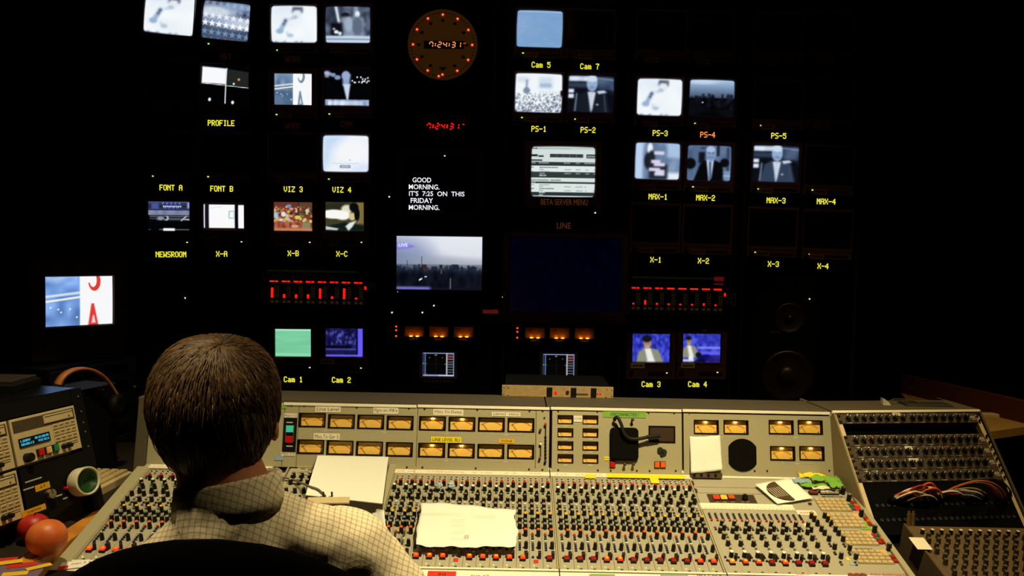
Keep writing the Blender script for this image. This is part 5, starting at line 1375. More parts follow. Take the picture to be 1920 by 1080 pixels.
for x, y, c in ((1599, 944, 'r'), (1605, 949.5, 'o'), (1608, 956, 'l'), (1594.5, 949.5, 'g'), (1599, 955.5, 'b'), (1624, 974, 'r'), (1629, 979, 'o'), (1632, 984.5, 'r'), (1639, 1006, 'r'), (1650, 1005.5, 'g'),
                (1643, 1012, 'b'), (1654.5, 1011.5, 'o'), (1649, 1018.5, 'r'), (1659, 1018, 'r'), (1677, 1039.5, 'g'), (1673, 1046, 'r'), (1684, 1045.5, 'o'), (1678, 1053.5, 'r'), (1689, 1053.5, 'r')):
    build(MB().box(-.0064, .0064, -.0056, .0056, 0, .006, 0, .0012), 'colour_key', CK[c], CON, SURF.M(x, y, .0002))
for x, w, m in ((1524.5, 16, mat('key_brown', (120, 54, 30), .5)), (1541.5, 9, KNOBTOP), (1550, 9, KNOBTOP), (1558.5, 9, KNOBTOP), (1567, 9, KNOBTOP)):
    k = SURF.s(x, 923); build(MB().box(-w / 2 * k, w / 2 * k, -.007, .007, 0, .004, 1).box(-w / 2 * k + .001, w / 2 * k - .001, -.006, .006, .004, .010, 0, .001), 'cue_key', [m, KNOB], CON, SURF.M(x, 926, .0002))
# small tapes between the knobs
for a in ((1494, 957, 1530, 966, TAPEW, 'talk', 'cream tape scrap by the switches'), (1508, 982, 1520, 989, TAPEW, None, 'tiny cream tape scrap'), (1610, 977, 1629, 993, TAPEG, None, 'green tape scrap beside colour keys'),
          (1587, 1045, 1592, 1051, TAPEY, None, 'tiny yellow tape scrap'), (1593, 1056, 1604, 1059.5, TAPEB, None, 'tiny blue tape scrap')):
    tape(SURF, *a[:5], a[5], INKR, CON, a[6], .7, .3, lift=.0008)
# right hand cheek
ue = SURF.uv(1571, 893)[0]
build(MB().box(ue - .003, ue + .012, V(1092), V(893), -.1, .008, 0, .002), 'end_cheek', GREY, CON, SURF.Muv(0, 0))
# --- front rail: seam, cream writing strip and armrest
a0, a1 = mods[0][1] - .01, ue - .004
for q0, q1 in ((a0, ca_ - .003), (ca_, mods[2][1] - .004), (mods[2][1] - .001, mods[3][1] - .006), (mods[3][1] - .003, mu - .003), (mu, a1)):
    build(MB().box(q0, q1, V(1073.5), V(1070.5), -.02, .003), 'front_trim', CREAM, CON, SURF.Muv(0, 0))
    build(MB().box(q0, q1, V(1092), V(1075.5), -.03, .002), 'writing_strip', CREAM, CON, SURF.Muv(0, 0))
build(MB().box(a0 - .03, a1 + .012, V(1128), V(1093), -.07, .012, 0, .01), 'armrest', BLACK, CON, SURF.Muv(0, 0))
tape(SURF, 802, 1071, 855, 1083, mat('red_tape', (214, 44, 22), .7), '30', SCREW, CON, 'red tape on the front strip', .3, .3, lift=.004)
tape(SURF, 1108, 1076.5, 1154, 1090, TAPEG, '~~~', SCREW, CON, 'green tape lettered on the front strip', .6, .2, lift=.003)
tape(SURF, 1240, 1078, 1292, 1092, TAPEG, 'AUX', SCREW, CON, 'green tape lettered AUX on the front strip', .5, .35, lift=.003)
for s, x, y, w, m in (('Razor Blades Live Here', 1671, 1076, 76, INKR), ('max 3  max 4', 1395, 1078, 44, INKR), ('max 5', 1505, 1077, 22, INKR), ('ISO 1 to 9', 1330, 1079, 46, SCREW), ('sweetener', 1122 - 8, 1078.2, 20, INKR), ('aux x2', 900, 1079, 34, INKR)):
    text(s, CON, SURF.M(x, y, .0028, slope_rot(.012)), w * SURF.s(x, y), .006, m, name='handwriting')
for x in (1596, 1608, 1619): build(MB().cyl(0, 0, 0, .0012, .0082, n=18), 'round_sticker', mat('brown_sticker', (120, 60, 30), .6), CON, SURF.M(x, 1079, .0024))
# --- the individual knobs and buttons: the hundred nearest each, the rest in one mesh
def scatter(lst, name):
    key = lambda q: (q[1].translation - CAM).length
    seen = [q for q in lst if 0]
    def visible(q):
        d = q[1].translation - CAM; z = d.dot(_f); px = 960 + FOC * d.dot(_r) / z; py = 540 - FOC * d.dot(_u) / z
        if py > 1085 or px > 1900 or px < 150: return False
        if px < 735 and py > 885 and px > 330 - (py - 940) * 1.2: return False    # behind the operator and his papers
        if 775 < px < 970 and 940 < py < 1036: return False
        return True
    order = sorted(lst, key=lambda q: (not visible(q), key(q)))
    for me, M, st in order[:100]: inst(name, me, st, M)
    mats = []; rest = MB()
    for me, M, st in order[100:]:
        ids = []
        for m in me.materials:
            if m not in mats: mats.append(m)
            ids.append(mats.index(m))
        k = len(rest.v)
        rest.v += [tuple(M @ v.co) for v in me.vertices]
        for p in me.polygons:
            rest.f.append(tuple(i + k for i in p.vertices)); rest.m.append(ids[p.material_index])
    build(rest, name, mats, CON, I4, kind='stuff')
scatter(PARTS_K, 'knob')
scatter(PARTS_B, 'push_button')
# ================================================================== papers and loose things on the console
def sheet(frame, quad_px, lifts, label, cat, m, nx=24, ny=16, wav=0.0, torn=0.0, name='paper_sheet', thick=.0006, seed=1, group=None):
    """a sheet spanned between four picture corners (tl, tr, br, bl) lying lifts above a plane; wavy if asked"""
    r = np.random.default_rng(seed)
    c = [frame.pt(*frame.uv(x, y, l), l) for (x, y), l in zip(quad_px, lifts)]
    ph = r.uniform(0, 6.28, 8)
    n = frame.n
    mb = MB(); top = []; bot = []
    for j in range(ny + 1):
        for i in range(nx + 1):
            s, t = i / nx, j / ny
            es = s; et = t
            if torn:
                et = t * (1 + torn * (.5 * math.sin(6 * s + ph[0]) + .35 * math.sin(17 * s + ph[1]) + .2 * math.sin(39 * s + ph[2]))) if j == ny else t + (torn * .6 * (math.sin(7 * s + ph[3]) + .4 * math.sin(19 * s + ph[4])) * (1 - t) ** 6)
                es = s + torn * .5 * (math.sin(9 * t + ph[5]) + .4 * math.sin(23 * t)) * (1 if i == nx else (-.6 if i == 0 else 0)) * .6
            p = c[0] * (1 - es) * (1 - et) + c[1] * es * (1 - et) + c[2] * es * et + c[3] * (1 - es) * et
            p = p + n * wav * (math.sin(5 * s + 3 * t + ph[3]) + .6 * math.sin(11 * s - 4 * t + ph[4]) + .4 * math.sin(8 * t + ph[6]))
            top.append(p); bot.append(p - n * thick)
    k = (nx + 1)
    mb.v = [tuple(p) for p in top + bot]; N = len(top)
    for j in range(ny):
        for i in range(nx):
            q = j * k + i
            mb.f.append((q, q + k, q + k + 1, q + 1)); mb.f.append((N + q, N + q + 1, N + q + k + 1, N + q + k)); mb.m += [0, 0]
    edge = [i for i in range(nx + 1)] + [j * k + nx for j in range(1, ny + 1)] + [ny * k + i for i in range(nx - 1, -1, -1)] + [j * k for j in range(ny - 1, 0, -1)]
    for a, b in zip(edge, edge[1:] + edge[:1]): mb.f.append((a, b, N + b, N + a)); mb.m.append(0)
    o = build(mb, name, m, None, I4, smooth=True)
    tag(o, label, cat, group)
    return o
# torn sheet across the faders
sh = sheet(SURF, [(790, 941), (966, 954), (970, 1026), (778, 1023)], (.030, .026, .026, .026), 'large torn white paper lying across the knobs in the middle of the console', 'paper', PAPER, 36, 20, .0012, .045, seed=5, thick=.0005)
ln = MB()
for x0, x1, y in ((789, 868, 963), (890, 930, 967), (846, 872, 975), (846, 872, 983.5), (848, 872, 996.5), (846, 876, 1010)):
    a, b = SURF.uv(x0, y, .032), SURF.uv(x1, y + 1, .032); ln.line(a[0], a[1], b[0], b[1], .0007, .0325, 0, .0003)
build(ln, 'pen_lines', mat('pale_pink_ink', (232, 190, 160), .8), sh, SURF.Muv(0, 0))
text('35', sh, SURF.M(875, 1005, .0325, slope_rot(.02)), .012, .009, INKR, name='handwriting')
# script stand: sheet on a raised tilted board
A = [(597, 849), (729, 852), (717, 944), (573, 928)]
hb = .034
st = thing('script_stand', 'white sheet on a raised grey board with spring clip, beside the operator', 'script stand', Matrix.Translation(SURF.pt(*SURF.uv(650, 925))))
lo = [SURF.pt(*SURF.uv(x, y, hb), 0.001) for x, y in A]; hi = [SURF.pt(*SURF.uv(x, y, hb), hb - .002) for x, y in A]
fl = MB().hull8(lo[::-1], hi[::-1]); build(fl, 'board', GREYD, st, I4)
top0 = [SURF.pt(*SURF.uv(x, y, hb), hb - .002) for x, y in A]; top1 = [SURF.pt(*SURF.uv(x, y, hb), hb) for x, y in A]
build(MB().hull8(top0[::-1], top1[::-1]), 'sheet', PAPER, st, I4)
bs = [(578, 935), (656, 934), (655, 945), (574, 946)]
build(MB().hull8([SURF.pt(*SURF.uv(x, y, hb), hb) for x, y in bs][::-1], [SURF.pt(*SURF.uv(x, y, hb), hb + .004) for x, y in bs][::-1]), 'clip_bar', BEIGE, st, I4)
for x in (606.5, 622.5): build(MB().cyl(0, 0, 0, .013, .0026, n=10), 'clip_prong', SCREW, st, SURF.M(x, 931, hb + .002))
# cable from the operator to the stand
pts = [SURF.pt(*SURF.uv(x, y, l), l) for x, y, l in ((470, 888, .03), (500, 886, .02), (520, 893, .012), (545, 898, .01), (566, 906, .02), (580, 912, .036), (595, 917, .038), (603, 923, .038), (610, 930, .038))]
tag(build(MB().tube(spline(pts), .0030, 8), 'cable', mat('grey_cable', (112, 98, 76), .5), None, I4, smooth=True), 'thin grey cable running from the shirt collar onto the script stand', 'cable')
# small folded paper at the operator's elbow
sheet(SURF, [(697, 962), (720, 956), (725, 1003), (704, 1000)], (.012, .03, .03, .012), 'small white paper corner sticking up beside the operator\'s shoulder', 'paper', PAPER, 8, 8, .0008, seed=3)
# folded paper standing against the meter panel
q = [(1293.5, 819), (1350, 817), (1354.5, 882), (1295.5, 888)]
sp = sheet(BRIDGE, q, (.004, .004, .022, .022), 'small white paper standing against the meter panel beside the round grille', 'paper', PAPER, 14, 14, .0006, .012, seed=9)
kl = MB()
a = BRIDGE.uv(1295, 889, .018); b = BRIDGE.uv(1354, 889, .018)
kl.box(min(a[0], b[0]), b[0], a[1] - .008, a[1] + .004, .003, .020)
for i in range(4): kl.box(a[0] + .006 + i * .02, a[0] + .013 + i * .02, a[1] - .006, a[1] + .002, .0205, .0215, 1)
build(kl, 'paper_backing', [BEIGED, KNOB], sp, BRIDGE.Muv(0, 0))
# paper sleeve with a dark half disc
Q = [(1415, 907.5), (1482, 896), (1525, 934), (1458, 944.5)]
sl_ = sheet(SURF, Q, (.012, .012, .010, .010), 'white paper sleeve printed with a dark half circle, on the blank console panel', 'paper', PAPER, 10, 10, .0003, seed=4)
c4 = [Vector(SURF.uv(x, y, .0124)) for x, y in Q]
dm = MB(); pp = []
def bil(s, t): return c4[0] * (1 - s) * (1 - t) + c4[1] * s * (1 - t) + c4[2] * s * t + c4[3] * (1 - s) * t
arc = [(.5 + .0 - .46 * math.sin(PI * i / 20) * .92, .5 + .0 - .0 + .44 * math.cos(PI * i / 20)) for i in range(21)]
poly = [tuple(bil(.52 - .42 * math.sin(PI * i / 20), .50 - .45 * math.cos(PI * i / 20))) for i in range(21)]
dm.prism(poly, .0124, .0132)
for i in range(6):
    s = .16 + .06 * i; a, b = bil(s, .3), bil(s, .74); dm.line(a.x, a.y, b.x, b.y, .0012, .0132, 1, .0003)
build(dm, 'printed_half_disc', [mat('print_brown', (72, 56, 34), .6), TAPEW], sl_, SURF.Muv(0, 0))
# crumpled tapes in the corner
def crumple(px, py, w, h, label, m, seed, lift=.006, rot=0.0):
    r = np.random.default_rng(seed); k = SURF.s(px, py); M = SURF.M(px, py, lift, rot)
    mb = MB(); nx, ny = 18, 8
    for j in range(ny + 1):
        for i in range(nx + 1):
            s, t = i / nx * 2 - 1, j / ny * 2 - 1
            mb.v.append((s * w / 2 * k * (1 + .06 * r.uniform(-1, 1)), t * h / 2 * k / .55 * (1 + .12 * math.sin(5 * s + seed)) + .003 * math.sin(4 * s + seed), .004 + .006 * (math.sin(7 * s + 2 * t + seed) * .5 + r.uniform(-.35, .35)) * (1 - .4 * abs(t))))
    for j in range(ny):
        for i in range(nx): q_ = j * (nx + 1) + i; mb.f.append((q_, q_ + 1, q_ + nx + 2, q_ + nx + 1)); mb.m.append(0)
    o = build(mb, 'tape_strip', m, None, M, smooth=True)
    md = o.modifiers.new('thickness', 'SOLIDIFY'); md.thickness = .0006
    return tag(o, label, 'tape', 'loose tape strips by the patch rack')
o = crumple(1521, 893, 48, 9, 'crumpled yellow tape strip with writing on the back edge of the console', TAPEY, 1, .012, -.02)
text('spare squeal', o, SURF.M(1519, 893, .023), .045, .006, SCREW, name='handwriting')
crumple(1504, 903, 34, 10, 'pale blue tape strip poking out from the white sleeve', TAPEB, 2, .010)
crumple(1546, 899, 54, 10, 'upper green tape strip with writing, heaped beside the patch rack', TAPEG, 3, .020, .05)
crumple(1530, 911, 60, 9, 'lower green tape strip lying flat under the crumpled one', TAPEG, 4, .008)
crumple(1564, 906, 26, 19, 'crumpled green tape ball end drooping over the small keys', TAPEG, 6, .022, .1)
crumple(1548, 917, 52, 5, 'torn cream tape strip above the small pale keys', TAPEW, 8, .012)
for x, y, sd, lb in ((822, 910, 1, 'bluish plastic scrap on the knobs, beside the other one'), (846, 909, 2, 'paler bluish plastic scrap standing on the knobs')):
    r = np.random.default_rng(sd); M = SURF.M(x, y, .018)
    mb = MB().ell((0, 0, 0), (.011, .010, .009), 9, 7)
    mb.v = [(a * r.uniform(.7, 1.25), b * r.uniform(.7, 1.25), c * r.uniform(.7, 1.3)) for a, b, c in mb.v]
    tag(build(mb, 'plastic_scrap', mat('pale_blue_plastic', (170, 186, 196), .35), None, M), lb, 'scrap', 'plastic scraps on the knobs')
# silver rack unit standing on the back of the console
ytop = pc_.z + .006
dU = 2.56
a = P(941, 738, dU); b = P(1150, 738, dU); zt = P(1045, 727.5, dU).z; zb = P(1045, 748.5, dU).z
RU = Frame(((a.x + b.x) / 2, dU, max(zb, ytop)), (1, 0, 0), (0, 0, 1)); w2 = (b.x - a.x) / 2; hU = zt - zb
MR = RU.Muv(0, 0)
t = thing('rack_unit', 'low silver-brown rack unit with red lamps on the back of the console', 'rack unit', MR)
build(MB().box(-w2 + .01, w2 - .01, 0, hU, -.22, -.004), 'case', RACKBLK, t, MR)
build(MB().box(-w2, w2, 0.0, hU, -.004, 0.0, 0, .0008), 'front_panel', mat('silver_brown_panel', (172, 144, 98), .55, metal=.1), t, MR)
def ru(px, py): return MR.inverted() @ P(px, py, dU)
for x, w in ((1030.5, 10), (1075.5, 10), (1113, 10)):
    q_ = ru(x, 738); build(MB().box(-w / 2 * BS * 1.05, w / 2 * BS * 1.05, -.013, .013, 0, .006, 0, .001), 'rocker_switch', KNOB, t, MR @ T(q_.x, hU * .5, 0))
for x, r in ((1042, 3.2), (1120.5, 1.7), (1125.5, 1.7)):
    q_ = ru(x, 740); build(MB().ell((0, 0, 0), (r * BS, r * BS, .003), 12, 8), 'indicator_light', LED_R, t, MR @ T(q_.x, hU * .42, .001))
build(MB().cyl(0, 0, 0, .004, .005, n=14), 'dark_lamp', mat('dark_lamp_red', (80, 20, 12), .3), t, MR @ T(ru(1064, 739).x, hU * .48, 0))
for x, y in ((945, .8), (953, .8), (945, .2), (953, .15), (1138, .8), (1147, .75), (1147, .2), (1136, .12)): build(MB().ell((0, 0, .001), (.002, .002, .0015), 8, 6), 'screw', STEEL, t, MR @ T(ru(x, 738).x, hU * y, 0))
build(MB().box(-.02, .02, -.003, .003, 0, .0004), 'printed_legend', BEIGED, t, MR @ T(ru(1090, 741).x, hU * .3, .0001))
# clip and scraps on the back of the console at the far end
def on_top(px, y): q_ = P(px, 750, y); return T(q_.x, y, ytop)
M = on_top(1661, 2.53)
o = thing('clip_lamp', 'small cream clip lamp head on the back edge of the console', 'clip lamp', M)
build(MB().hull8([(-.012, -.01, 0), (.014, -.01, 0), (.014, .01, 0), (-.012, .01, 0)], [(-.012, -.008, .024), (.004, -.008, .014), (.004, .008, .014), (-.012, .008, .024)]), 'head', mat('cream_plastic', (226, 222, 190), .5), o, M)
build(MB().tube(spline([Vector((.008, 0, .010)), Vector((.03, .01, .018)), Vector((.08, .02, .014)), Vector((.13, .02, .002))]), .002, 8), 'lead', mat('olive_cable', (70, 68, 48), .6), o, M, smooth=True)
tag(build(MB().box(-.07, .07, -.03, .03, 0, .008, 0, .002), 'notebook', mat('dark_green_cover', (34, 38, 26), .6), None, on_top(1735, 2.54)), 'dark green notebook lying on the back edge of the console', 'notebook')

# ================================================================== the effects rack at the right
yw = math.radians(8); ub_ = Vector((math.cos(yw), math.sin(yw), 0)); bb = Vector((-math.sin(yw), math.cos(yw), 0))
sl_a = math.radians(50.7)
EFX = Frame(P(1567, 775, 2.41), ub_, bb * math.cos(sl_a) + Vector((0, 0, 1)) * math.sin(sl_a))
eu = EFX.uv(1833, 771)[0]
ev = lambda x, y: EFX.uv(x, y)[1]
vbot = ev(1645, 1004)
t = ER = thing('effects_rack', 'sloping brown-grey rack turret holding the rows of small knobs', 'rack turret', T(EFX.pt(eu / 2, 0).x, 2.5, 0))
OLIVE = mat('olive_grey_paint', (128, 112, 82), .65, var=.06, scale=200)
def side(u0, u1, m, nm):
    A_, B_ = EFX.pt(u0, .006, .002), EFX.pt(u0, vbot, .002)
    poly = [A_, B_, Vector((B_.x, B_.y + .02, .5)), A_ + bb * .2 + Vector((0, 0, -.45)), A_ + bb * .2]
    d = ub_ * (u1 - u0)
    mb = MB(); n = len(poly); mb.add([tuple(p) for p in poly] + [tuple(p + d) for p in poly], [tuple(range(n)), tuple(range(n, 2 * n))[::-1]] + [(i, n + i, n + (i + 1) % n, (i + 1) % n) for i in range(n)])
    build(mb, nm, m, ER, I4)
side(-.008, -.003, OLIVE, 'side_panel'); side(eu + .003, eu + .010, GREYD, 'side_panel')
A_, B_ = EFX.pt(0, -.002, -.03), EFX.pt(0, vbot, -.03)
mb = MB(); poly = [A_, B_, Vector((B_.x, B_.y + .05, .5)), A_ + bb * .19 + Vector((0, 0, -.5)), A_ + bb * .19]; n = 5; d = ub_ * eu
mb.add([tuple(p) for p in poly] + [tuple(p + d) for p in poly], [tuple(range(n)), tuple(range(n, 2 * n))[::-1]] + [(i, n + i, n + (i + 1) % n, (i + 1) % n) for i in range(n)])
build(mb, 'cabinet', VOID, ER, I4)
build(MB().box(-.01, eu + .006, ev(1700, 774) - .0005, ev(1700, 769.5), -.02, .004, 0, .001), 'trim_strip', CREAM, ER, EFX.Muv(0, 0))
q0 = EFX.pt(-.01, ev(1700, 769), .0); 
build(MB().add([tuple(q0), tuple(q0 + ub_ * (eu + .02)), tuple(q0 + ub_ * (eu + .02) + bb * .15), tuple(q0 + bb * .15)] + [tuple(v_ - Vector((0, 0, .012))) for v_ in (q0, q0 + ub_ * (eu + .02), q0 + ub_ * (eu + .02) + bb * .15, q0 + bb * .15)],
     [(0, 1, 2, 3), (7, 6, 5, 4), (0, 4, 5, 1), (1, 5, 6, 2), (2, 6, 7, 3), (3, 7, 4, 0)]), 'top_cover', GREYD, ER, I4)
edge = [(1571, 776), (1577, 795), (1584, 816), (1591, 837.5), (1598, 859.5), (1605, 882), (1612, 905), (1645, 1004)]
EVS = [ev(x, y) for x, y in edge]
for u0, u1 in ((0, .012), (eu - .012, eu)): build(MB().box(u0, u1, vbot, -.003, -.02, -.003), 'rail', BEIGE, ER, EFX.Muv(0, 0))
EKN = MB().cyl(0, 0, 0, .004, .0086, .0084, 16, 1).cyl(0, 0, .004, .014, .0072, .0062, 14, 0).line(0, 0.001, 0, .0062, .0012, .014, 2, .0006).mesh('knob', [KNOB, DGREY, WHITE])
ELED = MB().ell((0, 0, .0006), (.0022, .0016, .0012), 8, 6)
EL = {'g': ELED.mesh('indicator_light', [emit('led_pale_green', (196, 226, 140), 1.0)]), 'r': ELED.mesh('indicator_light', [emit('led_dull_red', (190, 30, 16), 1.0)])}
lbls = ['topmost rack unit of small black knobs, alone above the black gap', 'first rack unit of small black knobs under the black gap', 'second rack unit of small black knobs under the black gap', 'third rack unit of small black knobs under the black gap', 'lowest rack unit of small black knobs, just above the patch cords']
for r, (v0, v1) in enumerate(((EVS[0], EVS[1]), (EVS[2], EVS[3]), (EVS[3], EVS[4]), (EVS[4], EVS[5]), (EVS[5], EVS[6]))):
    M = EFX.Muv(0, (v0 + v1) / 2, 0); h = (v0 - v1) / 2
    t = thing('knob_rack_unit', lbls[r], 'rack unit', M, 'rack units of the sloping turret')
    build(MB().box(.013, eu - .013, -h + .0006, h - .0006, -.025, .0006).box(.002, .013, -h + .002, h - .002, -.004, .0006), 'front_panel', ANTH, t, M)
    pr = MB()
    for i in range(16):
        x = .030 + (eu - .085) * i / 15.0 + (.006 if i > 7 else 0)
        inst('knob', EKN, t, M @ T(x, -.001, .0006) @ Matrix.Rotation(rng.choice((-.7, -.5, .0, .3, -.9)), 4, 'Z'))
        for q_ in range(5):
            a = math.radians(-60 + 75 * q_); pr.box(x + .0105 * math.sin(a) - .0006, x + .0105 * math.sin(a) + .0006, -.001 + .0105 * math.cos(a) - .0006, -.001 + .0105 * math.cos(a) + .0006, .0006, .0009)
        if i % 3 == 0: pr.box(x - .006, x + .010, -h + .002, -h + .0032, .0006, .0009)
        if rng.uniform() < .6: pr.box(x - .005, x + .006, h - .0035, h - .0025, .0006, .0009)
    for i in range(5): pr.box(eu - .034 + i * .0036, eu - .0318 + i * .0036, -.002, .006, .0006, .0009)
    pr.box(eu - .030, eu - .016, -.006, -.004, .0006, .0009)
    build(pr, 'printed_legend', mat('panel_print', (190, 180, 160), .6), t, M)
    for x, c in ((.032, 'g'), (.062, 'g')): inst('indicator_light', EL[c], t, M @ T(x + .002, h - .0036, .0006))
    for x in ((), (.071, .128, .275), (.069, .126, .28), (), ())[r]: inst('indicator_light', EL['r'], t, M @ T(x + .012, h - .0045, .0006))
    for x in (.006, eu - .006):
        for y in (-h * .55, h * .55): build(MB().ell((0, 0, .001), (.0042, .0042, .003), 10, 6), 'screw', KNOB, t, M @ T(x, y, .0006))
for px, py, w, txt, pr_ in ((1680.5, 776, 15, 'ANN', 0), (1703.5, 840, 15, 'CHYR', 2), (1713, 863, 19, 'DIGI', 3)):
    k = EFX.s(px, py)
    tp = tape(EFX, px - w / 2, py - 3.4, px + w / 2, py + 3.4, TAPEW, txt, SCREW, [o for o in scene.objects if o.name.startswith('knob_rack_unit')][pr_ if pr_ == 0 else pr_], 'cream tape scrap', .7, .4, lift=.002)
# dark patch bay under the units
M = EFX.Muv(0, (EVS[6] + vbot) / 2); h = (EVS[6] - vbot) / 2
t = PB = thing('patch_bay', 'black patch bay that the coloured cords plug into', 'patch bay', M)
build(MB().box(.013, eu - .013, -h, h - .001, -.028, .0002), 'front_panel', VOID, t, M)
jk = MB().lathe([(.0042, 0), (.0042, .002), (.0022, .002), (.002, -.002), (.0001, -.002)], 10).mesh('jack', [DGREY])
for r in range(2):
    for i in range(24): inst('jack', jk, t, M @ T(.03 + (eu - .06) * i / 23, h * (.1 - .55 * r), .0002))
# patch cords
CORD = [mat('cord_orange', (206, 84, 20), .5), mat('cord_red', (150, 34, 14), .5), mat('cord_cream', (214, 186, 130), .5), mat('cord_white', (214, 204, 190), .5), mat('cord_grey', (128, 126, 120), .5), mat('cord_dark_green', (34, 52, 30), .5)]
CNAME = ['orange', 'dark red', 'cream', 'white', 'grey', 'dark green']
def cord(x0, y0, x1, y1, peak, ci, lift, grp, lab):
    a = EFX.pt(*EFX.uv(x0, y0), .002); b = EFX.pt(*EFX.uv(x1, y1), .002)
    pts = []
    out = EFX.n * lift + Vector((0, 0, 1)) * peak
    for i in range(15):
        s = i / 14; p = a.lerp(b, s) + out * (math.sin(PI * min(1, s * 1.0)) ** .7)
        pts.append(p)
    M = T(*a)
    o = thing('patch_cable', lab, 'patch cable', M, grp)
    build(MB().tube(pts, .0024, 7), 'lead', CORD[ci], o, I4, smooth=True)
    for p, q_ in ((pts[0], pts[1]), (pts[-1], pts[-2])):
        d = (q_ - p).normalized(); build(MB().tube([p - d * .002, p + d * .02, p + d * .024], [.0034, .0034, .0022], 10), 'plug', KNOB, o, I4, smooth=True)
rr = np.random.default_rng(3)
GA, GB = 'patch cables of the bundle beside the console', 'patch cables of the bundle at the outer end'
ta = {c: '%s patch cable in the bundle of arched cords beside the console' % CNAME[c] for c in range(6)}
tb_ = {c: '%s patch cable in the bundle of arched cords at the outer rack end' % CNAME[c] for c in range(6)}
for i in range(16):
    c = int(rr.choice((0, 0, 1, 2, 3, 3))) if i > 3 else (0, 1, 2, 0)[i]
    cord(1662 + rr.uniform(0, 42), 938 + rr.uniform(-2, 10), 1715 + i * 3.6 + rr.uniform(-5, 5), 946 + rr.uniform(-8, 3), .024 + rr.uniform(-.012, .008), c, .040 + rr.uniform(-.016, .010), GA + ', ' + CNAME[c], ta[c])
for i in range(14):
    c = int(rr.choice((0, 3, 3, 4, 2))) if i > 2 else (0, 0, 2)[i]
    if i < 4: cord(1760 + rr.uniform(-4, 8), 932 + rr.uniform(-3, 6), 1868 + i * 6, 944 + rr.uniform(-3, 2), .030, c, .040 + .004 * i, GB + ', ' + CNAME[c], tb_[c])
    else: cord(1740 + rr.uniform(0, 40), 934 + rr.uniform(-4, 4), 1795 + i * 4.2, 938 + rr.uniform(-5, 6), .012 + rr.uniform(-.008, .006), c, .030 + rr.uniform(-.012, .006), GB + ', ' + CNAME[c], tb_[c])
cord(1790, 918, 1895, 930, .022, 5, .04, GB + ', ' + CNAME[5], tb_[5])

# ================================================================== second small desk at the lower right
MX = Frame(P(1706, 990, 2.13), SURF.u, SURF.v)
t = thing('small_mixer', 'dark brown small mixing desk full of grey knobs in the lower corner', 'mixing desk', MX.Muv(.2, -.15, -.08))
mw, mv = .50, -.34
build(MB().box(-.006, mw, mv, .012, -.08, 0, 0, .003), 'chassis', mat('mixer_brown_grey', (88, 68, 38), .6), t, MX.Muv(0, 0))
build(MB().box(-.012, -.006, mv, .012, -.08, .006, 0, .001), 'side_trim', BEIGED, t, MX.Muv(0, 0))
pm = MB()
du = MX.uv(1740.4, 993)[0] - MX.uv(1723, 993)[0]; u0_ = MX.uv(1723, 993)[0]; v0_ = MX.uv(1723, 993, .01)[1]
for i in range(21): pm.box(u0_ + (i - .5) * du - .0005, u0_ + (i - .5) * du + .0005, mv + .005, v0_, 0, .0004)
build(pm, 'printed_lines', BEIGED, t, MX.Muv(0, 0))
MK1 = MB().cyl(0, 0, 0, .013, .0050, .0044, 10, 0, 1).mesh('knob', [KNOB, BEIGE]); MK2 = MB().cyl(0, 0, 0, .015, .0058, .0046, 10, 0, 1).mesh('knob', [mat('mixer_knob', (48, 40, 30), .6), mat('mixer_knob_top', (74, 62, 46), .6)])
lst = []
for i in range(12): lst.append((MK1, MX.Muv(u0_ + i * du, v0_ - .002, .0)))
dv = -.0215
for r in range(1, 13):
    for i in range(12): lst.append((MK2, MX.Muv(u0_ + i * du + (.006 if r % 2 else -.003), v0_ + r * dv, .0)))
lst.sort(key=lambda q_: (q_[1].translation - CAM).length if (q_[1].translation.y > 1.87 and q_[1].translation.x < 1.26) else 99)
for me, M in lst[:100]: inst('knob', me, t, M)
rest = MB()
for me, M in lst[100:]:
    k = len(rest.v); rest.v += [tuple(M @ v_.co) for v_ in me.vertices]
    off = 2 if me == MK1 else 0
    for p in me.polygons: rest.f.append(tuple(j + k for j in p.vertices)); rest.m.append(p.material_index + off)
build(rest, 'knob', list(MK2.materials) + list(MK1.materials), t, I4, kind='stuff')
mt = tape(MX, 1712, 1008, 1740, 1030, TAPEW, None, None, t, 'torn cream paper label on the edge', lift=.009)
build(MB().box(-.05, mw + .05, mv - .02, .10, -.62, -.085), 'stand', BLACK, t, MX.Muv(0, 0))
for x in (1703.5, 1711.5):
    M = T(*P(x, 983, 2.17)); tag(build(MB().cyl(0, 0, -.03, .028, .0052, .0048, 12).cyl(0, 0, .028, .034, .003, n=10), 'jack_plug', mat('plug_olive', (96, 74, 40), .4), None, M), 'upright olive metal jack plug standing at the head of the small mixer', 'plug', 'pair of upright jack plugs')

# ================================================================== counter along the right hand wall
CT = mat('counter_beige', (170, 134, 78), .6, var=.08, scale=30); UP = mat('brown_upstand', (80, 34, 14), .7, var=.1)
zc = .80
def onz(px, py, z):
    d = ray(px, py); return CAM + d * ((z - CAM.z) / d.z)
f0, f1 = onz(1838, 812, zc), onz(1945, 797, zc); b1 = onz(1925, 797 - 2, zc); b0 = onz(1852, 777, zc)
dirf = (f1 - f0).normalized(); f0 = f0 - dirf * .25; f1 = f1 + dirf * .1
db = (b0 - b1).normalized(); b0 = b0 + db * .5; b1 = b1 - db * .12
t = thing('side_counter', 'beige counter with drawers and brown upstand behind the effects rack', 'counter', T(1.9, 3.3, 0))
def slab(pts, z0, z1): return MB().hull8([(p.x, p.y, z0) for p in pts], [(p.x, p.y, z1) for p in pts])
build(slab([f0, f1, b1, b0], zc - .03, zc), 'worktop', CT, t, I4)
nrm = Vector((dirf.y, -dirf.x, 0)) if Vector((dirf.y, -dirf.x, 0)).dot(Vector((0, -1, 0))) > 0 else Vector((-dirf.y, dirf.x, 0))
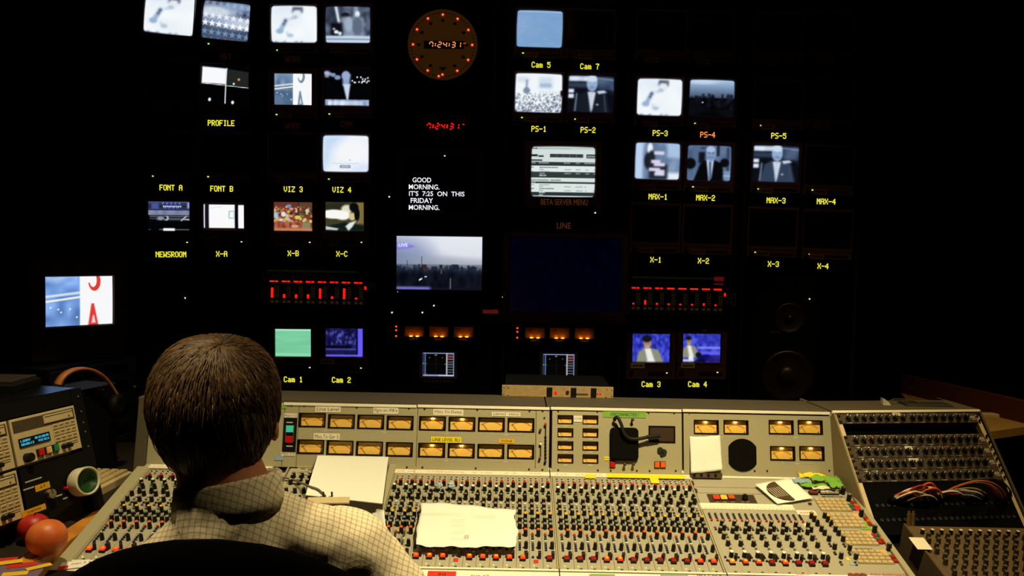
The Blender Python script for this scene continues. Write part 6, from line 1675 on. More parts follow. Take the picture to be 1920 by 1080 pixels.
bk = -nrm * .03
build(slab([f0 + bk, f1 + bk, b1, b0], 0, zc - .03), 'cupboard', mat('counter_dark_brown', (52, 36, 22), .7), t, I4)  # cupboard in a darker brown than the worktop
for z0, z1 in ((zc - .115, zc - .05), (zc - .20, zc - .13), (zc - .42, zc - .215)):
    for s0, s1 in ((.02, .48), (.52, .98)):
        a, b = f0.lerp(f1, s0) + bk, f0.lerp(f1, s1) + bk
        o = build(slab([a, b, b + nrm * .012, a + nrm * .012][::-1], z0, z1 - .008), 'drawer', mat('drawer_front', (92, 66, 38), .6), t, I4)
        build(slab([a, b, b + nrm * .022, a + nrm * .022][::-1], z1 - .008, z1), 'drawer_lip', CT, o, I4)
pw = Vector((db.y, -db.x, 0)); pw = pw if pw.x > 0 else -pw
build(slab([b1, b0, b0 + pw * .03, b1 + pw * .03], zc, zc + .085), 'upstand', UP, t, I4)
tag(build(MB().box(-.05, .05, -.02, .02, 0, .012, 0, .003), 'paper_pad', mat('pad_cream', (196, 176, 130), .7), None, T(*(onz(1856, 782, zc) + Vector((0, .02, 0))))), 'small cream pad on the beige side counter', 'pad')
# ================================================================== side desk at the left
zd = .72
def onzd(px, py): return onz(px, py, zd)
dk = thing('side_desk', 'dark laminate side desk beside the console carrying the fruit', 'desk', T(-1.7, 2.1, 0))
e0, e1 = onzd(62, 1068), onzd(205, 948)
xw = max(e0.x, e1.x)
XE = xa - .075                                             # edge of the desk beside the console's wood edging
build(MB().box(-2.3, XE, 1.55, 3.0, zd - .035, zd), 'desktop', DESKM, dk, I4)
for x, y in ((-2.2, 1.62), (XE - .06, 1.62), (-2.2, 2.9), (XE - .06, 2.9)): build(MB().box(x - .03, x + .03, y - .03, y + .03, 0, zd - .035), 'leg', BLACK, dk, I4)
build(MB().box(XE + .004, XE + .05, 1.62, 2.62, zd - .05, zd + .004, 0, .006), 'wood_edging', WOOD, CON, I4)

# ================================================================== turret of beige decks, turned toward the operator
th = math.radians(75); ph = math.radians(13.5)
hL = Vector((math.cos(th), math.sin(th), 0)); bL = Vector((-math.sin(th), math.cos(th), 0))
DL = Frame(P(138, 760, 2.23), hL, bL * math.sin(ph) + Vector((0, 0, 1)) * math.cos(ph))
dw = -DL.uv(14, 790)[0]; dh = (DL.uv(138, 760)[1] - DL.uv(155, 841)[1])
tt = DK = thing('gear_turret', 'tall black turret holding the beige decks and the black unit beside the console', 'rack turret', T(-1.35, 2.2, zd))
ur = DL.uv(162, 800)[0]
vb_ = -2 * dh - .035
tb0 = MB()
P0, P1 = DL.pt(ur + .012, .044, -.022), DL.pt(ur + .012, vb_, -.022)
P1b = P1.copy(); k_ = (zd - P1.z) / DL.v.z; P1 = P1 + DL.v * k_
poly = [P0, P1, Vector((P1.x, P1.y, zd)) + bL * .42, P0 + bL * .36]
d = -hL * (2 * dw + ur + .06)
n = 4
tb0.add([tuple(p) for p in poly] + [tuple(p + d) for p in poly], [tuple(range(n)), tuple(range(n, 2 * n))[::-1]] + [(i, n + i, n + (i + 1) % n, (i + 1) % n) for i in range(n)])
GLOSSB = mat('gloss_black_lacquer', (10, 10, 11), .22, spec=.5)
build(tb0, 'cabinet', GLOSSB, DK, I4)
rr_ = MB().box(.003, ur + .012, vb_ - .02, .042, -.022, -.004)
build(rr_, 'rail', BLACK, DK, DL.Muv(0, 0))
for v_ in (.02, -.02, -.05, -.075, -.115, -.15, -.19, -.225): build(MB().ell((0, 0, .001), (.0026, .0026, .002), 8, 6), 'screw', STEEL, DK, DL.Muv(ur - .004, v_, -.004))
build(MB().box(-2 * dw - .03, .003, .004, .042, -.022, -.006), 'fascia', BLACK, DK, DL.Muv(0, 0))
CYAN = emit('display_cyan', (60, 190, 226), 1.0)
def deck(u0, v0, label):
    M = DL.Muv(u0, v0)                                     # top right corner
    t = thing('audio_deck', label, 'audio deck', M @ T(-dw / 2, -dh, 0), 'beige audio decks in the turret')
    w, h = dw - .004, dh - .003
    build(MB().box(-w, 0, -h, 0, -.24, -.006), 'case', BEIGED, t, M)
    build(MB().box(-w, 0, -h, 0, -.006, 0, 0, .001), 'front_panel', BEIGE, t, M)
    build(MB().box(-w + .006, -.006, -h * .29, -h * .05, 0, .0012), 'dark_band', BEIGED, t, M)
    s = build(MB().box(-w * .52, -.012, -h * .255, -h * .075, .0012, .004, 0, .001).box(-w * .51, -.014, -h * .115, -h * .10, .004, .0044, 1).cyl(-w * .13, -h * .205, .004, .0045, .0024, n=10, mi=1), 'slot_door', [BEIGE, BEIGED], t, M)
    s = build(MB().box(-w * .93, -w * .47, -h * .635, -h * .44, 0, .002), 'display', KNOB, t, M)
    for x0, x1, y, txt in ((-.91, -.76, -.50, '1.500V'), (-.70, -.49, -.50, '00 01:08.90'), (-.91, -.72, -.575, '00:00:13'), (-.66, -.49, -.575, 'VOX RC-2')):
        text(txt, s, M @ T((x0 + x1) / 2 * w, y * h, .002), (x1 - x0) * w, h * .052, CYAN, bold=.03)
    for r in range(3):
        for q in range(4):
            b = build(MB().box(-.0085, .0085, -.0065, .0065, 0, .0025, 0, .001).box(-.006, .006, -.0012, .0028, .0025, .0028, 1), 'key', [BEIGE, mat('key_print', (130, 108, 72), .6)], t, M @ T(-w * (.36 - .092 * q), -h * (.37 + .145 * r), 0))
    build(MB().box(-w * .30, -.01, -h * .80, -h * .79, 0, .0006).box(-w * .32, -.01, -h * .845, -h * .835, 0, .0006), 'printed_line', BEIGED, t, M)
    build(MB().cyl(0, 0, 0, .016, .0115, .0105, 20), 'knob', KNOB, t, M @ T(-w * .86, -h * .87, 0))
    for q, m in enumerate((mat('deck_button_red', (206, 26, 22), .4), mat('deck_button_cream', (240, 190, 120), .4), mat('deck_button_green', (24, 140, 66), .4))):
        o = build(MB().box(-.0095, .0095, -.0095, .0095, 0, .006, 0, .001), 'button_base', KNOB, t, M @ T(-w * (.665 - .115 * q), -h * .835, 0))
        build(MB().box(-.008, .008, -.008, .008, .006, .010, 0, .0015), 'button_cap', m, o, M @ T(-w * (.665 - .115 * q), -h * .835, 0))
        build(MB().cyl(0, 0, 0, .003, .0028, n=10), 'stud', KNOBTOP, t, M @ T(-w * (.63 - .115 * q), -h * .945, 0))
    for q in range(2): build(MB().cyl(0, 0, 0, .012, .0062, .0055, 14), 'knob', KNOB, t, M @ T(-w * (.30 - .085 * q), -h * (.86 - .0 * q), 0))
deck(0, 0, 'beige audio deck with bright cyan display and red and green buttons')
deck(-dw - .003, 0, 'beige audio deck cut off at the picture edge, next to the cyan display one')
deck(-dw - .003, -dh - .004, 'beige audio deck lower down, above the fruit')
# black unit with silver knob under the cyan deck
M = DL.Muv(ur - .004, -dh - .006); uw = ur + dw - .008
t = thing('black_unit', 'black rack unit with silver dial and yellow tape labels', 'rack unit', M)
build(MB().box(-uw, 0, -dh * 1.02, 0, -.2, .001, 0, .001), 'front_panel', BLACK, t, M)
def lu(px, py): q = M.inverted() @ DL.pt(*DL.uv(px, py), 0); return q.x, q.y
x, y = lu(90, 927)
kb = build(MB().cyl(0, 0, 0, .014, .0125, .0115, 28), 'dial', mat('spun_aluminium', (190, 184, 174), .28, metal=1.0), t, M @ T(x, y, .001))
build(MB().box(-.0008, .0008, 0, .0115, .014, .0145), 'pointer', KNOB, kb, M @ T(x, y, .001))
def ltape(px, py, w, h, m, txt, lab):
    x, y = lu(px, py); o = build(MB().box(-w / 2, w / 2, -h / 2, h / 2, 0, .0006), 'tape_label', m, t, M @ T(x, y, .001)); o['label'] = lab
    if txt: text(txt, o, M @ T(x, y, .0016), w * .6, h * .4, SCREW)
ltape(79, 912.5, .045, .0155, TAPEO, '. A T .', 'amber tape above the dial')
ltape(63, 957, .072, .014, TAPEO, 'TO NETWORK', 'long amber tape along the lower edge')
for px, py, w in ((53, 916, .032), (110, 929, .020), (122, 934, .016), (62, 900, .05)):
    x, y = lu(px, py); build(MB().box(-w / 2, w / 2, -.0016, .0016, 0, .0004), 'printed_legend', KNOBTOP, t, M @ T(x, y, .001))
x, y = lu(121, 916); build(MB().cyl(0, 0, 0, .008, .0046, .004, 14).ell((0, 0, .009), (.0042, .0042, .003), 12, 8), 'push_button', mat('button_red', (190, 12, 14)), t, M @ T(x, y, .001))
# roll of white tape with green core hanging on the unit's corner
x0, y0 = lu(144, 905)
M2 = M @ T(x0, y0, .004)
rt = thing('tape_roll', 'fat roll of white tape with dark green core against the black unit', 'tape roll', M2)
S_ = Matrix.Diagonal((1.45, 1.26, 1, 1))
pr = [(.018, .0), (.026, .0), (.0285, .004), (.029, .030), (.0285, .034), (.0255, .034), (.0243, .030)]
build(MB().lathe([(r_, z) for r_, z in pr], 40), 'tape', mat('white_tape_roll', (214, 204, 176), .6), rt, M2 @ S_, smooth=True)
build(MB().lathe([(.0242, .004), (.0242, .030), (.0236, .031), (.0226, .031), (.0218, .020), (.0001, .016)], 36), 'core', mat('green_core', (28, 66, 26), .35), rt, M2 @ S_, smooth=True)

# ================================================================== equipment cabinet with the picture monitor, behind
CB = Frame(P(256, 665, 3.15), hL, (0, 0, 1))
zt = CB.o.z
t = thing('equipment_cabinet', 'black equipment cabinet under the colour monitor', 'equipment cabinet', Matrix.Translation(Vector((CB.o.x - .2, CB.o.y - .1, 0))))
cw_ = .42
q = [CB.pt(-cw_, 0, -.55), CB.pt(0, 0, -.55), CB.pt(0, 0, -.004), CB.pt(-cw_, 0, -.004)]
build(MB().hull8([(p.x, p.y, zd) for p in q][::-1], [(p.x, p.y, zt) for p in q][::-1]), 'case', BLACK, t, I4)
PANB = mat('cabinet_panel', (30, 24, 18), .6)
for i, (y0, y1) in enumerate(((676, 704), (706, 742), (744, 792), (794, 822), (824, 872))):
    v1, v0 = CB.uv(200, y0 + 4)[1], CB.uv(200, y1 + 4)[1]
    o = build(MB().box(-cw_ + .008, -.006, v0, v1, -.004, .004, 0, .001), 'unit_front', PANB, t, CB.Muv(0, 0))
    build(MB().box(-cw_ + .03, -.03, v0 - .0005, v0 + .002, .004, .0055), 'bright_edge', BEIGED, o, CB.Muv(0, 0))
    build(MB().box(-cw_ * .85, -.05, v0 + (v1 - v0) * .2, v0 + (v1 - v0) * .75, .004, .0045), 'dark_window', VOID, o, CB.Muv(0, 0))
def cbp(px, py): return CB.M(px, py, .005)
build(MB().ell((0, 0, .002), (.0085, .0085, .008), 14, 10), 'chrome_knob', STEEL, t, cbp(251, 726))
build(MB().ell((0, 0, .001), (.004, .004, .002), 8, 6), 'indicator_light', LED_R, t, cbp(166.5, 795))
build(MB().box(-.03, .03, -.003, .003, 0, .0006), 'red_legend', mat('dull_red_print', (120, 24, 16), .5), t, cbp(170, 818))
text('480R', t, cbp(185, 818.5), .075, .012, BEIGED)
for x, y in ((209, 780), (215, 797), (189, 800)): build(MB().ell((0, 0, .001), (.004, .004, .003), 8, 6), 'screw', STEEL, t, cbp(x, y))
build(MB().box(-.004, .004, -.012, .012, 0, .004), 'brown_switch', mat('switch_brown', (96, 48, 26), .5), t, cbp(254, 750))
# colour monitor
ym = math.radians(47)
MO = Frame(P(148, 567, 2.98), (math.cos(ym), math.sin(ym), 0), (0, 0, 1))
a, b, c, d = MO.uv(86, 569)[0], MO.uv(211.5, 560)[0], MO.uv(148, 610)[1], MO.uv(148, 518.5)[1]
sw_, sh_ = b - a, d - c; M = MO.Muv((a + b) / 2, (c + d) / 2)
t = thing('colour_monitor', 'colour monitor with a blue street scene and red letters on white', 'monitor', M @ T(0, -.2, 0))
zb_ = zt - M.translation.z
build(MB().box(-sw_ / 2 - .05, sw_ / 2 + .05, zb_ + .002, sh_ / 2 + .05, -.36, -.014), 'casing', BLACK, t, M)
build(MB().ring(sw_ / 2 + .05, sh_ / 2 + .05, sw_ / 2 + .004, sh_ / 2 + .004, -.014, .006, -.006), 'bezel', BEZEL, t, M)
build(MB().box(-sw_ / 2 - .045, sw_ / 2 + .045, zb_ + .004, -sh_ / 2 - .05, -.014, .004).box(-sw_ / 2 - .045, sw_ / 2 + .045, -sh_ / 2 - .054, -sh_ / 2 - .05, .004, .008, 1), 'control_strip', [BEZEL, BEIGED], t, M)
inst('screen', screen_mesh(p_sign(120, True, 96), sw_ * 1.0, sh_ * 1.0, .003), t, M @ T(0, 0, -.004))
text('SONY', t, M @ T(.01, -sh_ / 2 - .068, .0045), .032, .007, PLATE)
build(MB().box(-.016, .016, -.0025, .0025, 0, .001), 'model_plate', PLATE, t, M @ T(-sw_ * .42, -sh_ / 2 - .066, .0045))
build(MB().box(-.012, .012, -.002, .002, 0, .001), 'name_plate', PLATE, t, M @ T(-sw_ * .36, sh_ / 2 + .034, .006))
# keyboards
def keyboard(M, w, d, label, mbase, mkey, rows=5, cols=14, h=.022):
    t = thing('keyboard', label, 'keyboard', M)
    build(MB().box(-w / 2, w / 2, -d / 2, d / 2, 0, h, 0, .004), 'base', mbase, t, M)
    kk = btn_mesh = MB().box(-w / cols * .42, w / cols * .42, -d / rows * .34, d / rows * .34, 0, .008, 0, .002).mesh('key', [mkey])
    for r in range(rows):
        for q in range(cols): inst('key', kk, t, M @ T(-w / 2 + w * (q + .5) / cols * .96 + w * .02, -d / 2 + d * (r + .5) / rows * .92 + d * .04, h))
    return t
# black keyboard on the turret
ztop = P0.z
q = onz(88, 708, ztop + .02)
Mk = Matrix.Translation(Vector((q.x, q.y, ztop))) @ Matrix.Rotation(th - PI / 2 + .25, 4, 'Z') @ T(-.17, -.075, 0.001)
keyboard(Mk, .32, .13, 'black keyboard with dark keys on top of the turret', BLACK, mat('key_black', (44, 34, 24), .5))
# beige keyboard on the desk behind the turret
kt, kb_, ka_ = onz(248, 882, zd + .026), onz(189, 912, zd + .026), onz(176, 868, zd + .026)
e1 = (kb_ - kt).normalized(); e2 = Vector((-e1.y, e1.x, 0))
if e2.dot(ka_ - kt) < 0: e2 = -e2
lk, dk_ = .36, .15
cq = kt + e1 * lk / 2 + e2 * dk_ / 2
ex = e1 if e1.cross(e2).z > 0 else -e1
Mk = Matrix(((ex.x, e2.x, 0, cq.x), (ex.y, e2.y, 0, cq.y), (0, 0, 1, zd), (0, 0, 0, 1)))
keyboard(Mk, lk, dk_, 'beige keyboard half hidden behind the turret', BEIGE, mat('key_beige', (196, 172, 122), .5), 5, 14, .024)
# headphones: tan band between two dark cups
Mh = T(0, 0, 0)
bp = [P(x, y, dd) for x, y, dd in ((108, 722, 2.42), (116, 708, 2.43), (130, 697, 2.45), (148, 691.5, 2.48), (166, 692, 2.51), (184, 699, 2.54), (200, 712, 2.57), (212, 728, 2.59), (220, 741, 2.60))]
TAN = mat('tan_leather', (176, 104, 44), .5, var=.12, scale=60)
t = thing('headphones', 'headphones with a tan leather band on the gear by the colour monitor', 'headphones', T(*bp[4]))
bsp = spline(bp, 5)
nb = len(bsp); mb = MB(); 
for i, p in enumerate(bsp):
    s = i / (nb - 1); tg = (bsp[min(i + 1, nb - 1)] - bsp[max(i - 1, 0)]).normalized()
    wdir = (hL.cross(Vector((0, 0, 1))) * .8 + Vector((0, -.3, 0))).normalized(); nn_ = tg.cross(wdir).normalized()
    hw_ = .013 * (1 - .75 * s) + .002; th_ = .005 * (1 - .5 * s)
    mb.v += [tuple(p + wdir * hw_ + nn_ * th_), tuple(p - wdir * hw_ + nn_ * th_), tuple(p - wdir * hw_ - nn_ * th_), tuple(p + wdir * hw_ - nn_ * th_)]
for i in range(nb - 1):
    for k_ in range(4): mb.f.append((i * 4 + k_, i * 4 + (k_ + 1) % 4, i * 4 + 4 + (k_ + 1) % 4, i * 4 + 4 + k_)); mb.m.append(0)
mb.f += [(3, 2, 1, 0), tuple(range(nb * 4 - 4, nb * 4))]; mb.m += [0, 0]
build(mb, 'headband', TAN, t, I4, smooth=True)
for p in (bp[0] + Vector((0, .0, -.03)), bp[-1] + Vector((0, 0, -.03))):
    build(MB().lathe([(.001, -.014), (.03, -.014), (.034, -.008), (.034, .006), (.026, .013), (.014, .011), (.001, .008)], 24), 'ear_cup', BLACK, t, T(*p) @ Matrix.Rotation(PI / 2, 4, 'Y'), smooth=True)
# small black box between turret and cabinet that the headphones rest on
q = P(175, 760, 2.56)
bx_ = thing('monitor_box', 'small black box with tiny lamps between turret and cabinet', 'box', T(q.x, q.y, zd))
FB = Frame(Vector((q.x, q.y, zd)), hL, (0, 0, 1))
hb_ = P(175, 727, 2.56).z - zd
build(MB().box(-.10, .10, 0, hb_, -.12, 0, 0, .002), 'case', BLACK, bx_, FB.Muv(0, 0))
for i in range(6): build(MB().ell((0, 0, .001), (.0022, .0022, .0015), 8, 6), 'indicator_light', STEEL, bx_, FB.Muv(-.06 + .02 * i, hb_ - .012, 0))

# ================================================================== fruit, folder, notes
def fruit(px, py, r, name, label, cat, col, col2, stem, z=zd):
    d = ray(px, py); c = CAM + d * ((z + r * .95 - CAM.z) / d.z)
    M = T(c.x, c.y, z + r * .95)
    m = bpy.data.materials.new(name + '_skin'); m.use_nodes = True; nt = m.node_tree; b = nt.nodes['Principled BSDF']
    tc = nt.nodes.new('ShaderNodeTexCoord'); nz = nt.nodes.new('ShaderNodeTexNoise'); nz.inputs['Scale'].default_value = 18
    rp = nt.nodes.new('ShaderNodeValToRGB'); rp.color_ramp.elements[0].position = .35; rp.color_ramp.elements[1].position = .65
    rp.color_ramp.elements[0].color = lin(col) + (1,); rp.color_ramp.elements[1].color = lin(col2) + (1,)
    nt.links.new(tc.outputs['Object'], nz.inputs['Vector']); nt.links.new(nz.outputs['Fac'], rp.inputs['Fac']); nt.links.new(rp.outputs['Color'], b.inputs['Base Color'])
    b.inputs['Roughness'].default_value = .45
    prof = []
    for i in range(25):
        a = -PI / 2 + PI * i / 24
        rad = r * math.cos(a); z_ = r * .95 * math.sin(a)
        if i > 19: z_ -= r * .10 * ((i - 19) / 5) ** 2
        prof.append((max(rad, .0002), z_))
    o = build(MB().lathe(prof, 32), name, m, None, M, smooth=True); tag(o, label, cat)
    if name == 'apple': build(MB().tube([(0, 0, r * .80), (.001, .001, r * .93), (.003, .002, r * 1.02)], .0018, 6), 'stem', SCREW, o, M)
    return o
fruit(88, 1008, .0435, 'peach', 'orange peach in front of the red apple on the side desk', 'fruit', (222, 120, 50), (206, 92, 34), True)
fruit(64, 990, .036, 'apple', 'red apple half hidden behind the peach', 'fruit', (190, 34, 20), (170, 24, 14), True)
def flat(px, py, w, d, rot, z, m, name, label, cat, h=.002, txt=None, group=None):
    c = onz(px, py, z); M = T(c.x, c.y, z) @ Matrix.Rotation(rot, 4, 'Z')
    o = build(MB().box(-w / 2, w / 2, -d / 2, d / 2, 0, h, 0, h * .3), name, m, None, M); tag(o, label, cat, group)
    if txt: text(txt, o, M @ T(0, 0, h), w * .7, d * .4, SCREW, name='handwriting')
    return o
flat(-22, 1090, .19, .15, .25, zd, mat('purple_folder', (116, 92, 120), .7), 'folder', 'dull purple folder under the coloured notes', 'folder', .006)
for i, (x, y, m, lb, w, d_, r) in enumerate(((8, 1051, mat('note_red', (196, 40, 24), .7), 'small red note nearest the picture edge', .05, .03, .3), (21, 1054, mat('note_yellow', (232, 190, 30), .7), 'yellow note between two red ones', .045, .022, .5),
     (41, 1060, mat('note_red', (196, 40, 24), .7), 'red note with a yellow rim on the purple folder', .06, .022, .45), (73, 1063, mat('note_yellow', (232, 190, 30), .7), 'long yellow note at the folder corner', .05, .018, .8), (28, 1076, mat('note_yellow', (232, 190, 30), .7), 'yellow note at the bottom of the folder', .05, .022, .3))):
    flat(x, y, w, d_, r, zd + .0062 + .0012 * (i % 2), m, 'sticky_note', lb, 'note', .001, None, 'coloured notes on the folder')
# scraps on the console's front corner
Mx = SURF.M(140, 1059, .004, .25)
o = tag(build(MB().box(-.030, .030, -.014, .014, 0, .001).box(-.033, -.012, -.017, -.002, .001, .002, 1), 'paper_note', [PAPER, mat('note_red', (196, 40, 24))], None, Mx), 'small white and red paper note on the console\'s front corner', 'note')
text('mon 3', o, Mx @ T(.008, .003, .0012), .03, .008, INKR, name='handwriting')
# ================================================================== the operator, seen from behind
HD = P(405, 770, 1.30)                                     # centre of the head
px_m = 1.30 / FOC
def capsule(mb, a, b, ra, rb, n=14):
    a, b = Vector(a), Vector(b); d = b - a; L = max(d.length, 1e-5)
    pts = []; rs = []
    for i in range(4): q = math.radians(-80 + 80 * i / 4); pts.append(a + d / L * (ra * math.sin(q))); rs.append(ra * math.cos(q))
    for i in range(7): pts.append(a.lerp(b, i / 6)); rs.append(ra + (rb - ra) * i / 6)
    for i in range(1, 5): q = math.radians(80 * i / 4); pts.append(b + d / L * (rb * math.sin(q))); rs.append(rb * math.cos(q))
    mb.tube(pts, rs, n)
def ellip(mb, c, r, rx=0.0, ry=0.0, rz=0.0):
    M = Matrix.Translation(c) @ Matrix.Rotation(rz, 4, 'Z') @ Matrix.Rotation(ry, 4, 'Y') @ Matrix.Rotation(rx, 4, 'X')
    mb.ell((0, 0, 0), r, 24, 16, 0, M)
NB = P(432, 945, 1.285)                                    # base of the neck
SR = P(672, 1024, 1.38); SL = P(238, 1100, 1.26)           # shoulders
TC = P(455, 1190, 1.38); PV = P(455, 1420, 1.42)           # chest, pelvis
ELR = P(840, 1235, 1.50); ELL = P(95, 1195, 1.42)
WRR = P(690, 1400, 1.72); WRL = P(175, 1330, 1.72)
HIP = [PV + Vector((-.10, .02, -.04)), PV + Vector((.10, .02, -.04))]
KN = [HIP[0] + Vector((-.05, .42, .0)), HIP[1] + Vector((.06, .42, .0))]
AN = [KN[0] + Vector((0, .04, -.36)), KN[1] + Vector((0, .04, -.36))]
def torso(mb, g):
    ellip(mb, TC + Vector((0, 0, .02)), (.178 + g, .105 + g, .21 + g))
    ellip(mb, (TC + PV) / 2, (.160 + g, .110 + g, .20 + g))
    ellip(mb, PV, (.165 + g, .12 + g, .12 + g))
    capsule(mb, SL + Vector((.02, 0, .0)), SR + Vector((-.03, 0, 0)), .060 + g, .066 + g)
    capsule(mb, P(470, 975, 1.29), SR + Vector((-.02, -.01, .005)), .055 + g * .6, .050 + g)
    capsule(mb, P(420, 985, 1.28), SL + Vector((.03, 0, .01)), .055 + g * .6, .048 + g)
def arms(mb, g):
    capsule(mb, SR, ELR, .054 + g, .043 + g); capsule(mb, ELR, WRR, .042 + g, .030 + g)
    capsule(mb, SL, ELL, .052 + g, .042 + g); capsule(mb, ELL, WRL, .042 + g, .030 + g)
body = MB()
# skull, face, jaw, ears
ellip(body, HD + Vector((0, .012, .012)), (.082, .098, .098))
ellip(body, HD + Vector((0, .055, -.05)), (.064, .062, .072))
ellip(body, HD + Vector((0, .095, -.092)), (.036, .03, .026))
ellip(body, HD + Vector((0, .118, -.02)), (.012, .018, .02)); ellip(body, HD + Vector((0, .108, .006)), (.010, .014, .03))      # nose
ellip(body, HD + Vector((0, .104, -.058)), (.026, .012, .007)); ellip(body, HD + Vector((0, .102, -.070)), (.024, .012, .007))    # lips
for s in (-1, 1):
    ellip(body, HD + Vector((s * .028, .090, .020)), (.022, .016, .008))                                                          # brow
    ellip(body, HD + Vector((s * .030, .092, .004)), (.014, .010, .010))                                                          # eyes
    ellip(body, HD + Vector((s * .090 - .006, .012, -.022)), (.009, .020, .030), 0, s * -.15, s * .35)                                   # ears
capsule(body, HD + Vector((.0, -.012, -.06)), NB, .060, .070)
torso(body, -.012)
arms(body, -.010)
for i in (0, 1):
    capsule(body, HIP[i], KN[i], .082, .056); capsule(body, KN[i], AN[i], .052, .038)
    capsule(body, AN[i] + Vector((0, -.04, -.04)), AN[i] + Vector((0, .14, -.055)), .036, .030)
# hands resting on the knees: palm, four bent fingers, thumb
for W_, E_, s in ((WRR, ELR, 1), (WRL, ELL, -1)):
    f = (W_ - E_).normalized(); sd = f.cross(Vector((0, 0, 1))).normalized(); up = sd.cross(f)
    pc = W_ + f * .05
    for k_ in range(4): capsule(body, W_ + sd * (.020 - .013 * k_), W_ + f * .085 + sd * (.030 - .020 * k_), .013, .011)
    for k_, L in enumerate((.066, .076, .072, .058)):
        a = W_ + f * .088 + sd * (.030 - .020 * k_); m_ = a + f * L * .55 - up * .006; e = m_ + f * L * .34 - up * L * .34
        capsule(body, a, m_, .0090, .0085, 10); capsule(body, m_, e, .0085, .0072, 10)
    tsd = sd * (-s) * -1
    a = W_ + f * .03 + tsd * .028; m_ = a + f * .034 + tsd * .024; capsule(body, a, m_, .011, .0095, 10); capsule(body, m_, m_ + f * .028 + tsd * .006, .0095, .008, 10)
SKIN = mat('skin', (150, 92, 62), .6, var=.08, scale=40)
pm_ = body.mesh('person', [SKIN])
per = bpy.data.objects.new('person', pm_); scene.collection.objects.link(per); WM[per] = I4.copy()
md = per.modifiers.new('join', 'REMESH'); md.mode = 'VOXEL'; md.voxel_size = .0055; md.use_smooth_shade = True
md = per.modifiers.new('soft', 'SMOOTH'); md.factor = .5; md.iterations = 6
tag(per, 'person seen from behind in a fine-checked shirt, seated at the console', 'person')
# eyes
for s in (-1, 1): build(MB().ell((0, 0, 0), (.011, .008, .008), 12, 8), 'eye', WHITE, per, Matrix.Translation(HD + Vector((s * .030, .098, .004))), smooth=True)
# ---- shirt
def check_cloth():
    m = bpy.data.materials.new('checked_cotton'); m.use_nodes = True; nt = m.node_tree; b = nt.nodes['Principled BSDF']
    tc = nt.nodes.new('ShaderNodeTexCoord')
    def lines(vec, freq, wid, warp):
        dp = nt.nodes.new('ShaderNodeVectorMath'); dp.operation = 'DOT_PRODUCT'; dp.inputs[1].default_value = vec
        nt.links.new(tc.outputs['Object'], dp.inputs[0])
        nz = nt.nodes.new('ShaderNodeTexNoise'); nz.inputs['Scale'].default_value = 9; nt.links.new(tc.outputs['Object'], nz.inputs['Vector'])
        ad = nt.nodes.new('ShaderNodeMath'); ad.operation = 'MULTIPLY_ADD'; ad.inputs[1].default_value = warp
        nt.links.new(nz.outputs['Fac'], ad.inputs[0]); nt.links.new(dp.outputs['Value'], ad.inputs[2])
        ml = nt.nodes.new('ShaderNodeMath'); ml.operation = 'MULTIPLY'; ml.inputs[1].default_value = freq; nt.links.new(ad.outputs[0], ml.inputs[0])
        fr = nt.nodes.new('ShaderNodeMath'); fr.operation = 'FRACT'; nt.links.new(ml.outputs[0], fr.inputs[0])
        lt = nt.nodes.new('ShaderNodeMath'); lt.operation = 'LESS_THAN'; lt.inputs[1].default_value = wid; nt.links.new(fr.outputs[0], lt.inputs[0])
        return lt
    a = lines((.985, .10, -.17), 112, .22, .016); c = lines((.12, .62, .78), 116, .24, .016)
    s = nt.nodes.new('ShaderNodeMath'); s.operation = 'ADD'; nt.links.new(a.outputs[0], s.inputs[0]); nt.links.new(c.outputs[0], s.inputs[1])
    rp = nt.nodes.new('ShaderNodeValToRGB'); e = rp.color_ramp.elements
    e[0].position = 0; e[0].color = lin((224, 206, 176)) + (1,); e[1].position = 1; e[1].color = lin((158, 145, 120)) + (1,)
    k_ = e.new(.5); k_.color = lin((184, 171, 143)) + (1,)
    hf = nt.nodes.new('ShaderNodeMath'); hf.operation = 'MULTIPLY'; hf.inputs[1].default_value = .5; nt.links.new(s.outputs[0], hf.inputs[0])
    nt.links.new(hf.outputs[0], rp.inputs['Fac']); nt.links.new(rp.outputs['Color'], b.inputs['Base Color'])
    b.inputs['Roughness'].default_value = .85; b.inputs['Specular IOR Level'].default_value = .1
    nz = nt.nodes.new('ShaderNodeTexNoise'); nz.inputs['Scale'].default_value = 14; nz.inputs['Detail'].default_value = 3; nz.inputs['Distortion'].default_value = 1.2
    nt.links.new(tc.outputs['Object'], nz.inputs['Vector'])
    bp = nt.nodes.new('ShaderNodeBump'); bp.inputs['Strength'].default_value = .15; bp.inputs['Distance'].default_value = .02
    nt.links.new(nz.outputs['Fac'], bp.inputs['Height']); nt.links.new(bp.outputs['Normal'], b.inputs['Normal'])
    return m
CLOTH = check_cloth()
sh_mb = MB(); torso(sh_mb, .004); capsule(sh_mb, NB + Vector((0, 0, -.12)), NB + Vector((0, -.004, -.012)), .095, .078); arms(sh_mb, .006)
so = inst('shirt', sh_mb.mesh('shirt', [CLOTH]), per, I4)
md = so.modifiers.new('join', 'REMESH'); md.mode = 'VOXEL'; md.voxel_size = .007; md.use_smooth_shade = True
md = so.modifiers.new('soft', 'SMOOTH'); md.factor = .5; md.iterations = 10
tx = bpy.data.textures.new('folds', 'CLOUDS'); tx.noise_scale = .12
md = so.modifiers.new('folds', 'DISPLACE'); md.texture = tx; md.strength = .020; md.mid_level = .5
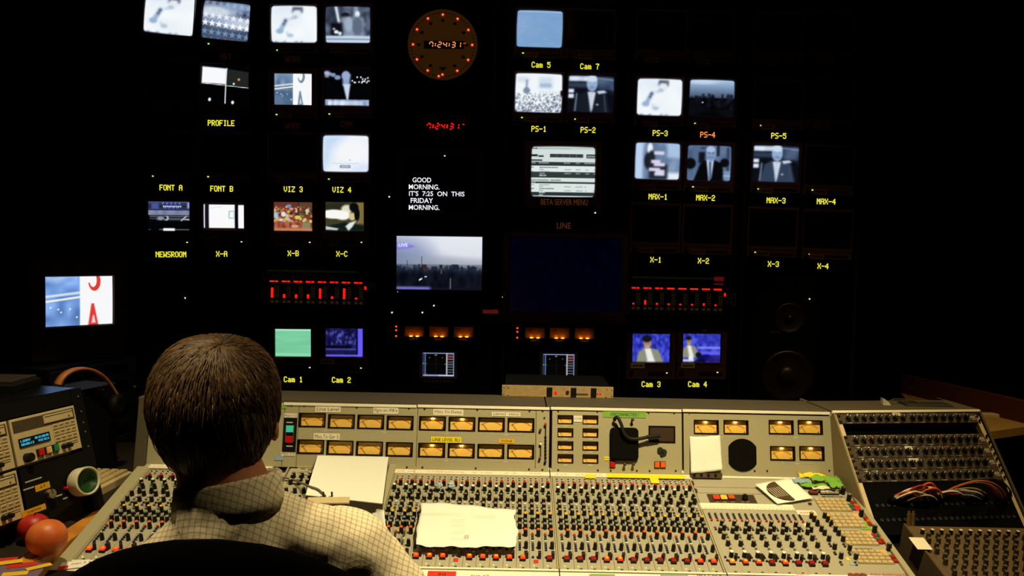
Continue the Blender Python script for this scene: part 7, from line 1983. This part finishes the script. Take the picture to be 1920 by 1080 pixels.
# collar: a turned-down band round the neck
col = MB(); N_ = 40
cc = P(428, 935, 1.285)
for j, (r_, z_) in enumerate(((.074, -.030), (.073, -.004), (.071, .020), (.0735, .030), (.0765, .026), (.079, -.004), (.082, -.030))):
    for i in range(N_):
        a = 2 * PI * i / N_
        x, y = r_ * 1.02 * math.cos(a), r_ * .98 * math.sin(a)
        col.v.append((x, y, z_ + .20 * x - .12 * y))
for j in range(6):
    for i in range(N_): col.f.append((j * N_ + i, j * N_ + (i + 1) % N_, (j + 1) * N_ + (i + 1) % N_, (j + 1) * N_ + i)); col.m.append(0)
co = build(col, 'collar', CLOTH, so, Matrix.Translation(cc), smooth=True)
md = co.modifiers.new('thickness', 'SOLIDIFY'); md.thickness = .0015
tr_mb = MB(); ellip(tr_mb, PV + Vector((0, 0, -.02)), (.176, .130, .10))
for i in (0, 1): capsule(tr_mb, HIP[i], KN[i], .090, .066); capsule(tr_mb, KN[i], AN[i], .062, .052)
tr = inst('trousers', tr_mb.mesh('trousers', [mat('dark_trousers', (22, 20, 20), .85)]), per, I4)
md = tr.modifiers.new('join', 'REMESH'); md.mode = 'VOXEL'; md.voxel_size = .009; md.use_smooth_shade = True
md = tr.modifiers.new('soft', 'SMOOTH'); md.factor = .5; md.iterations = 5
for i in (0, 1):
    sh_ = MB(); capsule(sh_, AN[i] + Vector((0, -.045, -.045)), AN[i] + Vector((0, .15, -.060)), .044, .038)
    build(sh_, 'shoe', BLACK, per, I4, smooth=True)
# ---- hair: a close cap with combed strands on it
HAIR = mat('brown_hair', (56, 37, 19), .6, var=.25, scale=120, spec=.4)
HAIR2 = mat('light_brown_hair', (92, 64, 34), .58, var=.2, scale=120, spec=.45)
hc = HD + Vector((0, -.004, .016)); hr = Vector((.095, .110, .099))
hm = MB()
rows, cols_ = 22, 48
def hairline(a):                                           # lowest latitude by direction: low at the back, above the face in front
    back = -math.sin(a)
    return -1.24 if back > .35 else (-1.24 + (0.35 - back) / 0.6 * .89 if back > -.25 else -.35 + (-.25 - back) / .75 * .75)
for j in range(rows + 1):
    for i in range(cols_):
        a = 2 * PI * i / cols_; lo = hairline(a); la = PI / 2 - (PI / 2 - lo) * j / rows
        la = min(la, PI / 2 - .001)
        f_ = 1 + .018 * math.sin(7 * a + 5 * la) * math.cos(la) + .012 * math.sin(13 * a + 2)
        cl = math.cos(la) ** .78
        x = hr.x * cl * math.cos(a) * f_; y = hr.y * cl * math.sin(a) * f_; z = hr.z * math.sin(la)
        if la < 0: x *= 1 + .02 * la; y *= 1 + .10 * la; z *= 1.22
        hm.v.append((x, y, z))
for j in range(rows):
    for i in range(cols_): hm.f.append((j * cols_ + i, (j + 1) * cols_ + i, (j + 1) * cols_ + (i + 1) % cols_, j * cols_ + (i + 1) % cols_)); hm.m.append(0)
MH = Matrix.Translation(hc)
ho = build(hm, 'hair', HAIR, per, MH, smooth=True)
md = ho.modifiers.new('thickness', 'SOLIDIFY'); md.thickness = .010; md.offset = -1
# strands: comb out from the crown whorl and fall down the back
sm_ = MB(); hrn = np.random.default_rng(11)
wh = Vector((.022, -.035, .0)).normalized()
def surf_pt(d, off):
    f_ = 1 + off; z = d.z
    ch = math.sqrt(max(1e-6, 1 - z * z)); g_ = ch ** .78 / ch
    q = Vector((hr.x * d.x * g_, hr.y * d.y * g_, hr.z * d.z)) * f_
    if z < 0: q.x *= 1 + .02 * math.asin(max(-1, z)); q.y *= 1 + .10 * math.asin(max(-1, z)); q.z *= 1.22
    return q
crown = Vector((.20, -.34, .92)).normalized()
for n_ in range(4200):
    a = hrn.uniform(0, 2 * PI); s0 = abs(hrn.normal(0, .75)) + .02
    if s0 > 2.1: continue
    t1 = crown.orthogonal().normalized(); t2 = crown.cross(t1)
    dirv = t1 * math.cos(a) + t2 * math.sin(a)
    L = hrn.uniform(.28, .55); off0 = hrn.uniform(-.006, .010); sw = hrn.normal(0, .22) + .25
    pts = []
    for i in range(5):
        s = s0 + L * i / 4
        aa = sw * (i / 4) * .35
        dv_ = dirv * math.cos(aa) + crown.cross(dirv) * math.sin(aa)
        dd_ = crown * math.cos(s) + dv_ * math.sin(s)
        dd_.z -= .05 * (i / 4) ** 2; dd_.normalize()
        lim = hairline(math.atan2(dd_.y, dd_.x))
        if math.asin(max(-1, min(1, dd_.z))) < lim - .05: break
        pts.append(surf_pt(dd_, off0 + .02 * math.sin(PI * i / 4) * hrn.uniform(.4, 1.4) + (.014 * hrn.uniform() if i == 4 else 0)))
    if len(pts) < 4: continue
    r0 = hrn.uniform(.0007, .0014)
    sm_.tube(pts, [r0, r0 * 1.1, r0, r0 * .8, r0 * .35][:len(pts)], 3, int(hrn.uniform() < .45))
build(sm_, 'hair_strands', [HAIR, HAIR2], ho, MH, smooth=True)

# ================================================================== office chair
CH = thing('office_chair', 'black office chair with rounded back, carrying the operator', 'chair', T(PV.x, PV.y - .02, 0))
FAB = mat('black_upholstery', (10, 9, 9), .95, var=.3, scale=300, spec=.03)
ctop = P(425, 995, 1.05)
bm_ = MB(); nx, ny = 28, 22
hwid, hh_ = .26, .58
def bshape(s, t):
    """half width at height t (0 bottom .. 1 top) of the rounded backrest"""
    w = hwid * (1 - max(0, (t - .62) / .38) ** 2.3) ** .5 if t > .62 else hwid * (.86 + .14 * min(1, t / .5))
    return w
for side_ in (0, 1):
    for j in range(ny + 1):
        t_ = (j / ny); t_ = 1 - (1 - t_) ** 1.6
        w = max(bshape(0, t_), .004)
        for i in range(nx + 1):
            s = i / nx * 2 - 1
            x = s * w; z = -hh_ + hh_ * t_
            cv = .03 * (x / hwid) ** 2 * .6 + .03 * math.sin(PI * t_) - .03 * t_
            puff = .022 * (1 - s ** 4) * (1 - (2 * t_ - 1) ** 8)
            bm_.v.append((x, cv + (puff if side_ else -puff), z))
N_ = (nx + 1) * (ny + 1)
for j in range(ny):
    for i in range(nx):
        q = j * (nx + 1) + i
        bm_.f.append((q, q + 1, q + nx + 2, q + nx + 1)); bm_.f.append((N_ + q, N_ + q + nx + 1, N_ + q + nx + 2, N_ + q + 1)); bm_.m += [0, 0]
ed = [i for i in range(nx + 1)] + [j * (nx + 1) + nx for j in range(1, ny + 1)] + [ny * (nx + 1) + i for i in range(nx - 1, -1, -1)] + [j * (nx + 1) for j in range(ny - 1, 0, -1)]
for a, b in zip(ed, ed[1:] + ed[:1]): bm_.f.append((b, a, N_ + a, N_ + b)); bm_.m.append(0)
BM = Matrix.Translation(ctop + Vector((0, .0, 0))) @ Matrix.Rotation(.03, 4, 'Y')
build(bm_, 'backrest', FAB, CH, BM, smooth=True)
sz = PV.z - .17
build(MB().prism([(x + PV.x, y + PV.y + .06) for x, y in rounded(.50, .48, .12)], sz - .07, sz, 0), 'seat', FAB, CH, I4)
build(MB().tube(spline([Vector((PV.x, PV.y - .05, sz - .08)), Vector((PV.x, 1.10, sz - .06)), Vector((PV.x, 1.00, sz + .05)), Vector((PV.x, 1.03, sz + .25))]), .022, 8), 'back_bar', BLACK, CH, I4, smooth=True)
build(MB().cyl(PV.x, PV.y, .10, sz - .07, .03, n=16), 'column', BLACK, CH, I4)
for i in range(5):
    a = 2 * PI * i / 5 + .3; e = Vector((PV.x + .30 * math.cos(a), PV.y + .30 * math.sin(a), .07))
    lg = build(MB().tube([Vector((PV.x, PV.y, .12)), e], [.028, .018], 8), 'leg', BLACK, CH, I4)
    build(MB().cyl(0, 0, -.012, .012, .028, n=16), 'caster', BLACK, lg, Matrix.Translation(Vector((e.x, e.y, .029))) @ Matrix.Rotation(PI / 2, 4, 'X'))
